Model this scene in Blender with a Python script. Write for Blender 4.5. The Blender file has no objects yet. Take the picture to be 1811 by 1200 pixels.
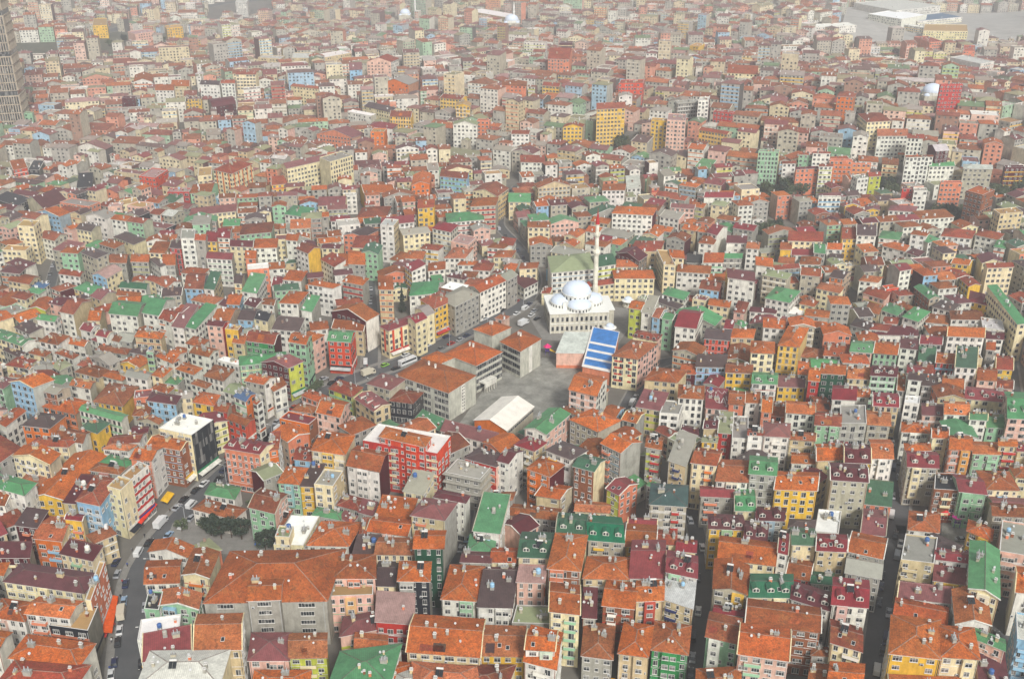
import bpy, bmesh, math, random
from mathutils import Vector, Matrix
R = random.Random(20)

# ------------------------------------------------------------------ camera, sky, sun, exposure
W0, H0, FPX = 1811.0, 1200.0, 1790.0           # photograph size and focal length in its pixels
PITCH = math.radians(24.8)
CAMZ = 200.0
scene = bpy.context.scene
COL = scene.collection
cam_data = bpy.data.cameras.new('camera')
cam = bpy.data.objects.new('camera', cam_data)
COL.objects.link(cam)
cam.location = (0, 0, CAMZ)
cam.rotation_euler = (math.radians(90) - PITCH, 0, 0)
cam_data.sensor_fit = 'HORIZONTAL'
cam_data.sensor_width = 36.0
cam_data.lens = 36.0 * FPX / W0
cam_data.clip_start = 1.0
cam_data.clip_end = 9000.0
scene.camera = cam

SUN_EL, SUN_AZ = math.radians(40), math.radians(160)     # azimuth measured clockwise from +Y
world = bpy.data.worlds.new('World')
scene.world = world
world.use_nodes = True
wn = world.node_tree.nodes
wl = world.node_tree.links
bg = wn['Background']
sky = wn.new('ShaderNodeTexSky')
sky.sky_type = 'NISHITA'
sky.sun_disc = False
sky.sun_elevation = SUN_EL
sky.sun_rotation = SUN_AZ
sky.air_density = 1.0
sky.dust_density = 1.5
sky.ozone_density = 0.6
hs = wn.new('ShaderNodeHueSaturation')
hs.inputs['Saturation'].default_value = 0.25       # an overcast, nearly white sky
wl.new(sky.outputs['Color'], hs.inputs['Color'])
wl.new(hs.outputs['Color'], bg.inputs['Color'])
bg.inputs['Strength'].default_value = 0.06
sun_data = bpy.data.lights.new('sun', 'SUN')
sun_data.energy = 1.5
sun_data.angle = math.radians(11)
sun_data.color = (1.0, 0.985, 0.96)
sun = bpy.data.objects.new('sun', sun_data)
COL.objects.link(sun)
sd = Vector((math.sin(SUN_AZ) * math.cos(SUN_EL), math.cos(SUN_AZ) * math.cos(SUN_EL), math.sin(SUN_EL)))
sun.rotation_euler = (-sd).to_track_quat('-Z', 'Y').to_euler()
sun.location = (0, -50, 400)
scene.view_settings.view_transform = 'Standard'
scene.view_settings.look = 'None'
scene.view_settings.exposure = 1.38
scene.view_settings.gamma = 1.0
scene.view_settings.use_curve_mapping = False
scene.render.engine = 'CYCLES'
scene.cycles.max_bounces = 5
scene.cycles.diffuse_bounces = 3
scene.cycles.glossy_bounces = 2
scene.cycles.transmission_bounces = 2
scene.cycles.volume_bounces = 1
scene.cycles.use_denoising = True

# ------------------------------------------------------------------ terrain and photo pixels to places
def sstep(a, b, x):
    t = max(0.0, min(1.0, (x - a) / (b - a)))
    return t * t * (3 - 2 * t)

def terrain(x, y):
    k = sstep(560, 800, y)
    if k <= 0:
        return 0.0
    z = 7.0 * math.sin(x / 150.0 + 0.6) + 9.0 * math.sin(y / 125.0 + x / 240.0) + 3.5 * math.sin(x / 61.0 - y / 83.0)
    z += 16 * sstep(90, 330, x) * sstep(640, 790, y) * (1 - 0.6 * sstep(900, 1300, y))
    return k * z

CP, SP = math.cos(PITCH), math.sin(PITCH)

def unproject(px, py, h=0.0):
    """the place at height h above the ground seen at photo pixel (px, py)"""
    u, v = (px - W0 / 2) / FPX, (py - H0 / 2) / FPX
    z = h
    for _ in range(4):
        t = (CAMZ - z) / (SP + v * CP)
        x, y = t * u, t * (CP - v * SP)
        z = terrain(x, y) + h
    return x, y, z

def project(x, y, z):
    dz = z - CAMZ
    zc = y * CP - dz * SP
    return W0 / 2 + FPX * x / zc, H0 / 2 + FPX * (-y * SP - dz * CP) / zc, FPX / zc

def lin(c):
    return tuple(((v / 255.0 + 0.055) / 1.055) ** 2.4 if v > 10 else v / 255.0 / 12.92 for v in c)

ROOF = dict(O=(202, 106, 42), o=(158, 88, 46), q=(204, 112, 68), R=(154, 70, 52), C=(130, 38, 44), M=(92, 34, 40),
            B=(78, 60, 58), P=(176, 136, 130), V=(128, 72, 70), G=(78, 140, 90), D=(52, 98, 70), E=(0, 112, 76),
            Z=(62, 84, 82), K=(44, 44, 48), Y=(152, 148, 136), S=(204, 202, 192), W=(236, 233, 224), T=(170, 138, 92),
            U=(138, 146, 110), N=(66, 98, 132), L=(58, 124, 190))
ROOFN = dict(O='orange tile', o='weathered brown-orange tile', q='salmon tile', R='brick red', C='crimson metal', M='maroon metal',
             B='dark brown', P='pale pink metal', V='brownish pink', G='green metal', D='dark green', E='emerald green',
             Z='slate green', K='black', Y='grey concrete', S='silver grey', W='white', T='tan', U='mossy green', N='slate blue', L='blue')
WALL = dict(w=(226, 222, 208), c=(230, 214, 170), g=(164, 160, 148), b=(204, 184, 142), y=(226, 180, 62), p=(222, 178, 158),
            s=(214, 128, 94), r=(182, 50, 42), m=(84, 20, 30), o=(214, 112, 40), n=(148, 188, 150), N=(56, 140, 78), v=(30, 76, 56),
            l=(144, 184, 208), t=(140, 86, 58), k=(34, 36, 44), e=(178, 170, 148), u=(188, 192, 74), x=(210, 72, 40))
WALLN = dict(w='white', c='cream', g='grey', b='beige', y='yellow', p='pink', s='salmon', r='red', m='maroon', o='orange', n='mint',
             N='bright green', v='dark green', l='light blue', t='brown', k='black', e='greige', u='lime', x='red-orange')
METAL = set('CMPVGDEZKSNLB')
ROOF = {k: lin(v) for k, v in ROOF.items()}
WALL = {k: lin(v) for k, v in WALL.items()}

def jit(c, a=0.08, r=R):
    k = 1 + r.uniform(-a, a)
    return tuple(max(0.0, min(0.9, v * k * (1 + r.uniform(-a, a) * 0.35))) for v in c)

def mixc(a, b, t):
    return tuple(x * (1 - t) + y * t for x, y in zip(a, b))

# ------------------------------------------------------------------ materials
def new_mat(name):
    m = bpy.data.materials.new(name)
    m.use_nodes = True
    nt = m.node_tree
    return m, nt.nodes, nt.links, nt.nodes['Principled BSDF']

def mk(nodes, t, **kw):
    n = nodes.new(t)
    for k, v in kw.items():
        if k in n.inputs:
            n.inputs[k].default_value = v
        else:
            setattr(n, k, v)
    return n

def mulcol(nodes, links, a, fac_socket, lo, hi, tint=(1, 1, 1)):
    """multiply colour a by a grey between lo and hi driven by fac_socket"""
    mr = mk(nodes, 'ShaderNodeMapRange')
    mr.inputs['To Min'].default_value = lo
    mr.inputs['To Max'].default_value = hi
    links.new(fac_socket, mr.inputs['Value'])
    vm = nodes.new('ShaderNodeVectorMath')
    vm.operation = 'SCALE'
    links.new(a, vm.inputs[0])
    links.new(mr.outputs['Result'], vm.inputs['Scale'])
    return vm.outputs['Vector']

def base_socket(nodes, kind):
    if kind == 'attr':
        n = nodes.new('ShaderNodeAttribute')
        n.attribute_name = 'Col'
        return n.outputs['Color']
    n = nodes.new('ShaderNodeObjectInfo')
    return n.outputs['Color']

def pos_node(nodes):
    return nodes.new('ShaderNodeNewGeometry').outputs['Position']

def noise(nodes, links, vec, scale, detail=3.0, rough=0.6, sx=None):
    if sx:
        mp = nodes.new('ShaderNodeMapping')
        mp.inputs['Scale'].default_value = sx
        links.new(vec, mp.inputs['Vector'])
        vec = mp.outputs['Vector']
    n = mk(nodes, 'ShaderNodeTexNoise', Scale=scale, Detail=detail, Roughness=rough)
    links.new(vec, n.inputs['Vector'])
    return n.outputs['Fac']

def ramp(nodes, links, sock, a, b):
    mr = mk(nodes, 'ShaderNodeMapRange')
    mr.inputs['From Min'].default_value = a
    mr.inputs['From Max'].default_value = b
    links.new(sock, mr.inputs['Value'])
    return mr.outputs['Result']

def mat_wall(name, kind='attr'):
    m, N, L, b = new_mat(name)
    c = base_socket(N, kind)
    p = pos_node(N)
    c = mulcol(N, L, c, ramp(N, L, noise(N, L, p, 0.25, 5, 0.7), 0.25, 0.75), 0.66, 1.12)
    c = mulcol(N, L, c, ramp(N, L, noise(N, L, p, 0.8, 4, 0.65, (1.0, 1.0, 0.3)), 0.32, 0.58), 0.74, 1.03)   # rain streaks
    c = mulcol(N, L, c, noise(N, L, p, 5.0, 2, 0.5), 0.88, 1.1)
    L.new(c, b.inputs['Base Color'])
    b.inputs['Roughness'].default_value = 0.9
    b.inputs['Specular IOR Level'].default_value = 0.2
    return m

def mat_tile(name):
    m, N, L, b = new_mat(name)
    c = base_socket(N, 'attr')
    uv = N.new('ShaderNodeUVMap')
    p = pos_node(N)
    big = noise(N, L, p, 0.16, 5, 0.7)
    c = mulcol(N, L, c, ramp(N, L, big, 0.3, 0.7), 0.6, 1.25)
    lic = N.new('ShaderNodeMix')                           # lichen and sun-bleached patches
    lic.data_type = 'RGBA'
    lm = mk(N, 'ShaderNodeMapRange')
    lm.inputs['From Min'].default_value = 0.5
    lm.inputs['From Max'].default_value = 0.72
    lm.inputs['To Max'].default_value = 0.4
    L.new(noise(N, L, p, 0.33, 5, 0.7), lm.inputs['Value'])
    L.new(lm.outputs['Result'], lic.inputs['Factor'])
    L.new(c, lic.inputs[6])
    lic.inputs[7].default_value = (0.44, 0.22, 0.07, 1)
    c = lic.outputs[2]
    spots = ramp(N, L, noise(N, L, p, 1.2, 6, 0.85), 0.47, 0.62)
    mx = N.new('ShaderNodeMix')
    mx.data_type = 'RGBA'
    mr = mk(N, 'ShaderNodeMapRange')
    mr.inputs['To Max'].default_value = 0.7
    L.new(spots, mr.inputs['Value'])
    L.new(mr.outputs['Result'], mx.inputs['Factor'])
    L.new(c, mx.inputs[6])
    mx.inputs[7].default_value = (0.075, 0.035, 0.02, 1)
    c = mx.outputs[2]
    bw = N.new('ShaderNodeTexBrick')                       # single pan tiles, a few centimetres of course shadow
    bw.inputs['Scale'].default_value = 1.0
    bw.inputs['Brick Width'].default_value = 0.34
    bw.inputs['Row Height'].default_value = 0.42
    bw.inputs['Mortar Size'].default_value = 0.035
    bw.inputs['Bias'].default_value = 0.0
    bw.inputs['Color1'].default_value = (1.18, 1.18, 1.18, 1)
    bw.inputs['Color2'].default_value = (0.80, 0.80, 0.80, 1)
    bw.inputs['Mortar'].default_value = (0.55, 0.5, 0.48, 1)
    L.new(uv.outputs['UV'], bw.inputs['Vector'])
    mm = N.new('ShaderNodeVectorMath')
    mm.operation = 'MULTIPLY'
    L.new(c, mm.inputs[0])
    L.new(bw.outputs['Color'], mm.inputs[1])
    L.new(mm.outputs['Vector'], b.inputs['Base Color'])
    bp = mk(N, 'ShaderNodeBump', Strength=0.5, Distance=0.05)
    L.new(bw.outputs['Fac'], bp.inputs['Height'])
    bp.invert = True
    L.new(bp.outputs['Normal'], b.inputs['Normal'])
    b.inputs['Roughness'].default_value = 0.85
    b.inputs['Specular IOR Level'].default_value = 0.25
    return m

def mat_metal(name):
    m, N, L, b = new_mat(name)
    c = base_socket(N, 'attr')
    uv = N.new('ShaderNodeUVMap')
    p = pos_node(N)
    c = mulcol(N, L, c, ramp(N, L, noise(N, L, p, 0.3, 6, 0.75), 0.28, 0.72), 0.62, 1.22)
    c = mulcol(N, L, c, ramp(N, L, noise(N, L, p, 1.6, 4, 0.75), 0.3, 0.7), 0.78, 1.12)
    wv = N.new('ShaderNodeTexWave')
    wv.wave_type = 'BANDS'
    wv.bands_direction = 'X'
    wv.inputs['Scale'].default_value = 0.62
    wv.inputs['Distortion'].default_value = 0.0
    L.new(uv.outputs['UV'], wv.inputs['Vector'])
    seam = ramp(N, L, wv.outputs['Fac'], 0.82, 0.97)
    c = mulcol(N, L, c, seam, 1.0, 0.78)
    L.new(c, b.inputs['Base Color'])
    bp = mk(N, 'ShaderNodeBump', Strength=0.5, Distance=0.04)
    L.new(seam, bp.inputs['Height'])
    L.new(bp.outputs['Normal'], b.inputs['Normal'])
    b.inputs['Roughness'].default_value = 0.55
    b.inputs['Specular IOR Level'].default_value = 0.35
    return m

def mat_flat(name, kind='attr', rough=0.9, lo=0.65, hi=1.2):
    m, N, L, b = new_mat(name)
    c = base_socket(N, kind)
    p = pos_node(N)
    c = mulcol(N, L, c, noise(N, L, p, 0.35, 5, 0.7), lo, hi)
    c = mulcol(N, L, c, noise(N, L, p, 2.6, 3, 0.6), 0.85, 1.1)
    L.new(c, b.inputs['Base Color'])
    b.inputs['Roughness'].default_value = rough
    b.inputs['Specular IOR Level'].default_value = 0.25
    return m

def mat_plain(name, col=None, rough=0.6, spec=0.4, kind='object'):
    m, N, L, b = new_mat(name)
    p = pos_node(N)
    if col is None:
        c = base_socket(N, kind)
    else:
        rgb = N.new('ShaderNodeRGB')
        rgb.outputs[0].default_value = (*col, 1)
        c = rgb.outputs[0]
    c = mulcol(N, L, c, noise(N, L, p, 1.5, 3, 0.6), 0.86, 1.1)
    L.new(c, b.inputs['Base Color'])
    b.inputs['Roughness'].default_value = rough
    b.inputs['Specular IOR Level'].default_value = spec
    return m

def mat_glass(name):
    """dark panes, some of them with pale curtains, told apart by where they stand"""
    m, N, L, b = new_mat(name)
    p = pos_node(N)
    oi = N.new('ShaderNodeObjectInfo')
    wn_ = mk(N, 'ShaderNodeTexWhiteNoise')
    wn_.noise_dimensions = '3D'
    sn = N.new('ShaderNodeVectorMath')
    sn.operation = 'SNAP'
    sn.inputs[1].default_value = (1.1, 1.1, 2.9)
    L.new(p, sn.inputs[0])
    L.new(sn.outputs['Vector'], wn_.inputs['Vector'])
    f = ramp(N, L, wn_.outputs['Value'], 0.55, 1.0)
    mx = N.new('ShaderNodeMix')
    mx.data_type = 'RGBA'
    L.new(f, mx.inputs['Factor'])
    mx.inputs[6].default_value = (0.022, 0.026, 0.03, 1)
    mx.inputs[7].default_value = (0.24, 0.23, 0.21, 1)
    L.new(mx.outputs[2], b.inputs['Base Color'])
    b.inputs['Roughness'].default_value = 0.12
    b.inputs['Specular IOR Level'].default_value = 0.5
    return m

def mat_leaf(name, c1, c2):
    m, N, L, b = new_mat(name)
    oi = N.new('ShaderNodeObjectInfo')
    p = pos_node(N)
    n = noise(N, L, p, 0.9, 3, 0.7)
    mx = N.new('ShaderNodeMix')
    mx.data_type = 'RGBA'
    L.new(ramp(N, L, n, 0.35, 0.65), mx.inputs['Factor'])
    mx.inputs[6].default_value = (*c1, 1)
    mx.inputs[7].default_value = (*c2, 1)
    L.new(mx.outputs[2], b.inputs['Base Color'])
    b.inputs['Roughness'].default_value = 0.7
    return m

M_WALL = mat_wall('plaster')
M_TILE = mat_tile('roof_tiles')
M_METAL = mat_metal('roof_sheet')
M_FLAT = mat_flat('flat_roof')
M_GLASS = mat_glass('window_glass')
M_TRIM = mat_plain('trim_paint', (0.62, 0.60, 0.55), 0.55)
M_PAINT = mat_plain('object_paint', None, 0.6)
M_CAR = mat_plain('car_paint', None, 0.28, 0.5)
M_RUBBER = mat_plain('rubber', (0.02, 0.02, 0.022), 0.8)
M_CARGLASS = mat_plain('car_glass', (0.015, 0.018, 0.02), 0.08, 0.6)
M_MASON = mat_wall('masonry', 'object')
M_STEEL = mat_plain('galvanised', (0.42, 0.43, 0.43), 0.4)
M_CONC = mat_plain('concrete', (0.30, 0.29, 0.26), 0.9, 0.2)
M_BARK = mat_plain('bark', (0.07, 0.05, 0.035), 0.9, 0.2)
M_LEAF_DARK = mat_leaf('leaf_evergreen', (0.008, 0.018, 0.010), (0.035, 0.055, 0.028))
M_LEAF = mat_leaf('leaf_scrub', (0.03, 0.048, 0.02), (0.10, 0.125, 0.05))
M_DOME = mat_flat('lead_dome', 'attr', 0.5, 0.9, 1.06)
SLOTS = [M_WALL, M_TILE, M_METAL, M_FLAT, M_GLASS, M_TRIM]
WALLI, TILEI, METALI, FLATI, GLASSI, TRIMI = range(6)

# ------------------------------------------------------------------ mesh builder
class MB:
    def __init__(s):
        s.v, s.f, s.c, s.m, s.uv = [], [], [], [], []

    def face(s, pts, col=(0.5, 0.5, 0.5), mat=0, uv=None):
        i = len(s.v)
        s.v.extend(pts)
        s.f.append(tuple(range(i, i + len(pts))))
        s.c.append(col)
        s.m.append(mat)
        s.uv.append(uv)

    def box(s, o, ax, ay, az, col=(0.5, 0.5, 0.5), mat=0, bottom=False):
        """o: corner; ax, ay, az: edge vectors (right handed)"""
        o, ax, ay, az = Vector(o), Vector(ax), Vector(ay), Vector(az)
        if ax.cross(ay).dot(az) < 0:
            ax, ay = ay, ax
        p = [o, o + ax, o + ax + ay, o + ay]
        q = [a + az for a in p]
        P = [tuple(a) for a in p]
        Q = [tuple(a) for a in q]
        for i in range(4):
            j = (i + 1) % 4
            s.face([P[i], P[j], Q[j], Q[i]], col, mat)
        s.face(Q, col, mat)
        if bottom:
            s.face(P[::-1], col, mat)

    def cbox(s, cx, cy, cz, sx, sy, sz, col=(0.5, 0.5, 0.5), mat=0, rz=0.0, bottom=False):
        c, n = math.cos(rz), math.sin(rz)
        ax = Vector((c * sx, n * sx, 0))
        ay = Vector((-n * sy, c * sy, 0))
        s.box(Vector((cx, cy, cz)) - ax / 2 - ay / 2, ax, ay, (0, 0, sz), col, mat, bottom)

    def mesh(s, name, mats):
        me = bpy.data.meshes.new(name)
        nl = len(s.v)
        me.vertices.add(nl)
        me.vertices.foreach_set('co', [k for p in s.v for k in p])
        me.loops.add(nl)
        me.loops.foreach_set('vertex_index', list(range(nl)))
        me.polygons.add(len(s.f))
        me.polygons.foreach_set('loop_start', [f[0] for f in s.f])
        me.polygons.foreach_set('loop_total', [len(f) for f in s.f])
        me.polygons.foreach_set('material_index', s.m)
        ca = me.color_attributes.new('Col', 'FLOAT_COLOR', 'CORNER')
        cc = []
        for f, c in zip(s.f, s.c):
            cc.extend((c[0], c[1], c[2], 1.0) * len(f))
        ca.data.foreach_set('color', cc)
        ul = me.uv_layers.new(name='UVMap')
        uu = []
        for f, u in zip(s.f, s.uv):
            if u is None:
                uu.extend((0.0, 0.0) * len(f))
            else:
                for a in u:
                    uu.extend(a)
        ul.data.foreach_set('uv', uu)
        for m in mats:
            me.materials.append(m)
        me.update(calc_edges=True)
        me.validate()
        return me

    def obj(s, name, mats, parent=None):
        return link(name, s.mesh(name, mats), parent)

def link(name, me, parent=None, color=None):
    o = bpy.data.objects.new(name, me)
    COL.objects.link(o)
    if parent is not None:
        o.parent = parent
    if color is not None:
        o.color = (*color, 1)
    return o

def empty(name, loc, label, cat, group=None):
    o = bpy.data.objects.new(name, None)
    o.empty_display_size = 2
    COL.objects.link(o)
    o.location = loc
    o['label'] = label
    o['category'] = cat
    if group:
        o['group'] = group
    return o

def tag(o, label, cat, group=None):
    o['label'] = label
    o['category'] = cat
    if group:
        o['group'] = group
    return o

# ------------------------------------------------------------------ ground, roads, pavements
GX0, GX1, GY0, GY1 = -1000, 1000, 120, 2200
OCCS = 1.0
OW, OH = int((GX1 - GX0) / OCCS), int((GY1 - GY0) / OCCS)
occ = bytearray(OW * OH)            # 1 building, 2 road or open ground

def raster(poly, val):
    """mark a convex or concave polygon of (x, y) on the occupancy grid"""
    ys = [p[1] for p in poly]
    y0, y1 = int((min(ys) - GY0) / OCCS), int((max(ys) - GY0) / OCCS) + 1
    for iy in range(max(0, y0), min(OH, y1)):
        y = GY0 + (iy + 0.5) * OCCS
        xs = []
        for (ax, ay), (bx, by) in zip(poly, poly[1:] + poly[:1]):
            if (ay > y) != (by > y):
                xs.append(ax + (y - ay) / (by - ay) * (bx - ax))
        xs.sort()
        for a, b in zip(xs[::2], xs[1::2]):
            i0, i1 = max(0, int((a - GX0) / OCCS + 0.5)), min(OW, int((b - GX0) / OCCS + 0.5))
            for ix in range(i0, i1):
                occ[iy * OW + ix] |= val

def occupied(poly, limit=0.06, mask=3):
    """share of a quad already taken, sampled"""
    (ax, ay), (bx, by), (cx, cy), (dx, dy) = poly
    n = k = 0
    for i in range(7):
        for j in range(7):
            u, v = (i + 0.5) / 7, (j + 0.5) / 7
            x = (ax * (1 - u) + bx * u) * (1 - v) + (dx * (1 - u) + cx * u) * v
            y = (ay * (1 - u) + by * u) * (1 - v) + (dy * (1 - u) + cy * u) * v
            ix, iy = int((x - GX0) / OCCS), int((y - GY0) / OCCS)
            n += 1
            if not (0 <= ix < OW and 0 <= iy < OH) or occ[iy * OW + ix] & mask:
                k += 1
    return k / n

def ground_mat(name, c1, c2, scale, rough=0.9):
    m, N, L, b = new_mat(name)
    p = pos_node(N)
    mx = N.new('ShaderNodeMix')
    mx.data_type = 'RGBA'
    L.new(ramp(N, L, noise(N, L, p, scale, 6, 0.7), 0.3, 0.7), mx.inputs['Factor'])
    mx.inputs[6].default_value = (*c1, 1)
    mx.inputs[7].default_value = (*c2, 1)
    c = mulcol(N, L, mx.outputs[2], noise(N, L, p, 3.0, 3, 0.6), 0.8, 1.15)
    L.new(c, b.inputs['Base Color'])
    b.inputs['Roughness'].default_value = rough
    return m

M_GROUND = ground_mat('town_ground', (0.10, 0.09, 0.075), (0.17, 0.155, 0.13), 0.06)
M_ASPHALT = ground_mat('asphalt', (0.065, 0.068, 0.070), (0.10, 0.10, 0.10), 0.15, 0.75)
M_PAVE = ground_mat('paving', (0.17, 0.16, 0.14), (0.25, 0.235, 0.21), 0.4)
M_YARD = ground_mat('yard_concrete', (0.13, 0.125, 0.105), (0.33, 0.32, 0.275), 0.2)
M_PALE = ground_mat('pale_ground', (0.26, 0.25, 0.22), (0.42, 0.40, 0.36), 0.05)
M_SCRUB = ground_mat('scrub_ground', (0.05, 0.055, 0.032), (0.12, 0.11, 0.075), 0.08)

def build_ground():
    xs = [-6000, -3000, -1800] + list(range(-1200, 1201, 20)) + [1800, 3000, 6000]
    ys = [-600, -200, 0] + list(range(120, 2401, 20)) + [3000, 5000, 8000]
    v = [(x, y, terrain(x, y)) for y in ys for x in xs]
    nx = len(xs)
    f = [(j * nx + i, j * nx + i + 1, (j + 1) * nx + i + 1, (j + 1) * nx + i) for j in range(len(ys) - 1) for i in range(nx - 1)]
    me = bpy.data.meshes.new('ground')
    me.from_pydata(v, [], f)
    me.materials.append(M_GROUND)
    o = link('ground', me)
    o['kind'] = 'structure'
build_ground()

def gz(x, y, d):
    return (x, y, terrain(x, y) + d + 0.35 * sstep(560, 640, y))

def offset_line(pts, d):
    out = []
    for i, p in enumerate(pts):
        a = pts[max(0, i - 1)]
        b = pts[min(len(pts) - 1, i + 1)]
        t = (Vector(b) - Vector(a)).normalized()
        out.append((p[0] - t.y * d, p[1] + t.x * d))
    return out

def dense(pts, step=6.0):
    out = []
    for a, b in zip(pts, pts[1:]):
        a, b = Vector(a), Vector(b)
        n = max(1, int((b - a).length / step))
        for i in range(n):
            out.append(tuple(a.lerp(b, i / n)))
    out.append(tuple(pts[-1]))
    # soften the corners
    for _ in range(3):
        out = [out[0]] + [tuple((Vector(out[i - 1]) + Vector(out[i]) * 2 + Vector(out[i + 1])) / 4) for i in range(1, len(out) - 1)] + [out[-1]]
    return out

def strip(name, pts, d0, d1, z, mat, zkerb=None):
    l, r = offset_line(pts, d1), offset_line(pts, d0)
    mb = MB()
    for i in range(len(pts) - 1):
        q = [r[i], r[i + 1], l[i + 1], l[i]]
        mb.face([gz(*p, z) for p in q])
        if zkerb is not None:
            mb.face([gz(*r[i], zkerb), gz(*r[i + 1], zkerb), gz(*r[i + 1], z), gz(*r[i], z)])
            mb.face([gz(*l[i + 1], zkerb), gz(*l[i], zkerb), gz(*l[i], z), gz(*l[i + 1], z)])
        raster([r[i], r[i + 1], l[i + 1], l[i]], 2)
    o = mb.obj(name, [mat])
    o['kind'] = 'structure'
    return o

def photo_line(pts):
    return dense([unproject(x, y)[:2] for x, y in pts])

ROADS = {}
def road(name, pts, half, pave):
    c = photo_line(pts)
    ROADS[name] = c
    strip('road', c, -half, half, 0.012, M_ASPHALT)
    if pave:
        strip('pavement', c, half, half + pave, 0.14, M_PAVE, 0.0)
        strip('pavement', c, -half - pave, -half, 0.142, M_PAVE, 0.0)
    return c

MAIN = road('main', [(224, 1300), (228, 1180), (236, 1080), (246, 1005), (286, 950), (345, 888), (396, 838), (440, 800), (490, 762),
                     (545, 712), (612, 672), (685, 650), (765, 616), (832, 584), (900, 552), (935, 528)], 4.2, 2.3)
road('north', [(935, 528), (950, 500), (940, 470), (912, 430), (880, 400), (890, 360), (915, 330)], 3.0, 1.0)
road('cross', [(655, 652), (657, 600), (656, 540), (650, 490), (676, 455), (684, 430)], 3.2, 1.4)
road('south', [(1225, 1300), (1232, 1180), (1240, 1080), (1247, 1000), (1238, 960), (1222, 905), (1208, 862)], 2.7, 0.8)
road('east', [(1530, 1300), (1545, 1180), (1560, 1060), (1573, 985), (1586, 935), (1592, 880), (1590, 800), (1584, 720), (1582, 690)], 3.2, 1.1)
road('side', [(1586, 935), (1640, 945), (1700, 948), (1740, 940)], 2.4, 0.0)
road('edge', [(1785, 1300), (1778, 1180), (1770, 1080), (1762, 1010), (1758, 965)], 2.6, 0.6)
road('lane', [(758, 1110), (770, 1060), (798, 1005), (815, 960), (828, 905), (832, 870)], 2.3, 0.6)
road('alley', [(760, 1180), (705, 1150), (720, 1125)], 2.2, 0.0)
road('far_east', [(1800, 760), (1792, 690), (1782, 620), (1772, 560), (1765, 510)], 3.0, 1.0)
road('school', [(1095, 745), (1112, 715), (1130, 680), (1150, 645), (1195, 632), (1240, 632)], 3.2, 0.8)
road('court', [(880, 890), (905, 872), (925, 852), (936, 842)], 2.4, 0.6)
road('front', [(985, 1260), (1070, 1225), (1160, 1235)], 4.0, 0.0)
road('west', [(480, 765), (470, 800), (455, 850)], 2.5, 0.6)
road('farm', [(75, 560), (90, 500), (105, 450), (110, 420)], 2.6, 0.6)
road('top', [(120, 70), (260, 30), (400, 15), (520, 2)], 7.0, 2.0)
road('top_right', [(1520, 60), (1640, 75), (1811, 60)], 9.0, 2.0)

def area(name, photo, z, mat, val=2):
    poly = [unproject(x, y)[:2] for x, y in photo]
    mb = MB()
    if max(p[1] for p in poly) < 560:
        mb.face([gz(*p, z) for p in poly])
    else:                                   # follow the slope in small cells
        n = 12
        Q = lambda i, j: tuple((Vector(poly[0]) * (1 - i / n) + Vector(poly[1]) * (i / n)) * (1 - j / n) + (Vector(poly[3]) * (1 - i / n) + Vector(poly[2]) * (i / n)) * (j / n))
        for i in range(n):
            for j in range(n):
                mb.face([gz(*p, z) for p in (Q(i, j), Q(i + 1, j), Q(i + 1, j + 1), Q(i, j + 1))])
    o = mb.obj(name, [mat])
    o['kind'] = 'structure'
    raster(poly, val)
    return poly

area('school_yard', [(800, 765), (850, 800), (905, 770), (1000, 720), (1030, 668), (1010, 640), (960, 632), (900, 650), (855, 690)], 0.03, M_YARD)
area('park_paving', [(305, 925), (350, 905), (455, 930), (520, 965), (500, 985), (330, 975), (295, 955)], 0.03, M_PAVE)
area('mosque_court', [(935, 560), (960, 600), (1090, 612), (1120, 570), (1110, 545), (1060, 540), (950, 535)], 0.028, M_PAVE)
area('square', [(590, 690), (640, 690), (690, 700), (720, 668), (760, 640), (700, 635), (640, 650)], 0.02, M_ASPHALT)
area('open_yard', [(1660, 985), (1710, 985), (1712, 925), (1668, 915)], 0.03, M_YARD)
for poly in ([(1335, 362), (1450, 372), (1440, 335), (1345, 328)], [(1600, 400), (1700, 420), (1765, 378), (1660, 352)],
             [(1325, 430), (1400, 434), (1395, 402), (1330, 400)], [(1715, 365), (1830, 372), (1830, 325), (1730, 325)],
             [(1535, 362), (1605, 364), (1605, 318), (1545, 318)], [(1080, 275), (1120, 278), (1112, 240), (1078, 242)],
             [(150, 100), (340, 84), (330, 58), (190, 56)], [(-30, 104), (100, 104), (100, 76), (-30, 78)]):
    area('scrub_slope', poly, 0.03, M_SCRUB)

def reserve(photo):
    raster([unproject(x, y)[:2] for x, y in photo], 2)
reserve([(690, 672), (760, 648), (900, 585), (930, 552), (985, 600), (1000, 640), (1010, 660), (900, 700), (860, 760), (790, 750), (760, 700)])
reserve([(932, 555), (960, 602), (1000, 640), (1095, 612), (1120, 570), (1110, 540)])
reserve([(1030, 700), (1000, 640), (1090, 600), (1130, 640), (1120, 690)])

area('open_ground', [(1480, 82), (1830, 80), (1830, 18), (1500, 14)], 0.2, M_PALE)
reserve([(360, 48), (480, 40), (480, 8), (380, 6)])

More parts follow.
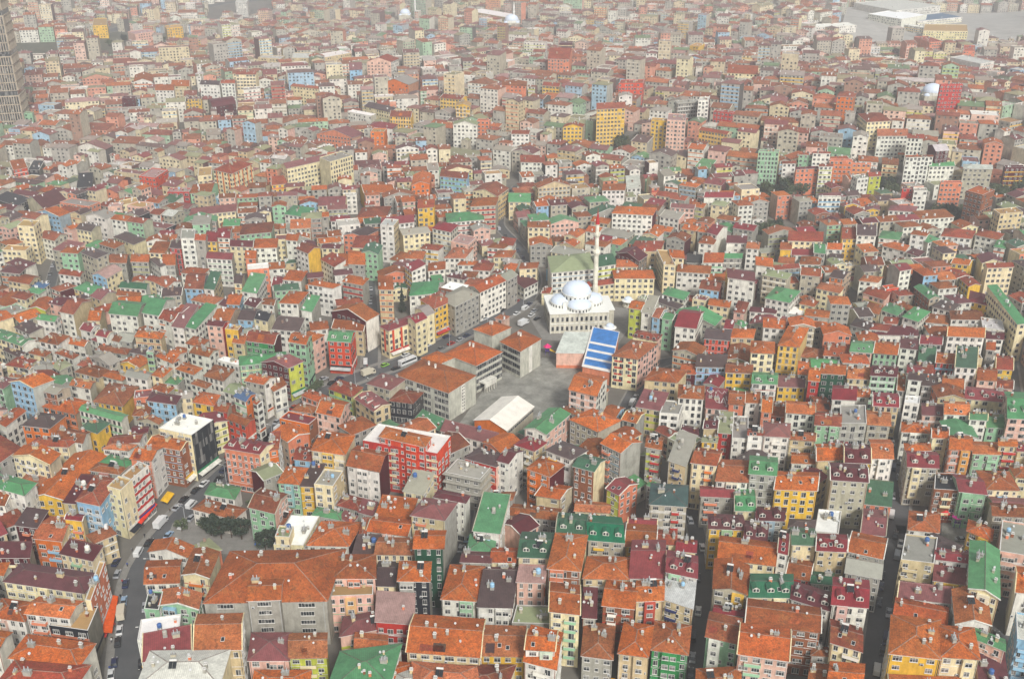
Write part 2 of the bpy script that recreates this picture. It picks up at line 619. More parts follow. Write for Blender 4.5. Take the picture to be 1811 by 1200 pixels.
TABLE = """
T 0 960 5
-200 240 30 280 -40 35 4 gO w
25 340 740 445 190 170 4 hM c
230 620 605 660 360 475 5 gO w
450 730 770 775 525 530 4 fT k
-75 650 215 690 25 490 4 ho w
80 1015 685 1100 250 805 5 hO w
-50 1275 625 1325 140 1030 5 hR w
-200 900 -10 930 -80 760 5 gO w
1315 75 1650 125 1375 -25 3 GO w
1275 360 1585 350 1305 155 3 go w
1410 550 1745 585 1450 410 4 GO n
1280 585 1405 595 1290 430 4 fK n
1230 860 1570 810 1260 690 4 fW w
1270 1040 1680 960 1285 840 4 sC w
1200 1275 1940 1260 1330 950 5 hS c
760 500 812 505 850 180 5 fT c s
T 300 960 5
110 280 350 310 210 50 3 Go c
300 530 1390 510 540 70 5 hO g !strip
+690 505 975 495 725 330 6 gO g !strip
215 945 635 935 250 630 5 gO b w
700 1030 1050 1030 735 795 4 hV p
1060 1010 1385 1005 1070 800 4 go u
725 1325 1225 1325 760 1120 4 hO c
T 600 960 5
-60 310 320 310 -50 100 5 hO p
+-85 475 285 460 -70 312 4 fT p
330 370 500 375 360 150 4 gB c
520 330 795 335 540 160 6 hO k g
320 690 660 715 340 465 4 sP r
15 820 435 740 60 650 4 hV p
140 950 420 975 150 790 4 gO p
-125 1325 450 1250 25 950 4 hG w
50 1275 525 1325 200 1015 5 hO w
400 1350 775 1325 450 1125 4 hS w
590 960 1250 1010 665 625 5 gO b
675 1275 1250 1325 610 1040 4 hq b
1000 1350 1450 1350 1125 1075 4 hR c
1250 990 1640 1000 1280 725 4 gO y
900 490 1215 510 985 190 4 hO w
1220 560 1530 570 1280 285 4 sB w
1285 285 1560 290 1310 210 4 gM w
1075 165 1335 175 1105 70 4 gM g
1340 165 1555 170 1360 40 4 gO c
660 45 920 45 685 -110 7 gO v g
320 95 650 100 365 -50 5 go c
120 90 320 90 170 -45 4 sB r
T 900 960 5
80 120 365 130 120 -100 5 gD c
70 340 310 350 100 215 5 sP p o
40 710 360 720 80 560 3 fU g
340 220 635 245 415 -90 6 hO t c
360 595 625 625 370 350 6 gO c c
655 310 1060 320 700 115 5 hO b
650 650 775 660 660 435 4 sM g
830 545 1105 575 875 330 5 gO t
1065 305 1370 305 1095 -25 6 gC w
1395 250 1660 305 1405 65 6 gC w
1370 485 1625 570 1405 250 5 sS b b
1125 510 1365 500 1135 335 5 gO b
645 985 915 1020 675 700 3 ho g
970 965 1230 1000 1025 700 4 hO b
1265 935 1580 980 1300 690 4 hO N
130 1040 420 1115 200 725 5 gO w w
+145 935 405 950 175 760 6 gO w
T 1200 960 5
350 135 850 200 375 -65 5 gO c
305 400 620 460 320 140 5 GO e
640 260 835 285 660 110 4 hq c
875 75 970 100 890 -100 6 gC w
625 475 1000 480 645 270 5 gE c
1000 490 1335 595 1015 335 5 gM w
950 290 1160 330 990 125 3 go r
1170 350 1355 365 1190 250 3 gD g
1360 535 1670 565 1375 305 6 gC w
590 705 1260 795 610 485 5 go t
525 975 975 1040 555 705 6 gO p w
245 820 525 885 285 610 5 gq n
310 610 575 650 325 545 4 gC e
150 1375 550 1350 180 1110 4 hO w
1350 875 1620 955 1350 675 5 gR c
1170 990 1340 1000 1200 910 3 ho g
1310 1300 1610 1325 1350 1050 4 gO c
1150 1200 1325 1215 1170 1060 3 go w
T 1500 960 5
-5 70 310 140 40 -105 5 gO g
-20 255 285 310 5 80 4 gY g
470 150 755 185 510 -70 5 fY b
760 325 1055 365 770 135 4 sV y
770 140 1055 175 775 40 5 gC w
1060 400 1345 500 1075 -25 6 GG c
450 480 900 530 465 365 4 sV w
415 625 860 715 435 480 4 gO w
950 715 1265 725 920 410 5 GO w
365 970 815 1020 385 635 6 hO y
820 1000 1165 1025 780 725 6 hO c
1135 850 1385 950 1080 730 5 gG p
1175 1325 1425 1325 1165 1025 3 sM p
1480 425 1700 450 1485 210 5 gO w
1500 850 1750 900 1490 625 5 fS l
1340 75 1625 125 1365 -190 5 fY p
360 1375 1000 1400 390 1160 4 gO y
T 0 770 5.713
135 205 490 290 250 100 5 GO c
275 630 640 650 750 180 3 GO y
640 670 770 680 830 450 3 sM b
765 655 1010 705 960 400 6 hR l l
1090 520 1220 560 1200 420 6 fT c c
1240 410 1330 450 1370 260 6 fT w w !Hr
1010 270 1260 330 1120 190 4 hG g
910 350 1200 390 1000 270 4 ho g
1320 230 1530 250 1440 100 5 gO s w
1040 130 1290 150 1150 70 4 hO w
-60 690 60 700 90 500 5 go w w
-50 520 240 600 40 390 4 hG w
200 470 400 510 270 375 3 ho g
155 900 370 930 280 760 4 sB m m
335 1035 625 1065 480 810 4 gq o c
655 840 830 860 690 780 4 gC y
610 1190 930 1260 720 1070 3 sM c
-60 1230 290 1230 -30 1100 3 sM m
T 300 770 5.713
-220 90 105 145 -100 -10 5 gO t t
545 125 905 185 700 20 6 gC s c
1000 150 1100 130 1130 -10 5 sR o w
360 590 650 640 430 475 2 hG w
240 740 640 840 370 640 2 ho w
795 720 1065 785 930 530 4 gR n p
1095 470 1320 490 1190 310 4 hO n
1320 505 1460 510 1440 330 4 sB y
1470 495 1650 515 1570 350 5 fY c b
1060 1105 1350 1115 1230 820 3 fW c
+1070 1025 1210 1035 1110 920 4 fU c
1385 1105 1809 1115 1540 865 4 hO w m
1070 920 1130 935 1190 735 2 ho g
1440 800 1720 850 1500 720 3 hG g
1255 235 1425 255 1310 110 3 gR l
1430 145 1771 195 1540 -50 5 hO c
T 600 770 5.713
75 300 405 365 190 100 5 go w m
245 60 985 190 400 -110 6 fW r x
+405 10 860 115 480 -90 7 hO x
650 555 850 590 760 390 4 sY c c
1080 380 1420 450 1200 250 4 fY g !shell
1270 225 1580 310 1410 130 5 hB r p
960 620 1270 680 1010 545 5 hM w
730 800 1060 850 860 630 6 hV b g
375 800 715 840 450 640 4 sO w
285 960 685 1010 370 810 4 gO w
-20 700 210 760 60 590 3 hR g
190 770 340 810 240 660 3 sV g
0 830 130 890 60 770 3 sV g
190 1010 270 1010 240 830 3 ho g
1350 955 1630 985 1460 640 5 sG w w
1300 1150 1560 1170 1330 990 4 hG w
1440 660 1740 650 1480 575 4 ho g
T 900 770 5.713
60 90 255 155 190 5 5 hC b b
-120 250 0 280 30 130 5 gM w w
375 145 625 240 540 55 6 hB w w
650 305 860 360 770 190 6 gD t c
185 330 415 410 340 210 5 hO o m
270 600 520 640 400 480 3 gO b
985 530 1120 600 1170 420 4 gC u s
1420 690 1800 715 1440 480 5 hZ e e
935 75 1130 170 1140 -25 6 gO g g
1380 110 1540 140 1400 0 6 go g
1615 240 1790 300 1720 10 6 sY b e
1390 500 1480 530 1440 440 3 hG g
10 800 480 850 60 690 3 go g
670 760 1010 780 690 660 2 gq c
480 970 775 990 510 780 5 gD w
800 1050 1165 1080 780 800 5 gE e
1175 1110 1480 1130 1200 890 4 gO y
1210 885 1490 900 1215 825 4 gC y
1490 1090 1690 1100 1500 950 4 gR c
1690 1160 1890 1180 1700 1040 4 gC c
T 1200 770 5.713
130 270 380 300 200 125 6 go c
375 455 700 470 430 240 5 go w
715 380 985 400 730 205 6 gG g
970 540 1400 555 1000 360 5 gO y
1540 445 1920 470 1520 270 6 gM e e
230 610 555 625 225 510 4 gC g
570 750 780 755 560 545 4 gG c
315 935 660 950 300 790 5 gM y b
660 1035 890 1060 680 860 5 gM w
780 850 1060 860 800 720 4 gM g
1110 930 1370 940 1140 840 4 hB g
1150 1095 1390 1105 1130 930 5 gD c
1395 1155 1700 1170 1400 990 5 gC b
1385 970 1610 990 1420 760 2 fW w
1145 275 1390 285 1150 170 3 gO w
1400 250 1660 240 1395 90 4 gO b
1680 265 1940 275 1670 85 5 gM y
T 1501 770 5.713
235 225 450 230 205 40 5 gO w
150 685 430 715 170 490 2 sD s
125 980 370 1005 150 740 3 gV w
600 310 905 325 580 155 5 gC e
575 150 830 150 590 75 5 hO w
1020 135 1240 145 1030 0 5 gO s
1260 180 1530 190 1260 60 4 gO n
1515 100 1700 110 1520 30 5 gO b
1700 155 1830 160 1700 75 4 gC b
870 545 1115 560 900 390 4 fK t
1120 560 1390 590 1050 390 5 gC n
1390 540 1725 550 1290 350 4 hO c
1680 415 1830 430 1620 300 3 hO c
1460 805 1780 820 1430 680 5 go e e
605 945 910 975 620 760 3 hO w
1195 960 1440 1060 1175 830 4 hO y
T 0 580 5.713
-120 70 220 180 20 10 4 gG c w
400 130 580 165 520 45 4 hO w
620 140 850 185 660 80 3 gO w
965 70 1080 95 1020 10 4 gC w
1075 110 1200 140 1130 50 3 go w
1170 120 1330 140 1250 40 3 gY g
1365 85 1620 110 1400 20 4 hO b
30 220 180 290 90 170 3 hB g
290 250 450 290 350 200 3 ho c
560 250 730 310 620 205 3 ho w
970 220 1270 265 1030 165 3 ho g
915 290 1100 370 1020 240 4 GY g
1300 240 1520 280 1370 190 3 hB g
1200 360 1400 400 1320 290 3 GO y
1570 280 1740 355 1640 240 4 hO w
1480 250 1545 255 1495 230 5 fY n
320 400 480 440 340 310 3 hY w
215 390 300 420 260 350 3 gO w
500 370 600 430 590 290 3 hU g
60 370 250 400 180 290 3 hR c
780 370 900 400 820 280 3 hR w
760 440 1000 500 900 360 3 ho b
1030 480 1230 530 1110 420 3 hO w
1265 480 1480 520 1320 410 4 gY w
1530 470 1640 500 1560 360 4 hO c
90 490 200 500 120 455 3 ho g
105 545 325 600 330 470 6 GO l
335 610 560 665 480 540 5 gY t
-80 580 30 610 0 480 5 hV n
710 575 905 610 760 505 4 gO w e
935 740 1240 790 1110 545 3 ho y
430 790 760 870 560 660 3 hO o
810 830 1210 940 880 765 4 gG w
-60 960 60 990 140 810 4 GO w w
220 980 500 1010 390 850 4 hB o
820 1000 980 1060 880 875 4 hD y y
560 1120 830 1160 620 1010 4 go w
290 1180 680 1200 400 1100 4 hR c
1340 880 1500 890 1380 755 3 ho g
1490 730 1771 770 1520 640 4 hM l
1390 930 1600 970 1440 890 3 Go e
1330 1050 1490 1060 1350 985 3 gM c
1090 1180 1400 1150 1200 1080 4 gR w
1660 550 1790 570 1690 480 4 hG w
1530 610 1690 660 1590 545 3 ho g
T 300 580 5.713
-100 1020 220 1090 120 870 6 fW c k
205 245 400 290 300 175 3 gO w w
-60 320 40 350 60 210 4 gO w
60 410 240 470 150 345 3 hO w
350 480 540 530 420 360 3 ho w
215 560 370 610 270 510 3 ho w
0 540 90 560 30 475 3 hG g
490 330 690 385 560 295 3 fW w
165 150 310 190 230 75 3 hO w
565 15 690 30 600 -30 6 fT y t
635 145 755 160 680 50 4 gO b
765 125 1055 165 840 15 4 gR N m
1205 135 1375 165 1270 40 7 gO n n
930 345 1195 400 1080 280 5 GV m u
1230 390 1280 410 1310 380 4 fT o o
760 530 955 570 880 460 5 gO g w
1000 560 1050 640 1070 470 4 so w w
650 690 770 740 730 605 5 gN w o
840 750 880 770 870 690 5 sO w w
235 745 440 780 300 640 4 hO y
445 830 580 850 480 740 4 gR r
585 920 770 985 680 850 3 gO x
1125 920 1400 980 1210 850 4 fC o t
1335 680 1540 760 1420 620 3 hO s
1240 830 1440 860 1310 760 2 ho s
1480 850 1730 905 1580 700 5 gO p p
1610 610 1840 690 1720 520 3 hR u
1874 710 2064 840 2034 640 4 gV b b
T 600 580 5.713
-115 125 110 140 -60 20 5 gG x x
770 920 1010 1030 810 830 2 sG n
510 730 740 760 620 620 3 hR k
1030 1040 1560 1175 1080 950 3 sV w
T 900 580 5.713
600 620 890 690 720 440 5 gO p w
1370 520 1700 550 1500 400 4 hO b
1290 790 1530 830 1370 660 4 sV b
1530 860 1715 875 1580 740 4 fY w
1140 920 1290 960 1230 820 4 gO g g
615 920 900 1045 850 810 5 hO e e
155 1010 380 1070 400 810 5 GG w p
520 820 720 890 590 785 3 ho g
T 1200 580 5.713
260 105 515 125 290 0 4 gB x
530 95 750 100 560 5 4 hO b
480 320 700 345 530 165 3 Go b
735 245 965 255 740 130 6 hO c
1005 170 1220 190 1110 -20 5 hO y
1235 285 1440 320 1290 190 2 ho w
1465 275 1710 290 1500 150 3 gO w
175 390 475 395 205 260 4 gB l
480 445 740 455 490 350 4 go y
20 455 170 465 40 355 3 gO m
745 555 990 565 755 445 4 gG w
1000 590 1280 600 1010 475 3 gV y
1205 460 1310 470 1210 335 4 gO w
1310 525 1425 535 1320 400 5 gO r
1440 455 1680 470 1450 355 5 gO v
0 700 250 715 10 570 5 hO w
275 805 500 825 275 645 3 sC p !mark
505 760 660 775 520 630 4 gO s
675 750 825 755 680 640 4 gO w
835 840 945 850 845 690 4 gO s
950 880 1075 890 960 740 3 go s
1090 850 1375 870 1090 735 5 gO w
1390 830 1545 840 1330 690 3 go g
1380 975 1635 990 1390 850 5 gR n
1555 715 1790 725 1565 580 5 gC w
1640 970 1895 970 1650 790 5 fY g
40 1050 200 1080 40 975 3 gM g
250 1010 400 1010 270 915 4 gM b
235 1145 390 1155 250 1090 4 gU y
400 1050 540 1060 415 890 4 sU r
545 1110 700 1120 550 900 4 fY w
700 1080 860 1085 705 1015 5 gR w
860 1085 1120 1100 870 950 5 hV w
1120 1120 1380 1140 1130 1040 4 go b
T 1501 580 5.713
10 235 240 250 40 125 4 gG p
250 250 495 270 275 130 4 gO n
520 195 690 215 530 85 4 gM w
720 155 940 165 745 70 4 gC g
700 330 870 345 715 165 3 sD g
1000 80 1370 95 1030 -20 5 gO w
880 345 1065 360 890 245 4 gO r
1075 390 1295 405 1085 235 5 sD w
1390 210 1480 220 1390 60 3 gO g
1490 410 1660 420 1480 280 3 gR y
1490 600 1660 615 1490 510 3 gR p
1300 520 1490 530 1310 400 4 go p
590 450 730 460 590 370 4 gC g
700 450 860 460 680 345 3 gR g
225 475 480 490 245 375 5 gM n
-10 505 210 515 0 390 4 gO b
485 620 570 630 490 450 3 go g
600 515 740 530 615 440 5 gB w
740 575 930 590 750 460 4 gB g
940 610 1160 630 945 480 3 gO o
250 780 505 795 245 650 5 gC b
75 690 210 695 80 610 4 gO w
1175 710 1590 750 1190 590 4 gC c
1605 905 1850 915 1605 645 6 gG p
745 875 965 885 735 760 4 gM p
970 865 1215 875 960 740 5 gO w
1390 1000 1595 1005 1400 870 4 gG n
1220 920 1400 930 1240 850 5 gG w
190 970 420 985 180 830 4 gO e
565 760 710 770 575 690 5 fW w
540 1045 810 1060 545 945 4 hO w
840 1105 1010 1110 850 1010 5 gO c
T 0 400 5.842
185 0 345 10 220 -60 7 fT c
30 250 260 260 90 200 4 fT c
405 110 560 150 470 30 4 gR w
785 25 940 55 850 -40 5 gB c
1020 180 1180 230 1080 115 4 ho g
1170 110 1380 190 1280 45 4 hB c
835 270 990 335 920 200 6 hB e
625 270 800 280 700 210 5 ho n
1120 375 1305 380 1130 285 4 go g
1350 365 1535 370 1365 285 4 go g
1545 340 1650 420 1600 300 4 hB w
1680 400 1811 400 1700 290 4 gO g
1540 270 1700 280 1560 150 5 ho c
60 380 250 440 180 320 4 hM w
0 470 200 490 60 400 4 hM g
80 560 300 600 180 480 3 go b
610 490 820 520 670 440 3 gR w
950 500 1100 540 1050 390 4 GP l c
760 640 930 700 850 555 3 hG c
940 720 1040 760 1040 620 3 gV b
1240 630 1500 650 1280 570 4 gD w
1600 580 1720 640 1650 480 4 gR w
1490 545 1600 575 1530 495 3 hR c
-80 790 90 830 40 640 3 hO w
120 730 260 760 170 660 3 hR c
270 670 400 700 330 620 3 hG w
330 620 450 640 370 570 3 hN w
290 850 470 870 380 740 3 GO u
500 790 630 820 570 705 3 hM p
615 880 760 910 800 740 4 gR w b
910 970 1030 975 960 860 3 gO c
1120 900 1420 930 1210 760 4 gG w
1470 890 1640 920 1560 710 4 gG w
380 960 560 985 440 905 4 gG w
825 1060 940 1090 890 985 3 gC w
150 1040 300 1110 240 950 3 hB w
1210 710 1440 725 1240 650 3 go c
1640 950 1790 985 1740 845 4 gR w
T 300 400 5.842
0 220 120 230 10 140 5 gB r
120 130 255 130 130 40 7 fY w
260 140 370 145 265 80 7 gR g
370 150 485 155 380 50 6 gC y
495 115 620 120 510 20 6 gC w
380 330 640 345 400 260 5 gC w
620 205 860 215 630 140 5 gM c
870 225 1105 220 890 130 5 hO w
780 330 890 335 790 250 5 gO s
720 90 1050 60 760 -20 5 hR n
1200 140 1320 150 1240 80 5 gO w
1310 230 1430 280 1400 160 6 gR w y
1570 225 1750 230 1620 180 4 gM c
1560 340 1700 420 1640 270 4 sR w
1690 410 1950 410 1680 280 4 gO g
1055 610 1160 620 1065 510 3 gC w
1170 550 1360 565 1240 450 4 hO w
1430 600 1680 640 1520 560 5 hO w
1130 790 1330 800 1240 670 5 hO w
1360 860 1470 880 1420 745 5 sG w g
1060 1060 1330 1085 1130 960 4 sB w
870 950 1010 980 930 870 4 gK c
705 960 860 970 790 850 4 gB l
440 970 620 980 560 840 4 gO s
385 1020 545 1035 440 965 5 gM p r
150 1030 270 1060 370 840 4 sG w w
20 1030 150 1050 130 840 4 sV w
-60 960 20 990 60 830 4 sR w
220 760 450 810 330 690 3 hO w
150 640 350 650 200 480 4 gR l
355 640 460 650 390 510 4 sD w b
120 480 340 500 190 420 3 ho w
590 800 720 810 650 700 3 gO l
500 800 580 830 560 700 3 sM w
745 670 900 690 800 520 4 sG w
665 585 745 590 690 500 4 gB c
770 800 890 840 830 715 3 gM w
950 800 1080 815 980 740 3 go w
T 600 400 5.842
30 570 240 610 100 500 4 hO g
405 650 560 655 400 510 6 hO b b
680 410 750 465 800 350 5 sC w w
720 720 1010 690 880 570 4 hG w
515 1080 850 960 420 1030 5 hC c c !Vx
790 1000 905 945 740 930 5 gC c
900 925 985 885 800 840 5 gY c
985 850 1190 760 850 750 5 hR y
1195 830 1450 700 1080 710 5 hY g
1455 685 1730 560 1370 600 5 gO w
1735 560 1840 500 1690 470 5 gY g
-80 880 270 980 60 810 5 GO m w
-70 1050 240 1080 -40 985 4 sO b
230 270 400 290 280 180 5 GD n
90 390 270 400 95 250 4 gO g
130 220 380 230 180 90 4 hR c
40 90 250 110 200 20 4 GB s
430 -10 560 0 480 -70 7 fS w b
660 90 940 60 600 30 5 gY c
960 20 1150 60 1000 -60 5 hC w
520 340 680 380 640 260 3 ho w
680 330 860 340 720 250 3 hO w
840 230 1020 250 900 180 3 hR w
1080 330 1300 330 1180 220 3 hR w
920 460 1090 440 930 380 3 ho w
1220 400 1400 400 1260 360 3 hO w
1370 450 1560 460 1420 370 3 hR w
1590 320 1780 320 1640 250 3 hO c
1700 440 1811 460 1720 370 3 hO c
1250 520 1400 530 1290 460 3 ho w
1110 520 1290 550 1170 480 3 hM w
1530 220 1700 230 1600 170 3 hO w
1650 180 1790 200 1690 110 3 hR w
1160 160 1330 200 1230 80 4 fP p
T 900 400 5.842
195 10 425 15 200 -50 5 go c
220 200 450 200 210 130 4 GO g
440 480 890 440 400 310 5 hU w
910 420 1105 390 910 300 5 gD w
1090 540 1510 540 1070 450 4 hO c
1110 280 1340 360 1200 220 4 GM m
1380 270 1520 270 1390 230 4 fY b
1110 420 1330 420 1120 340 3 gO c
1250 260 1560 260 1350 150 4 hR c
1600 400 1720 410 1530 250 5 fT c
1670 320 1811 330 1650 240 5 gO c
1730 470 2080 490 1750 390 4 hO w
1590 700 1811 760 1650 625 3 hG w
1500 770 1740 850 1560 730 3 hB w
1240 840 1370 860 1300 765 5 gO u
1370 880 1480 900 1440 760 5 sY w
1480 930 1560 950 1560 840 5 gR l
1580 950 1690 970 1640 890 5 gG n
1714 1030 1934 1055 1804 860 5 gC w w
160 640 300 570 160 520 2 sM w
110 440 290 430 130 380 4 hO c
335 690 430 690 420 630 2 gR c
830 625 1090 590 830 570 3 gR c
T 1200 400 5.842
300 60 400 90 370 -30 5 gC w w
210 170 360 185 260 95 4 ho w
495 170 700 175 510 95 4 gM w
700 225 830 235 720 160 4 gO w
85 375 240 380 90 285 3 gK g
260 375 460 375 280 275 4 gO w
450 330 650 330 470 280 4 gG g
800 400 975 420 790 310 5 gO w
510 530 790 570 490 430 6 gM w y
215 640 420 670 260 550 4 gR l m
290 560 480 560 310 490 3 gO w
310 810 520 840 340 745 3 gO c
890 740 1150 790 1010 620 4 hG w
1010 880 1270 935 1040 805 2 fW w
1260 500 1470 520 1270 420 5 go e
990 450 1250 430 1010 415 4 sR g
1030 380 1190 390 1050 315 3 gO g
1250 390 1460 395 1290 310 3 hO w
1560 520 1700 545 1650 450 4 gB o
1130 150 1490 160 1140 50 5 gR c
1400 270 1520 280 1390 175 4 gG g
1165 295 1400 300 1180 225 3 gC w
1050 235 1165 240 1060 160 4 gO y
1535 235 1690 240 1540 175 4 gO w
1685 130 1900 130 1700 10 5 gR y
1560 325 1700 330 1570 280 3 gB w
570 880 680 900 620 770 3 hR p
740 880 1000 900 760 830 2 gM w
1250 800 1400 830 1300 745 3 hO c
1310 920 1545 945 1330 850 4 gO g
470 1050 560 1060 500 960 4 gC g
880 1040 1100 1060 880 940 4 gO w
1430 640 1660 690 1480 580 4 ho c
T 1501 400 5.842
80 90 290 100 70 -20 6 gB w
310 120 520 140 350 45 4 hG w
350 200 580 260 400 140 3 hO w
640 80 800 100 680 40 5 hO w
950 100 1270 130 1000 20 4 hR w
820 170 940 130 850 60 4 hG w
1310 90 1540 140 1380 30 4 hR w
1500 210 1620 230 1540 140 4 hG w
600 270 720 310 640 215 3 hM w
190 400 370 400 130 310 4 gR c t
530 460 650 440 410 400 6 gC w g
110 560 300 580 170 505 4 hO w
385 660 515 640 420 620 3 fO x
150 690 370 760 210 610 3 hR p
170 870 310 910 200 775 3 ho b
340 860 500 920 390 775 3 hG w
680 630 830 750 770 600 4 gG t
490 800 610 870 530 755 3 ho c
1150 540 1240 620 1230 490 4 gR y y
1060 380 1240 400 1120 330 4 gO y
1440 430 1700 420 1480 380 5 gR c
1380 380 1600 370 1450 300 4 GM c
1240 770 1480 830 1240 660 4 hC y
1740 1010 1850 1000 1690 640 6 sG c c
1545 860 1640 860 1560 640 3 fS w
555 930 720 985 680 830 4 hG w
870 830 1060 880 960 760 4 hB w
800 990 1030 1010 850 905 3 ho w
1060 960 1390 965 1080 870 4 ho w
20 1020 200 1070 80 950 3 hB g
250 1120 720 1130 380 1020 3 hM w
210 1060 400 1080 260 1000 3 hR w
350 1000 500 1010 390 935 3 hR w
1390 1050 1600 1080 1370 950 4 fS w
1420 1160 1600 1168 1420 1085 4 gM w
T 0 260 3.937
1480 140 1610 160 1560 80 8 hR c c !Vo
965 175 1075 180 1000 140 6 fP x x
1170 310 1310 310 1190 290 5 fP r
1320 310 1470 300 1380 265 5 go n n
300 400 470 355 210 340 4 gM c
845 400 960 380 860 370 4 fT c
755 415 845 410 770 395 4 fP p
1375 180 1470 170 1385 145 5 fT c
90 150 190 140 110 110 4 sO x
195 145 270 150 210 110 4 sK k
115 390 215 350 150 330 4 sK k
525 235 630 230 550 195 4 sK k
1320 470 1640 440 1350 420 4 gV c
T 440 260 3.937
265 140 560 80 250 110 8 gV c c
565 100 720 60 570 55 9 fY c
155 255 270 245 160 210 4 gR y
1330 200 1520 215 1340 160 6 gR l l
1730 330 1811 280 1570 290 6 gR b c
1540 410 1720 400 1590 355 6 hO e e
1130 260 1260 250 1170 190 5 GO o
800 310 1020 310 770 260 4 gO g y
750 480 960 470 790 420 3 hR p
245 460 400 480 280 400 4 hG w
480 400 670 395 500 350 4 gV c
920 545 1150 520 940 490 5 gC w
1175 420 1290 410 1185 370 6 gR y y
1380 520 1640 500 1370 460 4 hG w
T 880 260 3.937
160 105 330 105 155 55 5 gR w
795 460 1080 475 830 410 6 hO w m
730 300 885 295 745 260 5 gO w
900 290 1000 280 930 220 3 sS w
75 375 230 375 80 325 4 gG c
1435 350 1640 350 1500 310 5 gC w w
1205 420 1370 430 1215 390 5 gV p
T 1340 260 3.845
595 400 695 400 610 370 5 GV y
735 430 830 430 750 395 5 GV y
890 430 1070 440 920 395 5 hV w
1420 300 1530 330 1500 265 8 fo t t
1250 245 1385 245 1260 232 7 fR s
1015 60 1190 60 1025 40 8 gR w w
1170 125 1340 125 1190 70 6 gG w
1650 460 1800 445 1680 425 7 fT b b
1690 140 1811 140 1700 120 6 fM m
1400 140 1600 150 1420 100 7 hS e
170 110 260 105 175 85 6 gR w w
10 30 140 30 20 10 8 fY n c
285 30 380 30 290 10 6 gR n
380 25 495 20 385 0 7 gR w
500 80 640 85 510 60 6 fR s
650 95 770 95 660 80 5 fR s
420 130 510 130 425 110 7 gR w
265 150 410 140 270 130 6 gM s
680 220 750 210 690 185 6 fY w
760 200 840 195 770 165 6 gR u
985 280 1060 280 990 270 6 gM r
1065 300 1150 300 1070 280 6 fY w
420 345 560 345 430 335 5 fY w w
T 880 0 3.937
690 755 890 735 720 700 10 gR y y
1075 835 1180 835 1080 815 9 fT y
1180 835 1310 830 1190 770 10 fP p p
845 580 1010 580 870 550 6 fR x x
1260 720 1400 690 1300 690 7 fY g !shell
1400 700 1470 690 1410 670 8 fS w m
1510 770 1630 770 1530 755 6 fR r
1405 895 1600 905 1440 870 5 gR y
95 930 220 930 110 890 6 gR w
310 590 430 600 330 565 5 gR y
30 590 200 590 40 560 6 go s
845 665 940 660 860 640 6 GY w
1340 315 1400 320 1350 300 5 fT y
1600 500 1811 500 1610 465 5 go c
455 880 590 875 470 850 6 GR y
350 400 500 400 380 360 8 gR s
430 300 520 300 440 290 5 fM m
T 440 0 3.937
850 920 940 915 870 890 6 fT o o
470 930 720 930 560 890 5 GV s
1420 865 1590 865 1430 830 7 GU w
1590 835 1670 835 1600 820 6 fR s
700 490 790 480 700 440 6 gV l
820 430 990 430 880 400 7 GR p w
65 400 220 400 90 385 4 fS b
300 400 440 400 310 370 4 fS b
530 400 710 370 540 370 4 fW b
290 600 480 620 330 580 6 gR c
920 580 1110 570 1000 540 6 GY o
1330 680 1480 680 1380 650 6 gR y y
1440 730 1540 730 1450 700 7 GT y
690 780 850 790 710 760 5 fW w
980 810 1130 800 1000 770 5 gR y
830 880 1000 880 870 840 4 hC w
800 740 990 760 830 700 5 gB c c
1530 80 1811 100 1560 40 5 fW b
T 0 0 3.937
1480 760 1640 720 1500 700 5 bM m
1290 700 1400 700 1300 680 5 gM y
1390 590 1530 600 1410 550 7 gB w w
1540 590 1635 590 1545 560 8 gR w
1640 520 1780 520 1660 490 8 gR c
1700 640 1811 620 1700 610 6 fY w
1190 600 1320 600 1200 560 5 gO b
1080 630 1210 630 1090 590 5 gO w
930 570 1060 560 940 520 5 GO w
850 690 940 690 860 670 5 fM m
1160 190 1270 190 1170 170 8 fT y
940 230 1080 220 950 200 7 fP p
640 150 740 150 650 130 7 fT y
1640 20 1720 20 1650 0 8 fS w
110 790 220 790 120 780 5 fU n
T 1340 0 3.845
1260 760 1350 765 1290 720 9 gS m m
1245 610 1385 600 1260 590 8 fR r r
1055 710 1165 720 1060 690 8 gR w
840 760 1050 760 860 730 5 gR w
540 640 660 640 560 610 7 hR o
765 690 930 680 780 650 7 hR c
1400 340 1480 340 1410 310 8 fR s
1170 290 1260 280 1180 240 8 fR s
1520 410 1610 405 1530 380 7 fS w
950 40 1240 40 960 0 6 fS w
760 70 980 130 790 30 4 fW w
1090 130 1390 110 1100 95 3 fN w
1000 160 1130 190 1010 150 3 fW w
1130 210 1430 200 1140 150 4 fT c
390 160 670 160 400 130 3 fW w
"""
# ------------------------------------------------------------------ houses
STOREY = 3.0

class House:
    pass

def make_quad(A, B, C):
    """front-left, front-right, back-left places -> four footprint corners, nearly square"""
    A, B, C = Vector(A), Vector(B), Vector(C)
    f, d = B - A, C - A
    w, dep = f.length, d.length
    fn = f / w
    perp = Vector((-fn.y, fn.x))
    ang = math.atan2(d.dot(fn), d.dot(perp))
    lim = math.radians(16)
    if abs(ang) > lim:
        ang2 = max(-lim, min(lim, ang))
        dep *= max(0.75, math.cos(ang) / math.cos(ang2))
        d = (perp * math.cos(ang2) + fn * math.sin(ang2)) * dep
    return [A, B, B + d, A + d]

def place(h, n):
    h.n = n
    h.H = STOREY * n + 0.6
    q = make_quad(*[unproject(a, b, h.H)[:2] for a, b in h.px])
    c = sum(q, Vector((0, 0))) / 4
    w = (q[1] - q[0]).length * (q[3] - q[0]).length
    k = 1.09 if w < 110 else (1.05 if w < 200 else 1.02)        # roofs butt against each other
    h.quad = [c + (p - c) * k for p in q]

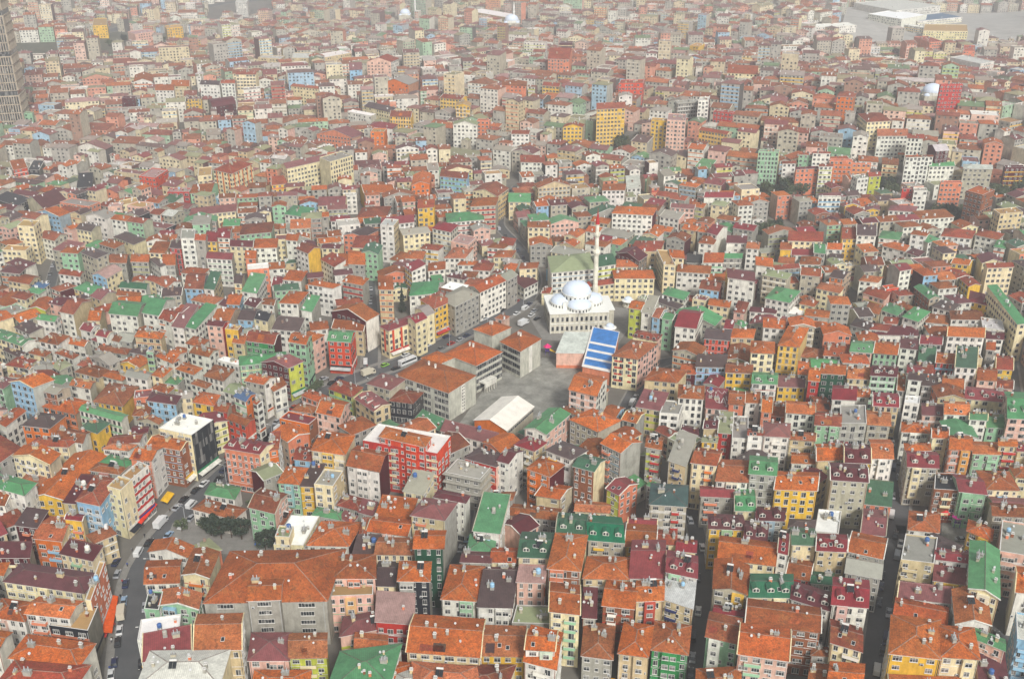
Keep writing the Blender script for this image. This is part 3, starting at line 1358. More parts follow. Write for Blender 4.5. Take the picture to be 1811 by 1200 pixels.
def hull(pts):
    pts = sorted(set(pts))
    def half(p):
        o = []
        for q in p:
            while len(o) > 1 and (o[-1][0] - o[-2][0]) * (q[1] - o[-2][1]) - (o[-1][1] - o[-2][1]) * (q[0] - o[-2][0]) <= 0:
                o.pop()
            o.append(q)
        return o
    a, b = half(pts), half(pts[::-1])
    return a[:-1] + b[:-1]

def inside(poly, x, y):
    n = len(poly)
    for i in range(n):
        (ax, ay), (bx, by) = poly[i], poly[(i + 1) % n]
        if (bx - ax) * (y - ay) - (by - ay) * (x - ax) < 0:
            return False
    return True

def silhouette(h):
    z = min(terrain(p.x, p.y) for p in h.quad)
    pts = []
    for p in h.quad:
        pts.append(project(p.x, p.y, z)[:2])
        pts.append(project(p.x, p.y, z + h.H + 0.4)[:2])
    return hull(pts)

def marks(h):
    """photo pixels at the middle of a roof read from the photograph"""
    (ax, ay), (bx, by), (cx, cy) = h.px
    return [(ax + (bx - ax) * u + (cx - ax) * v, ay + (by - ay) * u + (cy - ay) * v) for u, v in ((0.5, 0.45), (0.25, 0.4), (0.75, 0.4))]

def settle(hs):
    """storey counts are read off the photo only roughly: nudge them where a house hides a roof the photo shows"""
    N_ = len(hs)
    info = [None] * N_
    mk_ = [marks(h) for h in hs]
    def upd(k):
        s = silhouette(hs[k])
        xs, ys = [p[0] for p in s], [p[1] for p in s]
        info[k] = (min(xs), max(xs), min(ys), max(ys), s, (sum(hs[k].quad, Vector((0, 0))) / 4).length)
    for k in range(N_):
        upd(k)
    def hides(j, i):
        x0, x1, y0, y1, s, dj = info[j]
        if j == i or hs[j].wing or hs[i].wing or dj > info[i][5] - 0.5:
            return 0
        return sum(1 for mx, my in mk_[i] if x0 < mx < x1 and y0 < my < y1 and inside(s, mx, my))
    def conf(k):
        return sum(hides(j, k) + hides(k, j) for j in range(N_))
    pairs = [(i, j) for i in range(N_) for j in range(N_) if hides(j, i)]
    for i, j in pairs:
        if not hides(j, i):
            continue
        ni, nj = hs[i].n, hs[j].n
        best, bn = conf(i) + conf(j), (ni, nj)
        for di, dj in ((0, -0.5), (0.5, 0), (0.5, -0.5), (0, -1), (1, 0), (1, -1)):
            if nj + dj < 1.5:
                continue
            place(hs[i], ni + di); place(hs[j], nj + dj); upd(i); upd(j)
            c = conf(i) + conf(j)
            if c < best:
                best, bn = c, (ni + di, nj + dj)
        place(hs[i], bn[0]); place(hs[j], bn[1]); upd(i); upd(j)
    print('settle', len(pairs), sum(1 for i in range(N_) for j in range(N_) if hides(j, i)))

def parse_table():
    hs = []
    for l in TABLE.strip().split('\n'):
        l = l.strip()
        if l[0] == 'T':
            _, x0, y0, s = l.split()
            x0, y0, s = float(x0), float(y0), float(s)
            continue
        wing = l[0] == '+'
        q = l.lstrip('+').split()
        c = [float(v) for v in q[:6]]
        n = float(q[6])
        px = [(x0 + c[i] / s, y0 + c[i + 1] / s) for i in (0, 2, 4)]
        h = House()
        h.px = px
        place(h, n)
        h.rt, h.rc = q[7][0], q[7][1]
        h.wc = q[8]
        h.opts = set(k[1:] for k in q if k[0] == '!')
        q = [k for k in q if k[0] != '!']
        h.sc = q[9] if len(q) > 9 else None
        h.wing = wing
        h.hand = True
        hs.append(h)
    return hs

def inset(quad, k):
    c = sum(quad, Vector((0, 0))) / 4
    out = []
    for i in range(4):
        a = quad[i]
        e1 = (quad[(i + 1) % 4] - a).normalized()
        e0 = (quad[i - 1] - a).normalized()
        out.append(a + (e1 + e0) * k)
    return out

def finish(h, r):
    q = h.quad
    h.c = sum(q, Vector((0, 0))) / 4
    h.z = min(terrain(p.x, p.y) for p in q)
    h.w = ((q[1] - q[0]).length + (q[2] - q[3]).length) / 2
    h.d = ((q[3] - q[0]).length + (q[2] - q[1]).length) / 2
    over = {'f': 0.0, 's': 0.3, 'b': 0.2}.get(h.rt, 0.38)
    h.over = min(over, 0.06 * min(h.w, h.d))
    h.foot = inset(q, h.over + 0.06)
    h.sl = r.uniform(0.26, 0.36)
    m = min(h.w, h.d)
    h.hr = {'h': h.sl * m / 2, 'g': h.sl * h.d / 2, 'G': h.sl * h.w / 2, 's': min(2.6, 0.16 * h.d), 'f': 0.0, 'b': 0.22 * h.d}[h.rt]
    rc = ROOF[h.rc]
    if h.rc in 'OoqR':                       # tile batches differ and age differently
        rc = mixc(rc, r.choice([lin((196, 128, 92)), lin((120, 72, 50)), lin((188, 92, 40)), lin((160, 70, 50)), lin((150, 96, 70)), lin((96, 62, 46))]), r.uniform(0.0, 0.6))
    elif h.rc in METAL:
        rc = mixc(rc, lin((150, 140, 132)), r.uniform(0.0, 0.12))
    h.roofcol = jit(rc, 0.14, r)
    h.wallcol = jit(WALL[h.wc], 0.06, r)
    if h.sc:
        h.sidecol = jit(WALL[h.sc], 0.06, r)
    else:
        h.sidecol = mixc(h.wallcol, WALL['e'], r.choice([0, 0, 0.35, 0.7])) if h.wc in 'wcgbep' else mixc(h.wallcol, WALL['e'], r.choice([0.1, 0.5, 0.8]))
    h.rmat = METALI if h.rc in METAL else (FLATI if h.rc in 'YWTU' else TILEI)
    return h

def roof_h(h, u, v):
    if h.rt == 'h':
        return min(u * h.w, (1 - u) * h.w, v * h.d, (1 - v) * h.d) * h.sl
    if h.rt == 'g':
        return (1 - abs(2 * v - 1)) * h.hr
    if h.rt == 'G':
        return (1 - abs(2 * u - 1)) * h.hr
    if h.rt == 's':
        return v * h.hr
    if h.rt == 'b':
        return h.hr * math.sqrt(max(0, 1 - (2 * v - 1) ** 2))
    return 0.0

def quad_pt(q, u, v):
    return (q[0] * (1 - u) + q[1] * u) * (1 - v) + (q[3] * (1 - u) + q[2] * u) * v

def v3(p, z):
    return (p[0], p[1], z)

def wall_mesh(h, mb, base):
    q = h.foot
    z0, z1 = base - 1.2, base + h.H
    cols = [h.wallcol, h.sidecol, h.sidecol, h.sidecol]
    top = z1 + (0.55 if h.rt == 'f' else 0.0)
    for i in range(4):
        j = (i + 1) % 4
        za = zb = top
        if h.rt == 's':
            za = z1 + (h.hr if i in (2, 3) else 0)
            zb = z1 + (h.hr if j in (2, 3) else 0)
        mb.face([v3(q[i], z0), v3(q[j], z0), v3(q[j], zb), v3(q[i], za)], cols[i], GLASSI if i and h.sc == 'k' and h.wc == 'c' else WALLI)
    if h.rt == 'g':
        for i, j in ((1, 2), (3, 0)):
            m = (q[i] + q[j]) / 2
            mb.face([v3(q[i], z1), v3(q[j], z1), v3(m, z1 + h.hr - 0.05)], h.sidecol, WALLI)
    if h.rt == 'G':
        for i, j, c in ((0, 1, h.wallcol), (2, 3, h.sidecol)):
            m = (q[i] + q[j]) / 2
            mb.face([v3(q[i], z1), v3(q[j], z1), v3(m, z1 + h.hr - 0.05)], c, WALLI)
    if h.rt == 'b':
        for a, b in ((1, 2), (0, 3)):
            pts = [v3(q[a], z1)] + [v3(q[a] * (1 - t) + q[b] * t, z1 + h.hr * math.sqrt(max(0, 1 - (2 * t - 1) ** 2)) - 0.04) for t in (0.05, 0.15, 0.3, 0.5, 0.7, 0.85, 0.95)] + [v3(q[b], z1)]
            if a == 0:
                pts = pts[::-1]
            mb.face(pts, h.sidecol, WALLI)

def roof_mesh(h, mb, base, fascia=True):
    q = h.quad
    z = base + h.H + 0.02
    col, mat = h.roofcol, h.rmat
    def uvq(pts, e0, e1, up):
        ex = Vector((e1[0] - e0[0], e1[1] - e0[1], 0)).normalized()
        out = []
        for p in pts:
            r = Vector((p[0] - e0[0], p[1] - e0[1], 0))
            u_ = r.dot(ex)
            r2 = r - ex * u_
            out.append((u_, math.hypot(r2.length, p[2] - z)))
        return out
    P = [v3(p, z) for p in q]
    def F(pts, i, j):
        mb.face(pts, col, mat, uvq(pts, P[i], P[j], 1))
    if h.rt == 'h':
        if h.w >= h.d:
            k = 0.5 * h.d / h.w
            a, b = quad_pt(q, k, 0.5), quad_pt(q, 1 - k, 0.5)
            a, b = v3(a, z + h.hr), v3(b, z + h.hr)
            F([P[0], P[1], b, a], 0, 1); F([P[1], P[2], b], 1, 2); F([P[2], P[3], a, b], 2, 3); F([P[3], P[0], a], 3, 0)
        else:
            k = 0.5 * h.w / h.d
            a, b = quad_pt(q, 0.5, k), quad_pt(q, 0.5, 1 - k)
            a, b = v3(a, z + h.hr), v3(b, z + h.hr)
            F([P[0], P[1], a], 0, 1); F([P[1], P[2], b, a], 1, 2); F([P[2], P[3], b], 2, 3); F([P[3], P[0], a, b], 3, 0)
        ridge = (a, b)
    elif h.rt == 'g':
        a, b = v3(quad_pt(q, 0, 0.5), z + h.hr), v3(quad_pt(q, 1, 0.5), z + h.hr)
        F([P[0], P[1], b, a], 0, 1); F([P[2], P[3], a, b], 2, 3)
        ridge = (a, b)
    elif h.rt == 'G':
        a, b = v3(quad_pt(q, 0.5, 0), z + h.hr), v3(quad_pt(q, 0.5, 1), z + h.hr)
        F([P[1], P[2], b, a], 1, 2); F([P[3], P[0], a, b], 3, 0)
        ridge = (a, b)
    elif h.rt == 's':
        a, b = v3(q[3], z + h.hr), v3(q[2], z + h.hr)
        F([P[0], P[1], b, a], 0, 1)
        ridge = None
    elif h.rt == 'b':
        n = 8
        pr = [(v3(quad_pt(q, 0, 0.5 - 0.5 * math.cos(math.pi * i / n)), z + h.hr * math.sin(math.pi * i / n)),
               v3(quad_pt(q, 1, 0.5 - 0.5 * math.cos(math.pi * i / n)), z + h.hr * math.sin(math.pi * i / n))) for i in range(n + 1)]
        for (a, b), (c, d) in zip(pr, pr[1:]):
            F([a, b, d, c], 0, 1)
        ridge = None
    else:
        fo = inset(h.foot, 0.28)
        mb.face([v3(p, z + 0.02) for p in fo], col, FLATI if h.rc not in METAL else METALI, [(p.x, p.y) for p in fo])
        pc = h.wallcol if h.rc != 'W' else ROOF['W']
        for i in range(4):                              # inner faces and coping of the parapet
            j = (i + 1) % 4
            mb.face([v3(fo[j], z), v3(fo[i], z), v3(fo[i], z + 0.53), v3(fo[j], z + 0.53)], pc, WALLI)
            mb.face([v3(h.foot[i], z + 0.535), v3(h.foot[j], z + 0.535), v3(fo[j], z + 0.535), v3(fo[i], z + 0.535)], (0.6, 0.58, 0.54), TRIMI)
        ridge = None
    if fascia and h.rt != 'f':
        t = 0.16
        edges = [(0, 1), (1, 2), (2, 3), (3, 0)]
        for i, j in edges:
            if h.rt in 'gGsb' :
                if h.rt == 'g' and (i, j) in ((1, 2), (3, 0)):
                    m = ridge[1] if (i, j) == (1, 2) else ridge[0]
                    segs = [(P[i], m), (m, P[j])]
                elif h.rt == 'G' and (i, j) in ((0, 1), (2, 3)):
                    m = ridge[0] if (i, j) == (0, 1) else ridge[1]
                    segs = [(P[i], m), (m, P[j])]
                elif h.rt == 's':
                    zz = [z, z, z + h.hr, z + h.hr]
                    segs = [(v3(q[i], zz[i]), v3(q[j], zz[j]))]
                elif h.rt == 'b' and (i, j) in ((1, 2), (3, 0)):
                    k = 1 if (i, j) == (1, 2) else 0
                    ln = [p[k] for p in pr]
                    if k == 0:
                        ln = ln[::-1]
                    segs = list(zip(ln, ln[1:]))
                else:
                    segs = [(P[i], P[j])]
            else:
                segs = [(P[i], P[j])]
            for a, b in segs:
                a2, b2 = (a[0], a[1], a[2] - t), (b[0], b[1], b[2] - t)
                mb.face([a2, b2, b, a], h.fascia, TRIMI if h.fascia_trim else mat, None)
                # soffit back to the wall
                ca = (h.c.x - a[0], h.c.y - a[1]); la = math.hypot(*ca)
                cb = (h.c.x - b[0], h.c.y - b[1]); lb = math.hypot(*cb)
                k = h.over * 1.8 + 0.1
                a3 = (a2[0] + ca[0] / la * k, a2[1] + ca[1] / la * k, a2[2])
                b3 = (b2[0] + cb[0] / lb * k, b2[1] + cb[1] / lb * k, b2[2])
                mb.face([b2, a2, a3, b3], (0.5, 0.47, 0.42), TRIMI)
    return ridge

def verges(h, mb, base):
    """white rendered copings along the party-wall edges of a roof"""
    q, z = h.quad, base + h.H + 0.02
    if h.rt == 'g':
        pr = [quad_pt(q, u, v).to_tuple() + (z + (h.hr if v == 0.5 else 0),) for u, v in ((0, 0), (0, .5), (0, 1), (1, 0), (1, .5), (1, 1))]
        segs = [(0, 1), (1, 2), (3, 4), (4, 5)]
    elif h.rt == 's':
        pr = [v3(q[0], z), v3(q[3], z + h.hr), v3(q[1], z), v3(q[2], z + h.hr)]
        segs = [(0, 1), (2, 3)]
    elif h.rt == 'G':
        pr = [quad_pt(q, u, 0).to_tuple() + (z + (h.hr if u == 0.5 else 0),) for u in (0, .5, 1)]
        segs = [(0, 1), (1, 2)]
    else:
        return
    c = Vector((h.c.x, h.c.y, 0))
    for i, j in segs:
        a, b = Vector(pr[i]), Vector(pr[j])
        d = b - a
        s = Vector((-d.y, d.x, 0)).normalized() * 0.28
        if s.dot(c - a) < 0:
            s = -s
        mb.box(a - s * 0.15, d, s, (0, 0, 0.16), h.vergecol, WALLI, False)

def ridge_caps(h, mb, base):
    """pale mortared ridge and hip tiles"""
    q = h.quad
    z = base + h.H + 0.02
    P = [Vector(v3(p, z)) for p in q]
    if h.rt == 'h':
        if h.w >= h.d:
            k = 0.5 * h.d / h.w
            a, b = quad_pt(q, k, 0.5), quad_pt(q, 1 - k, 0.5)
            pr = [(0, 0), (3, 0), (1, 1), (2, 1)]
        else:
            k = 0.5 * h.w / h.d
            a, b = quad_pt(q, 0.5, k), quad_pt(q, 0.5, 1 - k)
            pr = [(0, 0), (1, 0), (2, 1), (3, 1)]
        a, b = Vector(v3(a, z + h.hr)), Vector(v3(b, z + h.hr))
        segs = [(a, b)] + [(P[i], (a, b)[e]) for i, e in pr]
    elif h.rt == 'g':
        segs = [(Vector(v3(quad_pt(q, 0, 0.5), z + h.hr)), Vector(v3(quad_pt(q, 1, 0.5), z + h.hr)))]
    elif h.rt == 'G':
        segs = [(Vector(v3(quad_pt(q, 0.5, 0), z + h.hr)), Vector(v3(quad_pt(q, 0.5, 1), z + h.hr)))]
    else:
        return
    for a, b in segs:
        d = b - a
        if d.length < 0.3:
            continue
        s = d.cross(Vector((0, 0, 1))).normalized() * 0.16
        up = Vector((0, 0, 0.07))
        mb.face([tuple(a + s - up * .2), tuple(b + s - up * .2), tuple(b + up), tuple(a + up)], h.capcol, TILEI)
        mb.face([tuple(b - s - up * .2), tuple(a - s - up * .2), tuple(a + up), tuple(b + up)], h.capcol, TILEI)

def sides(h):
    """(a, b, outward normal, width) for front, right, back, left"""
    q = h.foot
    out = []
    for i in range(4):
        a, b = q[i], q[(i + 1) % 4]
        d = (b - a)
        w = d.length
        t = d / w
        out.append((a, b, Vector((t.y, -t.x)), w, t))
    return out

def faces_cam(a, b, n):
    m = (a + b) / 2
    return (-m).normalized().dot(n) > 0.08

def window_slots(h, r, style):
    """(storey, centre point, normal, tangent, kind) of every window"""
    out = []
    S = sides(h)
    for k in (0, 1, 3):
        a, b, n, w, t = S[k]
        if k == 0:
            pass
        else:
            if not faces_cam(a, b, n):
                continue
            if h.sc:
                if h.sc in 'mgek' or (h.sc in 'c' and h.wc in 't'):
                    continue
            elif r.random() > 0.42 and not getattr(h, 'allsides', False):
                continue
        pitch = style['pitch']
        m = int((w - 0.7) / pitch)
        if m < 1:
            if w > 1.9:
                m = 1
            else:
                continue
        for s in range(int(h.n)):
            for i in range(m):
                if r.random() < (0.25 if k else 0.06):
                    continue
                u = (i + 0.5) / m
                p = a * (1 - u) + b * u
                kind = style['kinds'][i % len(style['kinds'])] if s else style['ground']
                out.append((s, p, n, t, kind))
    return out

WK = {'w2': (1.65, 1.5), 'w3': (2.2, 1.5), 'w1': (0.9, 1.3), 'door': (1.5, 2.05), 'shop': (2.2, 1.9), 'tall': (1.2, 1.75), 'strip': (4.2, 1.45)}
STYLES = [dict(pitch=2.9, kinds=['w3'], ground='shop'), dict(pitch=2.5, kinds=['w2'], ground='w2'), dict(pitch=2.4, kinds=['w2', 'w1'], ground='w2'),
          dict(pitch=2.8, kinds=['w3', 'door', 'w2'], ground='shop'), dict(pitch=2.4, kinds=['w2', 'door'], ground='w2'), dict(pitch=2.1, kinds=['tall'], ground='shop')]

def window_mesh(kind):
    w, hh = WK[kind]
    mb = MB()
    t = 0.07
    fr = (0.75, 0.74, 0.7)
    n = {'w2': 2, 'w3': 3, 'w1': 1, 'door': 2, 'shop': 3, 'tall': 2, 'strip': 5}[kind]
    x0, x1, z0, z1 = -w / 2, w / 2, -hh / 2, hh / 2
    d = 0.10
    # frame: four bars and mullions standing proud of the wall, panes set back between them (y is outward)
    def bar(a, b, c, e):
        mb.box((a, 0.0, c), (b - a, 0, 0), (0, d, 0), (0, 0, e - c), fr, 1, True)
    bar(x0, x1, z1 - t, z1)
    bar(x0, x1, z0, z0 + t)
    for i in range(n + 1):
        c = x0 + (w - t) * i / n
        bar(c, c + t, z0 + t, z1 - t)
    if hh > 1.3 and kind in ('w2', 'w3'):
        bar(x0 + t, x1 - t, z0 + hh * 0.68, z0 + hh * 0.68 + 0.05)
    mb.box((x0 - 0.08, -0.01, z0 - 0.09), (w + 0.16, 0, 0), (0, d + 0.09, 0), (0, 0, 0.085), (0.6, 0.58, 0.54), 1, True)   # sill
    mb.face([(x1, 0.03, z0), (x0, 0.03, z0), (x0, 0.03, z1), (x1, 0.03, z1)], (0.03, 0.03, 0.03), 0)
    return mb.mesh('window', [M_GLASS, M_TRIM])
WMESH = {k: window_mesh(k) for k in WK}

def balcony_mesh(w):
    mb = MB()
    dd = 1.05
    mb.box((-w / 2, 0, 0), (w, 0, 0), (0, dd, 0), (0, 0, 0.14), (0.5, 0.5, 0.48), 0, True)
    mb.box((-w / 2, dd - 0.07, 0.14), (w, 0, 0), (0, 0.06, 0), (0, 0, 0.82), (0.5, 0.5, 0.5), 0, True)
    for x in (-w / 2, w / 2 - 0.06):
        mb.box((x, 0, 0.14), (0.06, 0, 0), (0, dd - 0.07, 0), (0, 0, 0.82), (0.5, 0.5, 0.5), 0, True)
    mb.box((-w / 2 - 0.02, dd - 0.09, 0.96), (w + 0.04, 0, 0), (0, 0.1, 0), (0, 0, 0.05), (0.5, 0.5, 0.5), 1, True)
    return mb.mesh('balcony', [M_PAINT, M_TRIM])
BALC = {w: balcony_mesh(w) for w in (2.4, 3.2, 4.2)}

def chimney_mesh():
    mb = MB()
    mb.cbox(0, 0, -0.5, 0.75, 0.6, 1.7, mat=0)
    mb.cbox(0, 0, 1.2, 0.95, 0.8, 0.12, mat=1, bottom=True)
    for x in (-0.2, 0.2):
        mb.cbox(x, 0, 1.32, 0.22, 0.22, 0.35, mat=2)
    mb.cbox(0, 0, 1.67, 0.75, 0.45, 0.06, mat=1, bottom=True)
    return mb.mesh('chimney', [M_MASON, M_TRIM, M_CONC])
CHIM = chimney_mesh()

M_DISH = mat_plain('dish_paint', (0.5, 0.5, 0.48), 0.5)
def dish_mesh():
    mb = MB()
    n = 10
    rings = []
    for k, (rr, dz) in enumerate(((0.0, 0.0), (0.28, 0.03), (0.46, 0.10))):
        rings.append([Vector((math.cos(2 * math.pi * i / n) * rr, -dz, math.sin(2 * math.pi * i / n) * rr)) for i in range(n)])
    tilt = Matrix.Rotation(math.radians(-28), 3, 'X')
    for a, b in zip(rings, rings[1:]):
        for i in range(n):
            j = (i + 1) % n
            pts = [tilt @ p + Vector((0, 0, 0.85)) for p in (a[i], a[j], b[j], b[i])]
            mb.face([tuple(p) for p in pts], mat=0)
            mb.face([tuple(p + Vector((0, 0.02, 0))) for p in pts[::-1]], mat=0)
    mb.cbox(0, 0.05, -0.3, 0.06, 0.06, 1.15, mat=1)
    arm = tilt @ Vector((0, -0.5, 0.0)) + Vector((0, 0, 0.8))
    mb.box((-0.02, 0, 0.55), (0.04, 0, 0), (0, 0.04, 0), tuple(arm - Vector((0, 0, 0.55))), mat=1)
    mb.cbox(arm.x, arm.y, arm.z - 0.05, 0.09, 0.12, 0.1, mat=1)
    return mb.mesh('satellite_dish', [M_DISH, M_STEEL])
DISH = dish_mesh()

def heater_mesh():
    """solar water heater: sloping collectors, frame and a round tank"""
    mb = MB()
    for x in (-0.95, 0.05):
        mb.box((x, -0.9, 0.15), (0.9, 0, 0), (0, 1.5, 0.95), (0, -0.05, 0.07), mat=0, bottom=True)
    n = 8
    for i in range(n):
        a0, a1 = 2 * math.pi * i / n, 2 * math.pi * (i + 1) / n
        p = [(-0.9, 0.85 + 0.28 * math.cos(a), 1.35 + 0.28 * math.sin(a)) for a in (a0, a1)]
        q = [(0.9, b[1], b[2]) for b in p]
        mb.face([p[0], q[0], q[1], p[1]], mat=1)
    for x in (-0.9, 0.9):
        ring = [(x, 0.85 + 0.28 * math.cos(2 * math.pi * i / n), 1.35 + 0.28 * math.sin(2 * math.pi * i / n)) for i in range(n)]
        mb.face(ring if x < 0 else ring[::-1], mat=1)
    for x in (-0.8, 0.75):
        for y in (-0.7, 0.85):
            mb.cbox(x, y, -0.6, 0.06, 0.06, 0.8 if y < 0 else 1.7, mat=2)
    return mb.mesh('solar_heater', [M_CARGLASS, M_TRIM, M_STEEL])
HEAT = heater_mesh()

def tank_mesh():
    mb = MB()
    n = 12
    c = [(math.cos(2 * math.pi * i / n), math.sin(2 * math.pi * i / n)) for i in range(n)]
    prof = [(0.55, 0.0), (0.6, 0.1), (0.6, 0.95), (0.42, 1.15), (0.18, 1.2), (0.18, 1.28), (0.0, 1.28)]
    for (r0, z0), (r1, z1) in zip(prof, prof[1:]):
        for i in range(n):
            j = (i + 1) % n
            a, b = c[i], c[j]
            mb.face([(a[0] * r0, a[1] * r0, z0), (b[0] * r0, b[1] * r0, z0), (b[0] * r1, b[1] * r1, z1), (a[0] * r1, a[1] * r1, z1)])
    mb.cbox(0, 0, -0.8, 1.1, 1.1, 0.8, mat=1)
    return mb.mesh('water_tank', [M_PAINT, M_CONC])
TANK = tank_mesh()

def aircon_mesh():
    mb = MB()
    mb.box((-0.4, 0.05, 0), (0.8, 0, 0), (0, 0.32, 0), (0, 0, 0.55), mat=0, bottom=True)
    mb.face([(0.25, 0.375, 0.07), (-0.2, 0.375, 0.07), (-0.2, 0.375, 0.48), (0.25, 0.375, 0.48)], mat=1)
    for x in (-0.33, 0.28):
        mb.box((x, 0, -0.08), (0.05, 0, 0), (0, 0.36, 0), (0, 0, 0.07), mat=1, bottom=True)
    return mb.mesh('air_conditioner', [M_DISH, M_RUBBER])
AIRC = aircon_mesh()

def vent_mesh():
    """a low plastered ventilation stack with two flues and a slab"""
    mb = MB()
    mb.cbox(0, 0, -0.5, 1.5, 0.7, 1.25, mat=0)
    mb.cbox(0, 0, 0.95, 1.7, 0.9, 0.1, mat=1, bottom=True)
    for x in (-0.45, 0.0, 0.45):
        mb.cbox(x, 0, 0.75, 0.2, 0.72, 0.2, mat=0)
    for x in (-0.4, 0.35):
        mb.cbox(x, 0, 1.05, 0.16, 0.16, 0.9, mat=2)
    return mb.mesh('vent_stack', [M_MASON, M_CONC, M_STEEL])
VENT = vent_mesh()

def skylight_mesh():
    mb = MB()
    mb.box((-0.5, -0.65, -0.1), (1.0, 0, 0), (0, 1.3, 0), (0, 0, 0.22), mat=1)
    mb.face([(-0.42, -0.57, 0.13), (0.42, -0.57, 0.13), (0.42, 0.57, 0.13), (-0.42, 0.57, 0.13)], mat=0)
    return mb.mesh('skylight', [M_CARGLASS, M_TRIM])
SKYL = skylight_mesh()

def dormer_parts(h, parent, u, v, base, r):
    """a small gabled dormer on the front slope"""
    q = h.quad
    w, hh = 1.9, 1.25
    S = sides(h)[0]
    t = S[4]; n = S[2]
    p = quad_pt(q, u, v)
    z = base + h.H + roof_h(h, u, v)
    dep = min(2.6, (0.5 - v) * h.d * 0.95)
    mb = MB()
    a = Vector((p.x, p.y)) - t * w / 2
    b = Vector((p.x, p.y)) + t * w / 2
    back = -n * dep
    wc = WALL['w']
    F3 = lambda x, zz: (x.x, x.y, zz)
    zt = z + hh
    m = (a + b) / 2
    mb.face([F3(a, z - 0.3), F3(b, z - 0.3), F3(b, zt), F3(m, zt + 0.6), F3(a, zt)], wc, WALLI)
    mb.face([F3(b, z - 0.3), F3(b + back, z), F3(b + back, zt), F3(b, zt)], wc, WALLI)
    mb.face([F3(a + back, z), F3(a, z - 0.3), F3(a, zt), F3(a + back, zt)], wc, WALLI)
    o1, o2, of = a - t * 0.2, b + t * 0.2, n * 0.25
    zz = zt - 0.08
    mb.face([F3(o2 + of, zz), F3(o2 + back, zz), F3(m + back, zt + 0.66), F3(m + of, zt + 0.66)], h.roofcol, h.rmat)
    mb.face([F3(o1 + back, zz), F3(o1 + of, zz), F3(m + of, zt + 0.66), F3(m + back, zt + 0.66)], h.roofcol, h.rmat)
    # glazing of the dormer, set proud with its frame
    for k in (-0.45, 0.45):
        c = m + t * k + n * 0.04
        g = [c - t * 0.32, c + t * 0.32]
        mb.face([F3(g[0], z + 0.2), F3(g[1], z + 0.2), F3(g[1], z + 1.1), F3(g[0], z + 1.1)], (0.02, 0.02, 0.02), GLASSI)
    mb.obj('dormer', SLOTS, parent)

BANDCOL = [WALL['w'], WALL['w'], WALL['c'], WALL['y'], WALL['r'], WALL['l'], WALL['n'], WALL['o'], WALL['u'], WALL['s']]

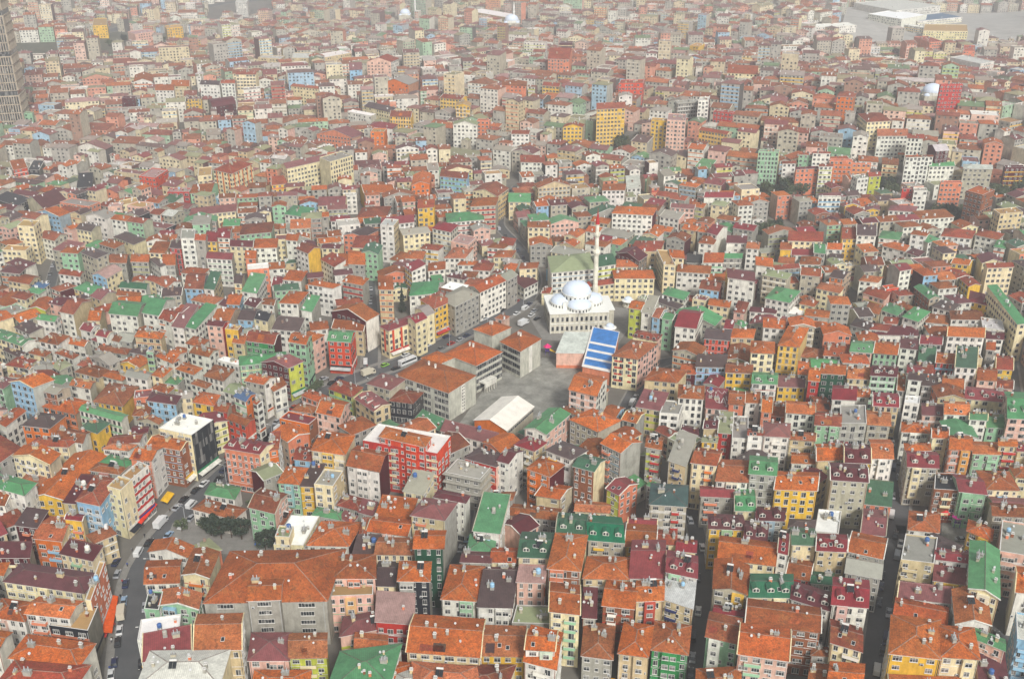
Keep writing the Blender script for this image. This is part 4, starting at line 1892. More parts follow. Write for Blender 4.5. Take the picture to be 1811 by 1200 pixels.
def build_individual(h, r, near, parent=None, name=None):
    """one house as an Empty with parts; returns the Empty"""
    base = h.z
    h.fascia = (0.62, 0.6, 0.55)
    h.fascia_trim = h.rt != 'f' and r.random() < 0.5
    h.capcol = mixc(h.roofcol, (0.66, 0.55, 0.44), 0.6) if h.rmat == TILEI else mixc(h.roofcol, (0.5, 0.5, 0.5), 0.3)
    if parent is None:
        root = bpy.data.objects.new(name or ('apartment_house' if h.n >= 4 else 'house'), None)
        root.empty_display_size = 2
        COL.objects.link(root)
        root.location = (0, 0, 0)
        h.root = root
    else:
        root = parent
        h.root = parent
    mb = MB()
    wall_mesh(h, mb, base)
    mb.obj('wall', SLOTS, root)
    rb = MB()
    roof_mesh(h, rb, base)
    ridge_caps(h, rb, base)
    if r.random() < 0.34:
        h.vergecol = r.choice([WALL['w'], WALL['w'], WALL['c'], WALL['e']])
        verges(h, rb, base)
    roof = rb.obj('roof', SLOTS, root)
    h.roof = roof
    if h.rmat == TILEI and (h.rt == 'g' or (h.rt == 'h' and h.w > h.d * 1.05)) and r.random() < 0.45:
        for _ in range(r.choice([1, 1, 2])):           # re-tiled patches
            u0, v0 = r.uniform(0.4, 0.55) if h.rt == 'h' else r.uniform(0.05, 0.6), r.uniform(0.04, 0.2)
            u1, v1 = u0 + r.uniform(0.08, 0.18 if h.rt == 'h' else 0.35), min(0.46, v0 + r.uniform(0.1, 0.25))
            if h.rt == 'h' and v1 * h.d > min(u0, 1 - u1) * h.w:
                continue
            pts = [v3(quad_pt(h.quad, u, v), base + h.H + 0.06 + roof_h(h, u, v)) for u, v in ((u0, v0), (u1, v0), (u1, v1), (u0, v1))]
            pm_ = MB()
            pm_.face(pts, jit(ROOF[r.choice('OoqRoB')], 0.2, r), TILEI, [(0, 0), ((u1 - u0) * h.w, 0), ((u1 - u0) * h.w, (v1 - v0) * h.d), (0, (v1 - v0) * h.d)])
            pm_.obj('roof_patch', SLOTS, roof)
    style = r.choice(STYLES)
    if 'strip' in h.opts:
        style = dict(pitch=8.5, kinds=['strip'], ground='strip')
    slots = window_slots(h, r, style)
    S = sides(h)
    a, b, n, w, t = S[0]
    # enclosed bay from the first floor up
    bay = None
    if near and w > 6.5 and h.n >= 4 and 'strip' not in h.opts and not (h.sc and h.sc == h.wc) and r.random() < 0.45 and not getattr(h, 'nobay', False):
        bw = r.uniform(2.8, min(4.6, w * 0.45))
        u0 = r.choice([0.5, 0.28, 0.72])
        c = a * (1 - u0) + b * u0
        bay = (c, bw)
        bm_ = MB()
        dpt = 0.95
        o = c - t * bw / 2
        bc = mixc(h.wallcol, r.choice(BANDCOL), r.choice([0, 0.5, 0.9]))
        zb, zt = base + STOREY + 0.5, base + h.H - 0.15
        bm_.box((o.x, o.y, zb), (t.x * bw, t.y * bw, 0), (n.x * dpt, n.y * dpt, 0), (0, 0, zt - zb), bc, WALLI, True)
        bm_.obj('bay', SLOTS, root)
    band = MB()
    if r.random() < 0.5 and h.n >= 3 and h.rt != 'b' and 'strip' not in h.opts:
        bc = r.choice(BANDCOL) if r.random() < 0.35 else mixc(h.wallcol, (0.75, 0.73, 0.68), 0.7)
        tall = r.choice([0.18, 0.2, 0.85])
        for s in range(1, int(h.n)):
            z = base + 0.6 + STOREY * s - 0.05
            o = a
            if near:
                band = MB()
            band.box((o.x, o.y, z - (0.2 if tall > 0.5 else 0)), (t.x * w, t.y * w, 0), (n.x * 0.07, n.y * 0.07, 0), (0, 0, tall), bc, WALLI, True)
            if near:
                band.obj('floor_band', SLOTS, root)
        if not near:
            band.obj('floor_bands', SLOTS, root)['kind'] = 'stuff'
    wb = MB()
    k = 0
    for s, p, nn, tt, kind in slots:
        z = base + 0.6 + STOREY * s + 1.62
        if kind == 'door':
            z = base + 0.6 + STOREY * s + 1.12
        if kind == 'shop':
            z = base + 1.5
        off = 0.0
        if bay and nn is n and s >= 1 and abs((p - bay[0]).dot(t)) < bay[1] / 2 + 0.9:
            continue
        put_window(wb, near, root, p, z, nn, tt, kind)
    if bay:
        c, bw = bay
        m = max(1, int(bw / 1.7))
        for s in range(1, int(h.n)):
            for i in range(m):
                p = c + t * bw * ((i + 0.5) / m - 0.5) + n * 0.95
                put_window(wb, near, root, p, base + 0.6 + STOREY * s + 1.55, n, t, 'w2')
    if not near and wb.f:
        o = wb.obj('windows', SLOTS, root)
        o['kind'] = 'stuff'
    for o_ in h.opts:
        if o_[0] == 'H':                     # broad coloured bands on the street side
            for s in range(1, int(h.n)):
                aa, bb, n2, w2, t2 = S[1]
                sb = MB()
                sb.box(v3(aa, base + 0.6 + STOREY * s - 0.35), v3(t2 * w2, 0), v3(n2 * 0.12, 0), (0, 0, 1.1), WALL[o_[1]], WALLI, True)
                sb.obj('red_band', SLOTS, root)
        if o_[0] == 'V':                     # upright coloured strips
            for sd in (0, 1, 3):
                aa, bb, n2, w2, t2 = S[sd]
                for i in range(max(1, int(w2 / 4.5))):
                    sb = MB()
                    cc = aa + t2 * w2 * (i + 0.5) / max(1, int(w2 / 4.5))
                    sb.box(v3(cc - t2 * 0.55, base + STOREY), v3(t2 * 1.1, 0), v3(n2 * 0.13, 0), (0, 0, h.H - STOREY - 0.3), WALL[o_[1]], WALLI, True)
                    sb.obj('facade_strip', SLOTS, root)
        if o_ == 'shell':                    # unfinished floors: jutting slabs
            fo = inset(h.foot, -0.75)
            for s in range(1, int(h.n) + 1):
                sb = MB()
                z = base + 0.4 + STOREY * s
                P_ = [v3(p, z) for p in fo]
                Q_ = [v3(p, z + 0.3) for p in fo]
                for i in range(4):
                    sb.face([P_[i], P_[(i + 1) % 4], Q_[(i + 1) % 4], Q_[i]], WALL['g'], FLATI)
                sb.face(Q_, WALL['g'], FLATI)
                sb.face(P_[::-1], WALL['g'], FLATI)
                sb.obj('floor_slab', SLOTS, root)
    # balconies
    if near and not bay and 'strip' not in h.opts and h.n >= 3 and w > 5 and r.random() < 0.55:
        bw = r.choice([2.4, 3.2, 4.2])
        if bw < w - 1:
            u0 = r.choice([0.3, 0.5, 0.7])
            u0 = max(bw / 2 / w + 0.03, min(1 - bw / 2 / w - 0.03, u0))
            bcol = r.choice(BANDCOL + [(0.03, 0.04, 0.12), h.wallcol, h.wallcol])
            for s in range(1, int(h.n)):
                p = a * (1 - u0) + b * u0
                o = link('balcony', BALC[bw], root, bcol)
                o.matrix_local = frame(p + n * 0.0, base + 0.55 + STOREY * s, n, t)
    # things on the roof, all fixed to it
    rot = Matrix.Rotation(math.atan2(t.y, t.x), 4, 'Z')
    def onroof(me, nm, u, v, sc=1.0, lift=0.0, color=None, rz=0.0):
        p = quad_pt(h.quad, u, v)
        o = link(nm, me, roof, color)
        o.matrix_local = Matrix.Translation((p.x, p.y, base + h.H + roof_h(h, u, v) + lift)) @ rot @ Matrix.Rotation(rz, 4, 'Z') @ Matrix.Scale(sc, 4)
    big = h.w * h.d
    nch = r.choice([1, 1, 2, 2, 3]) + (2 if big > 250 else 0)
    for _ in range(nch):
        onroof(CHIM, 'chimney', r.uniform(0.12, 0.88), r.uniform(0.2, 0.85), r.uniform(0.6, 1.15), 0, r.choice([WALL['e'], WALL['b'], WALL['g'], WALL['t'], WALL['g'], WALL['s']]))
    for _ in range(r.choice([0, 1, 1, 2]) + (2 if big > 250 else 0)):
        onroof(DISH, 'satellite_dish', r.uniform(0.08, 0.92), r.uniform(0.12, 0.9), r.uniform(0.55, 0.85), 0, None, r.uniform(-0.5, 0.7))
    for _ in range(r.choice([0, 1, 1, 2])):
        onroof(VENT, 'vent_stack', r.uniform(0.15, 0.85), r.uniform(0.35, 0.75), r.uniform(0.8, 1.4), 0, r.choice([WALL['e'], WALL['b'], WALL['g'], WALL['g']]), r.choice([0, 0, 1.57]))
    if near and h.n >= 3:
        for _ in range(r.choice([1, 2, 3, 4])):
            u, s = r.uniform(0.06, 0.94), r.randrange(1, int(h.n))
            o = link('air_conditioner', AIRC, root)
            o.matrix_local = frame(a * (1 - u) + b * u, base + 0.6 + STOREY * s + r.choice([0.15, 0.3]), n, t)
        for u in ([0.02, 0.98] if r.random() < 0.4 else [r.choice([0.03, 0.97])]):
            dp = MB()
            p_ = a * (1 - u) + b * u
            dp.box(v3(p_ - t * 0.06, base), v3(t * 0.12, 0), v3(n * 0.12, 0), (0, 0, h.H - 0.2), r.choice([(0.5, 0.5, 0.48), (0.15, 0.14, 0.13), (0.3, 0.12, 0.08)]), WALLI)
            dp.obj('drainpipe', SLOTS, root)
    if near and h.rt in 'hgG' and r.random() < 0.25:
        onroof(HEAT, 'solar_heater', r.uniform(0.3, 0.7), r.uniform(0.3, 0.6), 1.0, 0.25)
    if h.rt in 'fs' and r.random() < 0.7:
        onroof(TANK, 'water_tank', r.uniform(0.2, 0.8), r.uniform(0.4, 0.85), r.uniform(0.9, 1.3), 0.8, r.choice([WALL['w'], WALL['l'], (0.05, 0.12, 0.3), WALL['g']]))
    if h.rt == 'g' and r.random() < 0.4:
        for _ in range(r.choice([1, 2])):
            u, v = r.uniform(0.2, 0.8), r.uniform(0.12, 0.36)
            p = quad_pt(h.quad, u, v)
            o = link('skylight', SKYL, roof)
            o.matrix_local = Matrix.Translation((p.x, p.y, base + h.H + roof_h(h, u, v))) @ rot @ Matrix.Rotation(math.atan(h.hr * 2 / h.d), 4, 'X')
    if h.rt == 'g' and h.rmat == METALI and h.w > 7 and h.d > 7 and r.random() < 0.6:
        m = 2 if h.w < 11 else 3
        for i in range(m):
            dormer_parts(h, roof, (i + 0.5) / m, 0.16, base, r)
    return root

def frame(p, z, n, t):
    """local x along the wall seen from outside, y outward, z up"""
    return Matrix(((-t.x, n.x, 0, p.x), (-t.y, n.y, 0, p.y), (0, 0, 1, z), (0, 0, 0, 1)))

def put_window(wb, near, root, p, z, n, t, kind):
    if near:
        o = link('window', WMESH[kind], root)
        o.matrix_local = frame(p, z, n, t) @ Matrix.Diagonal((R.uniform(0.8, 1.12), 1, R.uniform(0.86, 1.08), 1))
    else:
        flat_window(wb, p, z, n, t, *WK[kind])

def flat_window(mb, p, z, n, t, w, hh, fr=True):
    """frame plate and recessed-looking panes, all standing a few centimetres proud"""
    if fr:
        c = p + n * 0.035
        a, b = c - t * (w / 2 + 0.1), c + t * (w / 2 + 0.1)
        mb.face([v3(a, z - hh / 2 - 0.1), v3(b, z - hh / 2 - 0.1), v3(b, z + hh / 2 + 0.1), v3(a, z + hh / 2 + 0.1)], (0.7, 0.69, 0.64), TRIMI)
    c = p + n * 0.075
    k = 2 if w > 1.2 and fr else 1
    for i in range(k):
        a = c - t * (w / 2) + t * (w / k * i + (0.04 if i else 0))
        b = c - t * (w / 2) + t * (w / k * (i + 1) - (0.04 if i < k - 1 else 0))
        mb.face([v3(a, z - hh / 2), v3(b, z - hh / 2), v3(b, z + hh / 2), v3(a, z + hh / 2)], (0.03, 0.03, 0.03), GLASSI)

def build_stuff(h, mb, r, lod):
    base = h.z
    h.fascia = (0.62, 0.6, 0.55)
    h.fascia_trim = True
    wall_mesh(h, mb, base)
    roof_mesh(h, mb, base, fascia=lod < 1)
    S = sides(h)
    far = lod >= 1
    h.bandh = r.choice([0.3, 0.55, 0.9])
    if r.random() < 0.25:
        h.vergecol = WALL['w']
        verges(h, mb, base)
    for k in (0, 1, 3):
        a, b, n, w, t = S[k]
        if k and (not faces_cam(a, b, n) or r.random() < 0.5 or (h.sc and h.sc in 'mge')):
            continue
        if k == 0 and not faces_cam(a, b, n):
            continue
        if far and k and r.random() < 0.75:
            continue
        m = max(1, int((w - 0.5) / (2.6 if not far else 3.1)))
        ww, hh = (1.5, 1.4) if not far else (1.5, 1.4)
        for s in range(int(h.n)):
            z = base + 0.6 + STOREY * s + 1.6
            for i in range(m):
                if r.random() < (0.12 if not far else 0.3):
                    continue
                p = a * (1 - (i + 0.5) / m) + b * ((i + 0.5) / m)
                flat_window(mb, p, z, n, t, ww, hh, not far)
            if s and k == 0 and h.band:
                z2 = base + 0.6 + STOREY * s - 0.1
                mb.face([v3(a + n * 0.06, z2), v3(b + n * 0.06, z2), v3(b + n * 0.06, z2 + h.bandh), v3(a + n * 0.06, z2 + h.bandh)], h.band, WALLI)
    for _ in range(r.choice([1, 2, 2, 3, 4])):
        u, v = r.uniform(0.1, 0.9), r.uniform(0.1, 0.9)
        p = quad_pt(h.quad, u, v)
        sz = r.uniform(0.5, 1.0)
        mb.cbox(p.x, p.y, base + h.H + roof_h(h, u, v) - 0.3, sz, sz * r.uniform(0.6, 1.4), r.uniform(1.0, 1.8), r.choice([(0.75, 0.74, 0.7), (0.7, 0.69, 0.65), (0.4, 0.38, 0.33), (0.3, 0.2, 0.15)]), WALLI, r.uniform(0, 1))
# ------------------------------------------------------------------ landmarks: school, mosque, halls, tower
def special(px, n, rt, rc, wc, sc=None, H=None):
    h = House()
    h.n = n
    h.H = H or STOREY * n + 0.6
    h.quad = make_quad(*[unproject(a, b, h.H)[:2] for a, b in px])
    h.rt, h.rc, h.wc, h.sc, h.wing, h.px, h.hand = rt, rc, wc, sc, False, px, True
    h.opts = set()
    finish(h, R)
    if wc == 'g':
        h.wallcol = h.sidecol = lin((190, 188, 172))
    raster([(p.x, p.y) for p in inset(h.quad, -0.6)], 1)
    return h

def tile(x0, y0, s, *pts):
    return [(x0 + a / s, y0 + b / s) for a, b in pts]

LAND = []          # (name in labels, photo x, photo y)

def grid_windows(h, root, k, cols, rows, ww, hh, z0, dz, near=True, skip=None):
    a, b, n, w, t = sides(h)[k]
    wb = MB()
    for s in range(rows):
        for i in range(cols):
            if skip and skip(i, s):
                continue
            p = a * (1 - (i + 0.5) / cols) + b * ((i + 0.5) / cols)
            flat_window(wb, p, h.z + z0 + dz * s, n, t, ww, hh)
    o = wb.obj('windows', SLOTS, root)
    o['kind'] = 'stuff'

def plain_building(h, name, label, cat, caps=True):
    h.fascia, h.fascia_trim = (0.7, 0.69, 0.65), True
    h.capcol = mixc(h.roofcol, (0.6, 0.5, 0.42), 0.3)
    root = empty(name, (0, 0, 0), label, cat)
    mb = MB(); wall_mesh(h, mb, h.z); mb.obj('wall', SLOTS, root)
    rb = MB(); roof_mesh(h, rb, h.z)
    if caps:
        ridge_caps(h, rb, h.z)
    h.roofobj = rb.obj('roof', SLOTS, root)
    h.root = root
    return root

def add_wing(h, root):
    h.fascia, h.fascia_trim = (0.7, 0.69, 0.65), True
    h.capcol = mixc(h.roofcol, (0.6, 0.5, 0.42), 0.3)
    mb = MB(); wall_mesh(h, mb, h.z); mb.obj('wing_wall', SLOTS, root)
    rb = MB(); roof_mesh(h, rb, h.z); ridge_caps(h, rb, h.z); rb.obj('wing_roof', SLOTS, root)

SCHOOLS = []
def school():
    f = special(tile(600, 580, 5.713, (560, 470), (1105, 660), (855, 300)), 4, 'h', 'O', 'g', 'g', 13.0)
    r1 = plain_building(f, 'school_building', 'grey school block with hipped orange roof nearest the white-roofed hall', 'school')
    grid_windows(f, r1, 0, 15, 4, 1.5, 1.9, 2.2, 3.1, skip=lambda i, s: i in (0, 5, 10))
    a, b, n, w, t = sides(f)[1]
    mb = MB()
    c = a * 0.48 + b * 0.52
    mb.box(v3(c - t * 1.4, f.z), v3(t * 2.8, 0), v3(n * 0.12, 0), (0, 0, 12.8), WALL['w'], WALLI)
    mb.obj('stair_strip', SLOTS, r1)
    wb = MB()
    for s in range(8):
        for k in (-0.5, 0.5):
            flat_window(wb, c + t * k + n * 0.13, f.z + 1.6 + s * 1.45, n, t, 0.5, 0.6, False)
    wb.obj('windows', SLOTS, r1)['kind'] = 'stuff'
    g = special(tile(700, 500, 5.2, (440, 650), (740, 765), (690, 525)), 4, 'h', 'O', 'g', 'g', 13.0)
    r2 = plain_building(g, 'school_building', 'middle grey school block with white arcade porch and long orange roof', 'school')
    grid_windows(g, r2, 1, 12, 4, 1.5, 1.9, 2.2, 3.1)
    wg = special(tile(700, 500, 5.2, (225, 690), (400, 750), (380, 625)), 4, 'h', 'O', 'g', 'g', 13.0)
    add_wing(wg, r2)
    # white porch with round arches on the yard side
    a, b, n, w, t = sides(g)[1]
    pm = MB()
    x0, x1, dep, hh = w * 0.10, w * 0.55, 3.4, 4.4
    na = 5
    aw = (x1 - x0) / na
    for i in range(na):
        c0 = a + t * (x0 + aw * i) + n * dep
        seg = 8
        pts_top = []
        rr = aw * 0.36
        cx = aw / 2
        prev = None
        for j in range(seg + 1):
            an = math.pi - math.pi * j / seg
            px_, pz_ = cx + rr * math.cos(an), 2.2 + rr * math.sin(an)
            cur = (c0 + t * px_, g.z + pz_)
            if prev:
                pm.face([v3(prev[0], prev[1]), v3(cur[0], cur[1]), v3(cur[0], g.z + hh), v3(prev[0], g.z + hh)], WALL['w'], WALLI)
            prev = cur
        for xa, xb in ((0, cx - rr), (cx + rr, aw)):
            pm.face([v3(c0 + t * xa, g.z), v3(c0 + t * xb, g.z), v3(c0 + t * xb, g.z + hh), v3(c0 + t * xa, g.z + hh)], WALL['w'], WALLI)
            pm.box(v3(c0 + t * xa, g.z), v3(t * (xb - xa), 0), v3(-n * 0.5, 0), (0, 0, hh - 0.4), WALL['w'], WALLI)
    o = a + t * x0
    pm.box(v3(o, g.z + hh), v3(t * (x1 - x0), 0), v3(n * dep, 0), (0, 0, 0.5), WALL['w'], WALLI, True)
    pm.obj('porch', SLOTS, r2)
    # stepped end gable
    k = special(tile(700, 500, 5.2, (950, 540), (1145, 635), (1150, 425)), 4, 'h', 'O', 'g', 'g', 13.0)
    r3 = plain_building(k, 'school_building', 'grey school block with orange roof beside the slide and mosque court', 'school')
    grid_windows(k, r3, 0, 9, 4, 1.5, 1.9, 2.2, 3.1, skip=lambda i, s: i == 0)
    a, b, n, w, t = sides(k)[1]
    mb = MB()
    c = a * 0.5 + b * 0.5
    mb.box(v3(c - t * 1.2, k.z), v3(t * 2.4, 0), v3(n * 0.12, 0), (0, 0, 12.8), WALL['w'], WALLI)
    mb.obj('stair_strip', SLOTS, r3)
    m = special(tile(700, 500, 5.2, (705, 425), (885, 490), (890, 345)), 4, 'h', 'O', 'g', 'g', 13.0)
    r4 = plain_building(m, 'school_building', 'small grey school block with square orange roof beside the main road', 'school')
    SCHOOLS.extend([f, g, wg, k, m])
    for hh_ in (f, g, k, m):
        for u, v in ((0.5, 0.5), (0.35, 0.55)):
            p = quad_pt(hh_.quad, u, v)
            o = link('chimney', CHIM, hh_.roofobj, WALL['w'])
            o.location = (p.x, p.y, hh_.z + hh_.H + roof_h(hh_, u, v))
school()

def hall():
    h = special(tile(600, 580, 5.713, (1350, 930), (1695, 1040), (1640, 690)), 2, 'G', 'W', 'o', 'e', 7.0)
    h.hr = 0.17 * h.w / 2 * 2
    r = plain_building(h, 'sports_hall', 'white curved-roof hall with orange gable end beside the school yard', 'hall', False)
    grid_windows(h, r, 1, 14, 1, 1.3, 1.0, 5.4, 3)
    h2 = special(tile(900, 580, 5.713, (470, 250), (760, 255), (560, 85)), 3, 's', 'S', 'p', 'p', 7.5)
    r2 = plain_building(h2, 'sports_hall', 'pale grey sloping roofed hall with peach walls left of the blue roof', 'hall', False)
    mb = MB()
    a, b, n, w, t = sides(h2)[0]
    mb.box(v3(a, h2.z), v3(t * w, 0), v3(n * 0.1, 0), (0, 0, 1.4), WALL['s'], WALLI)
    mb.obj('plinth', SLOTS, r2)
    # blue stepped barrel roof hall
    h3 = special(tile(900, 580, 5.713, (735, 385), (1025, 445), (840, 85)), 3, 's', 'W', 's', 's', 6.5)
    h3.hr = 5.0
    r3 = plain_building(h3, 'sports_hall', 'hall with blue and white stepped stripe roof beside the pink school house', 'hall', False)
    rb = MB()
    q = h3.quad
    z = h3.z + h3.H
    steps = [(0.06, 0.19), (0.25, 0.38), (0.44, 0.57), (0.63, 0.98)]
    for v0, v1 in steps:
        P = [v3(quad_pt(q, 0.06, v0), z + v0 * h3.hr + 0.16), v3(quad_pt(q, 0.98, v0), z + v0 * h3.hr + 0.16),
             v3(quad_pt(q, 0.98, v1), z + v1 * h3.hr + 0.16), v3(quad_pt(q, 0.06, v1), z + v1 * h3.hr + 0.16)]
        sm = MB()
        L_ = h3.w
        sm.face(P, ROOF['L'], METALI, [(0, 0), (L_, 0), (L_, 3), (0, 3)])
        for i in range(4):
            j = (i + 1) % 4
            sm.face([(P[i][0], P[i][1], P[i][2] - 0.14), (P[j][0], P[j][1], P[j][2] - 0.14), P[j], P[i]], ROOF['L'], METALI, None)
        sm.obj('blue_sheet', SLOTS, h3.roofobj)
    # pink school-like house behind
    h4 = special(tile(900, 580, 5.713, (1030, 280), (1310, 320), (1240, 115)), 5, 'h', 'q', 'c', 'p', 15.0)
    h4.allsides = True
    build_individual(h4, R, False, name='apartment_house')
    tag(h4.root, 'cream five-storey block with red window panels and salmon hipped roof beside the blue roof', 'house')
    a, b, n, w, t = sides(h4)[0]
    for s in range(4):
        for u in (0.16, 0.32, 0.7):
            c = a * (1 - u) + b * u
            pm = MB()
            pm.box(v3(c - t * 0.8, h4.z + 0.6 + STOREY * (s + 1) - 0.2), v3(t * 1.6, 0), v3(n * 0.08, 0), (0, 0, 0.8), WALL['r'], WALLI, True)
            pm.obj('red_panel', SLOTS, h4.root)
    h5 = special(tile(900, 580, 5.713, (1240, 80), (1500, 130), (1300, 15)), 5, 'h', 'R', 'c', 'p', 14.0)
    build_individual(h5, R, False, name='apartment_house')
    tag(h5.root, 'pale block with low brick red hipped roof behind the cream block with red panels', 'house')
    return h, h2, h3
hall()

def dome(mb, cx, cy, z, rad, rise, col, mat, n=28, m=7, a0=0.0, a1=2 * math.pi):
    for j in range(m):
        t0, t1 = math.pi / 2 * j / m, math.pi / 2 * (j + 1) / m
        r0, r1 = rad * math.cos(t0), rad * math.cos(t1)
        z0, z1 = z + rise * math.sin(t0), z + rise * math.sin(t1)
        for i in range(n):
            b0, b1 = a0 + (a1 - a0) * i / n, a0 + (a1 - a0) * (i + 1) / n
            p = [(cx + r0 * math.cos(b0), cy + r0 * math.sin(b0), z0), (cx + r0 * math.cos(b1), cy + r0 * math.sin(b1), z0),
                 (cx + r1 * math.cos(b1), cy + r1 * math.sin(b1), z1), (cx + r1 * math.cos(b0), cy + r1 * math.sin(b0), z1)]
            mb.face(p if j < m - 1 else p[:3], col, mat)

def tube(mb, cx, cy, prof, col, mat, n=24):
    for (r0, z0), (r1, z1) in zip(prof, prof[1:]):
        for i in range(n):
            b0, b1 = 2 * math.pi * i / n, 2 * math.pi * (i + 1) / n
            p = [(cx + r0 * math.cos(b0), cy + r0 * math.sin(b0), z0), (cx + r0 * math.cos(b1), cy + r0 * math.sin(b1), z0),
                 (cx + r1 * math.cos(b1), cy + r1 * math.sin(b1), z1), (cx + r1 * math.cos(b0), cy + r1 * math.sin(b0), z1)]
            mb.face(p, col, mat)

def drum_windows(mb, cx, cy, rad, z, hh, ww, n, a0=0.0, a1=2 * math.pi):
    for i in range(n):
        a = a0 + (a1 - a0) * (i + 0.5) / n
        c = Vector((cx + rad * math.cos(a), cy + rad * math.sin(a)))
        nn = Vector((math.cos(a), math.sin(a)))
        tt = Vector((-nn.y, nn.x))
        flat_window(mb, c, z, nn, tt, ww, hh, False)

MSLOTS = SLOTS + [M_DOME]
LEAD = lin((206, 216, 228))
STONE = lin((206, 200, 180))
PALE = lin((232, 231, 222))

def mosque():
    hH = 10.0
    A = unproject(973.6, 555.6, hH); B = unproject(1076, 551.5, hH); C = unproject(961, 523, hH)
    q = make_quad(A[:2], B[:2], C[:2])
    c = sum(q, Vector((0, 0))) / 4
    f = (q[1] - q[0]).normalized()
    nrm = Vector((f.y, -f.x))
    ang = math.atan2(f.y, f.x)
    W, D = (q[1] - q[0]).length, (q[3] - q[0]).length
    D = max(22.0, min(D, 30.0))
    root = empty('mosque', (0, 0, 0), 'cream stone mosque with pale lead domes and one tall minaret', 'mosque')
    z = 0.0
    def P(u, v):          # metres along the front from its middle, metres back from the front
        return (q[0] + q[1]) / 2 + f * u - nrm * v
    def blk(mb, u0, u1, v0, v1, z0, z1, col, mat=WALLI, top=None):
        a = P(u0, v0)
        mb.box(v3(a, z0), v3(f * (u1 - u0), 0), v3(-nrm * (v1 - v0), 0), (0, 0, z1 - z0), col, mat)
        if top:
            a = P(u0 - 0.35, v0 - 0.35)
            mb.box(v3(a, z1), v3(f * (u1 - u0 + 0.7), 0), v3(-nrm * (v1 - v0 + 0.7), 0), (0, 0, 0.35), top, WALLI, True)
    mb = MB()
    blk(mb, -W / 2, W / 2, 0, D, 0, hH, STONE)
    blk(mb, -W / 2, W / 2 + 4.0, 6.0, D, 0, hH - 1.6, STONE)
    for k in range(7):
        u = -W / 2 + W * k / 6
        blk(mb, u - 0.25, u + 0.25, -0.22, 0.0, 0, hH - 0.4, mixc(STONE, PALE, 0.5))
    blk(mb, -W / 2, W / 2, -0.16, 0, 4.7, 5.0, PALE)
    mb.obj('prayer_hall', MSLOTS, root)
    rf = MB()
    for (u0, u1, v0, v1, z0) in ((-W / 2, W / 2, 0, D, hH), (-W / 2, W / 2 + 4.0, 6.0, D, hH - 1.6)):
        a = P(u0 - 0.4, v0 - 0.4)
        rf.box(v3(a, z0), v3(f * (u1 - u0 + 0.8), 0), v3(-nrm * (v1 - v0 + 0.8), 0), (0, 0, 0.35), PALE, 6, True)
    rf.obj('roof', MSLOTS, root)
    wb = MB()
    for row, zz, hh in ((0, 2.4, 2.2), (1, 7.0, 2.2)):
        for k in range(12):
            u = -W / 2 + W * (k + 0.5) / 12
            flat_window(wb, P(u, 0), zz, nrm, f, 1.15, hh)
    for zz in (2.4, 7.0):
        for k in range(7):
            flat_window(wb, P(-W / 2, D * (k + 0.5) / 7), zz, -f, nrm * -1 if False else -nrm, 1.1, 2.0)
    wb.obj('windows', MSLOTS, root)['kind'] = 'stuff'
    # square base, drum, main dome and half domes
    cm = D * 0.5
    bm_ = MB()
    blk(bm_, -7.2, 7.2, cm - 7.2, cm + 7.2, hH, hH + 3.6, PALE)
    bm_.obj('dome_base', MSLOTS, root)
    cc = P(0.3, cm)
    d = MB()
    tube(d, cc.x, cc.y, [(7.0, hH + 3.6), (7.0, hH + 6.2), (7.25, hH + 6.3), (7.25, hH + 6.6), (6.9, hH + 6.6)], PALE, WALLI)
    drum_windows(d, cc.x, cc.y, 7.0, hH + 4.9, 1.5, 0.8, 20)
    d.obj('drum', MSLOTS, root)
    d = MB()
    dome(d, cc.x, cc.y, hH + 6.6, 6.9, 5.2, LEAD, 6)
    tube(d, cc.x, cc.y, [(0.25, hH + 11.7), (0.12, hH + 12.6), (0.3, hH + 12.9), (0.05, hH + 13.6)], lin((190, 160, 60)), TRIMI, 8)
    d.obj('main_dome', MSLOTS, root)
    for nm, u, v, rr, ri in (('front', 0.6, cm - 6.4, 5.9, 3.1), ('left', -6.6, cm - 0.5, 5.7, 3.0), ('right', 7.4, cm + 0.2, 5.7, 3.0), ('back', 0.3, cm + 6.6, 5.7, 3.0)):
        c2 = P(u, v)
        d = MB()
        tube(d, c2.x, c2.y, [(rr, hH + 0.2), (rr, hH + 1.9), (rr + 0.2, hH + 2.0), (rr + 0.2, hH + 2.2), (rr - 0.1, hH + 2.2)], PALE, WALLI)
        drum_windows(d, c2.x, c2.y, rr, hH + 1.05, 1.1, 0.65, 22)
        dome(d, c2.x, c2.y, hH + 2.2, rr - 0.1, ri, LEAD, 6)
        d.obj('half_dome', MSLOTS, root)
    # minaret behind the right shoulder, with two balconies and a red cap
    mt = unproject(1051.6, 538, 0)
    d = MB()
    tube(d, mt[0], mt[1], [(1.6, 0), (1.6, 9), (1.2, 11), (1.15, 26.5), (1.5, 27.2), (1.85, 28.2), (1.85, 29.2), (1.05, 29.2), (1.0, 36.0), (1.35, 36.6), (1.6, 37.2), (1.6, 38.1), (0.92, 38.1), (0.88, 42.6), (1.05, 42.7)], lin((232, 226, 206)), WALLI, 14)
    m = d.obj('minaret', MSLOTS, root)
    d = MB()
    tube(d, mt[0], mt[1], [(1.05, 42.7), (0.6, 46.0), (0.1, 49.6), (0.05, 51.0)], lin((178, 24, 28)), METALI, 14)
    d.obj('spire', MSLOTS, m)
    raster([(p.x, p.y) for p in (P(-W / 2 - 2, -3), P(W / 2 + 6, -3), P(W / 2 + 6, D + 1), P(-W / 2 - 2, D + 1))], 1)
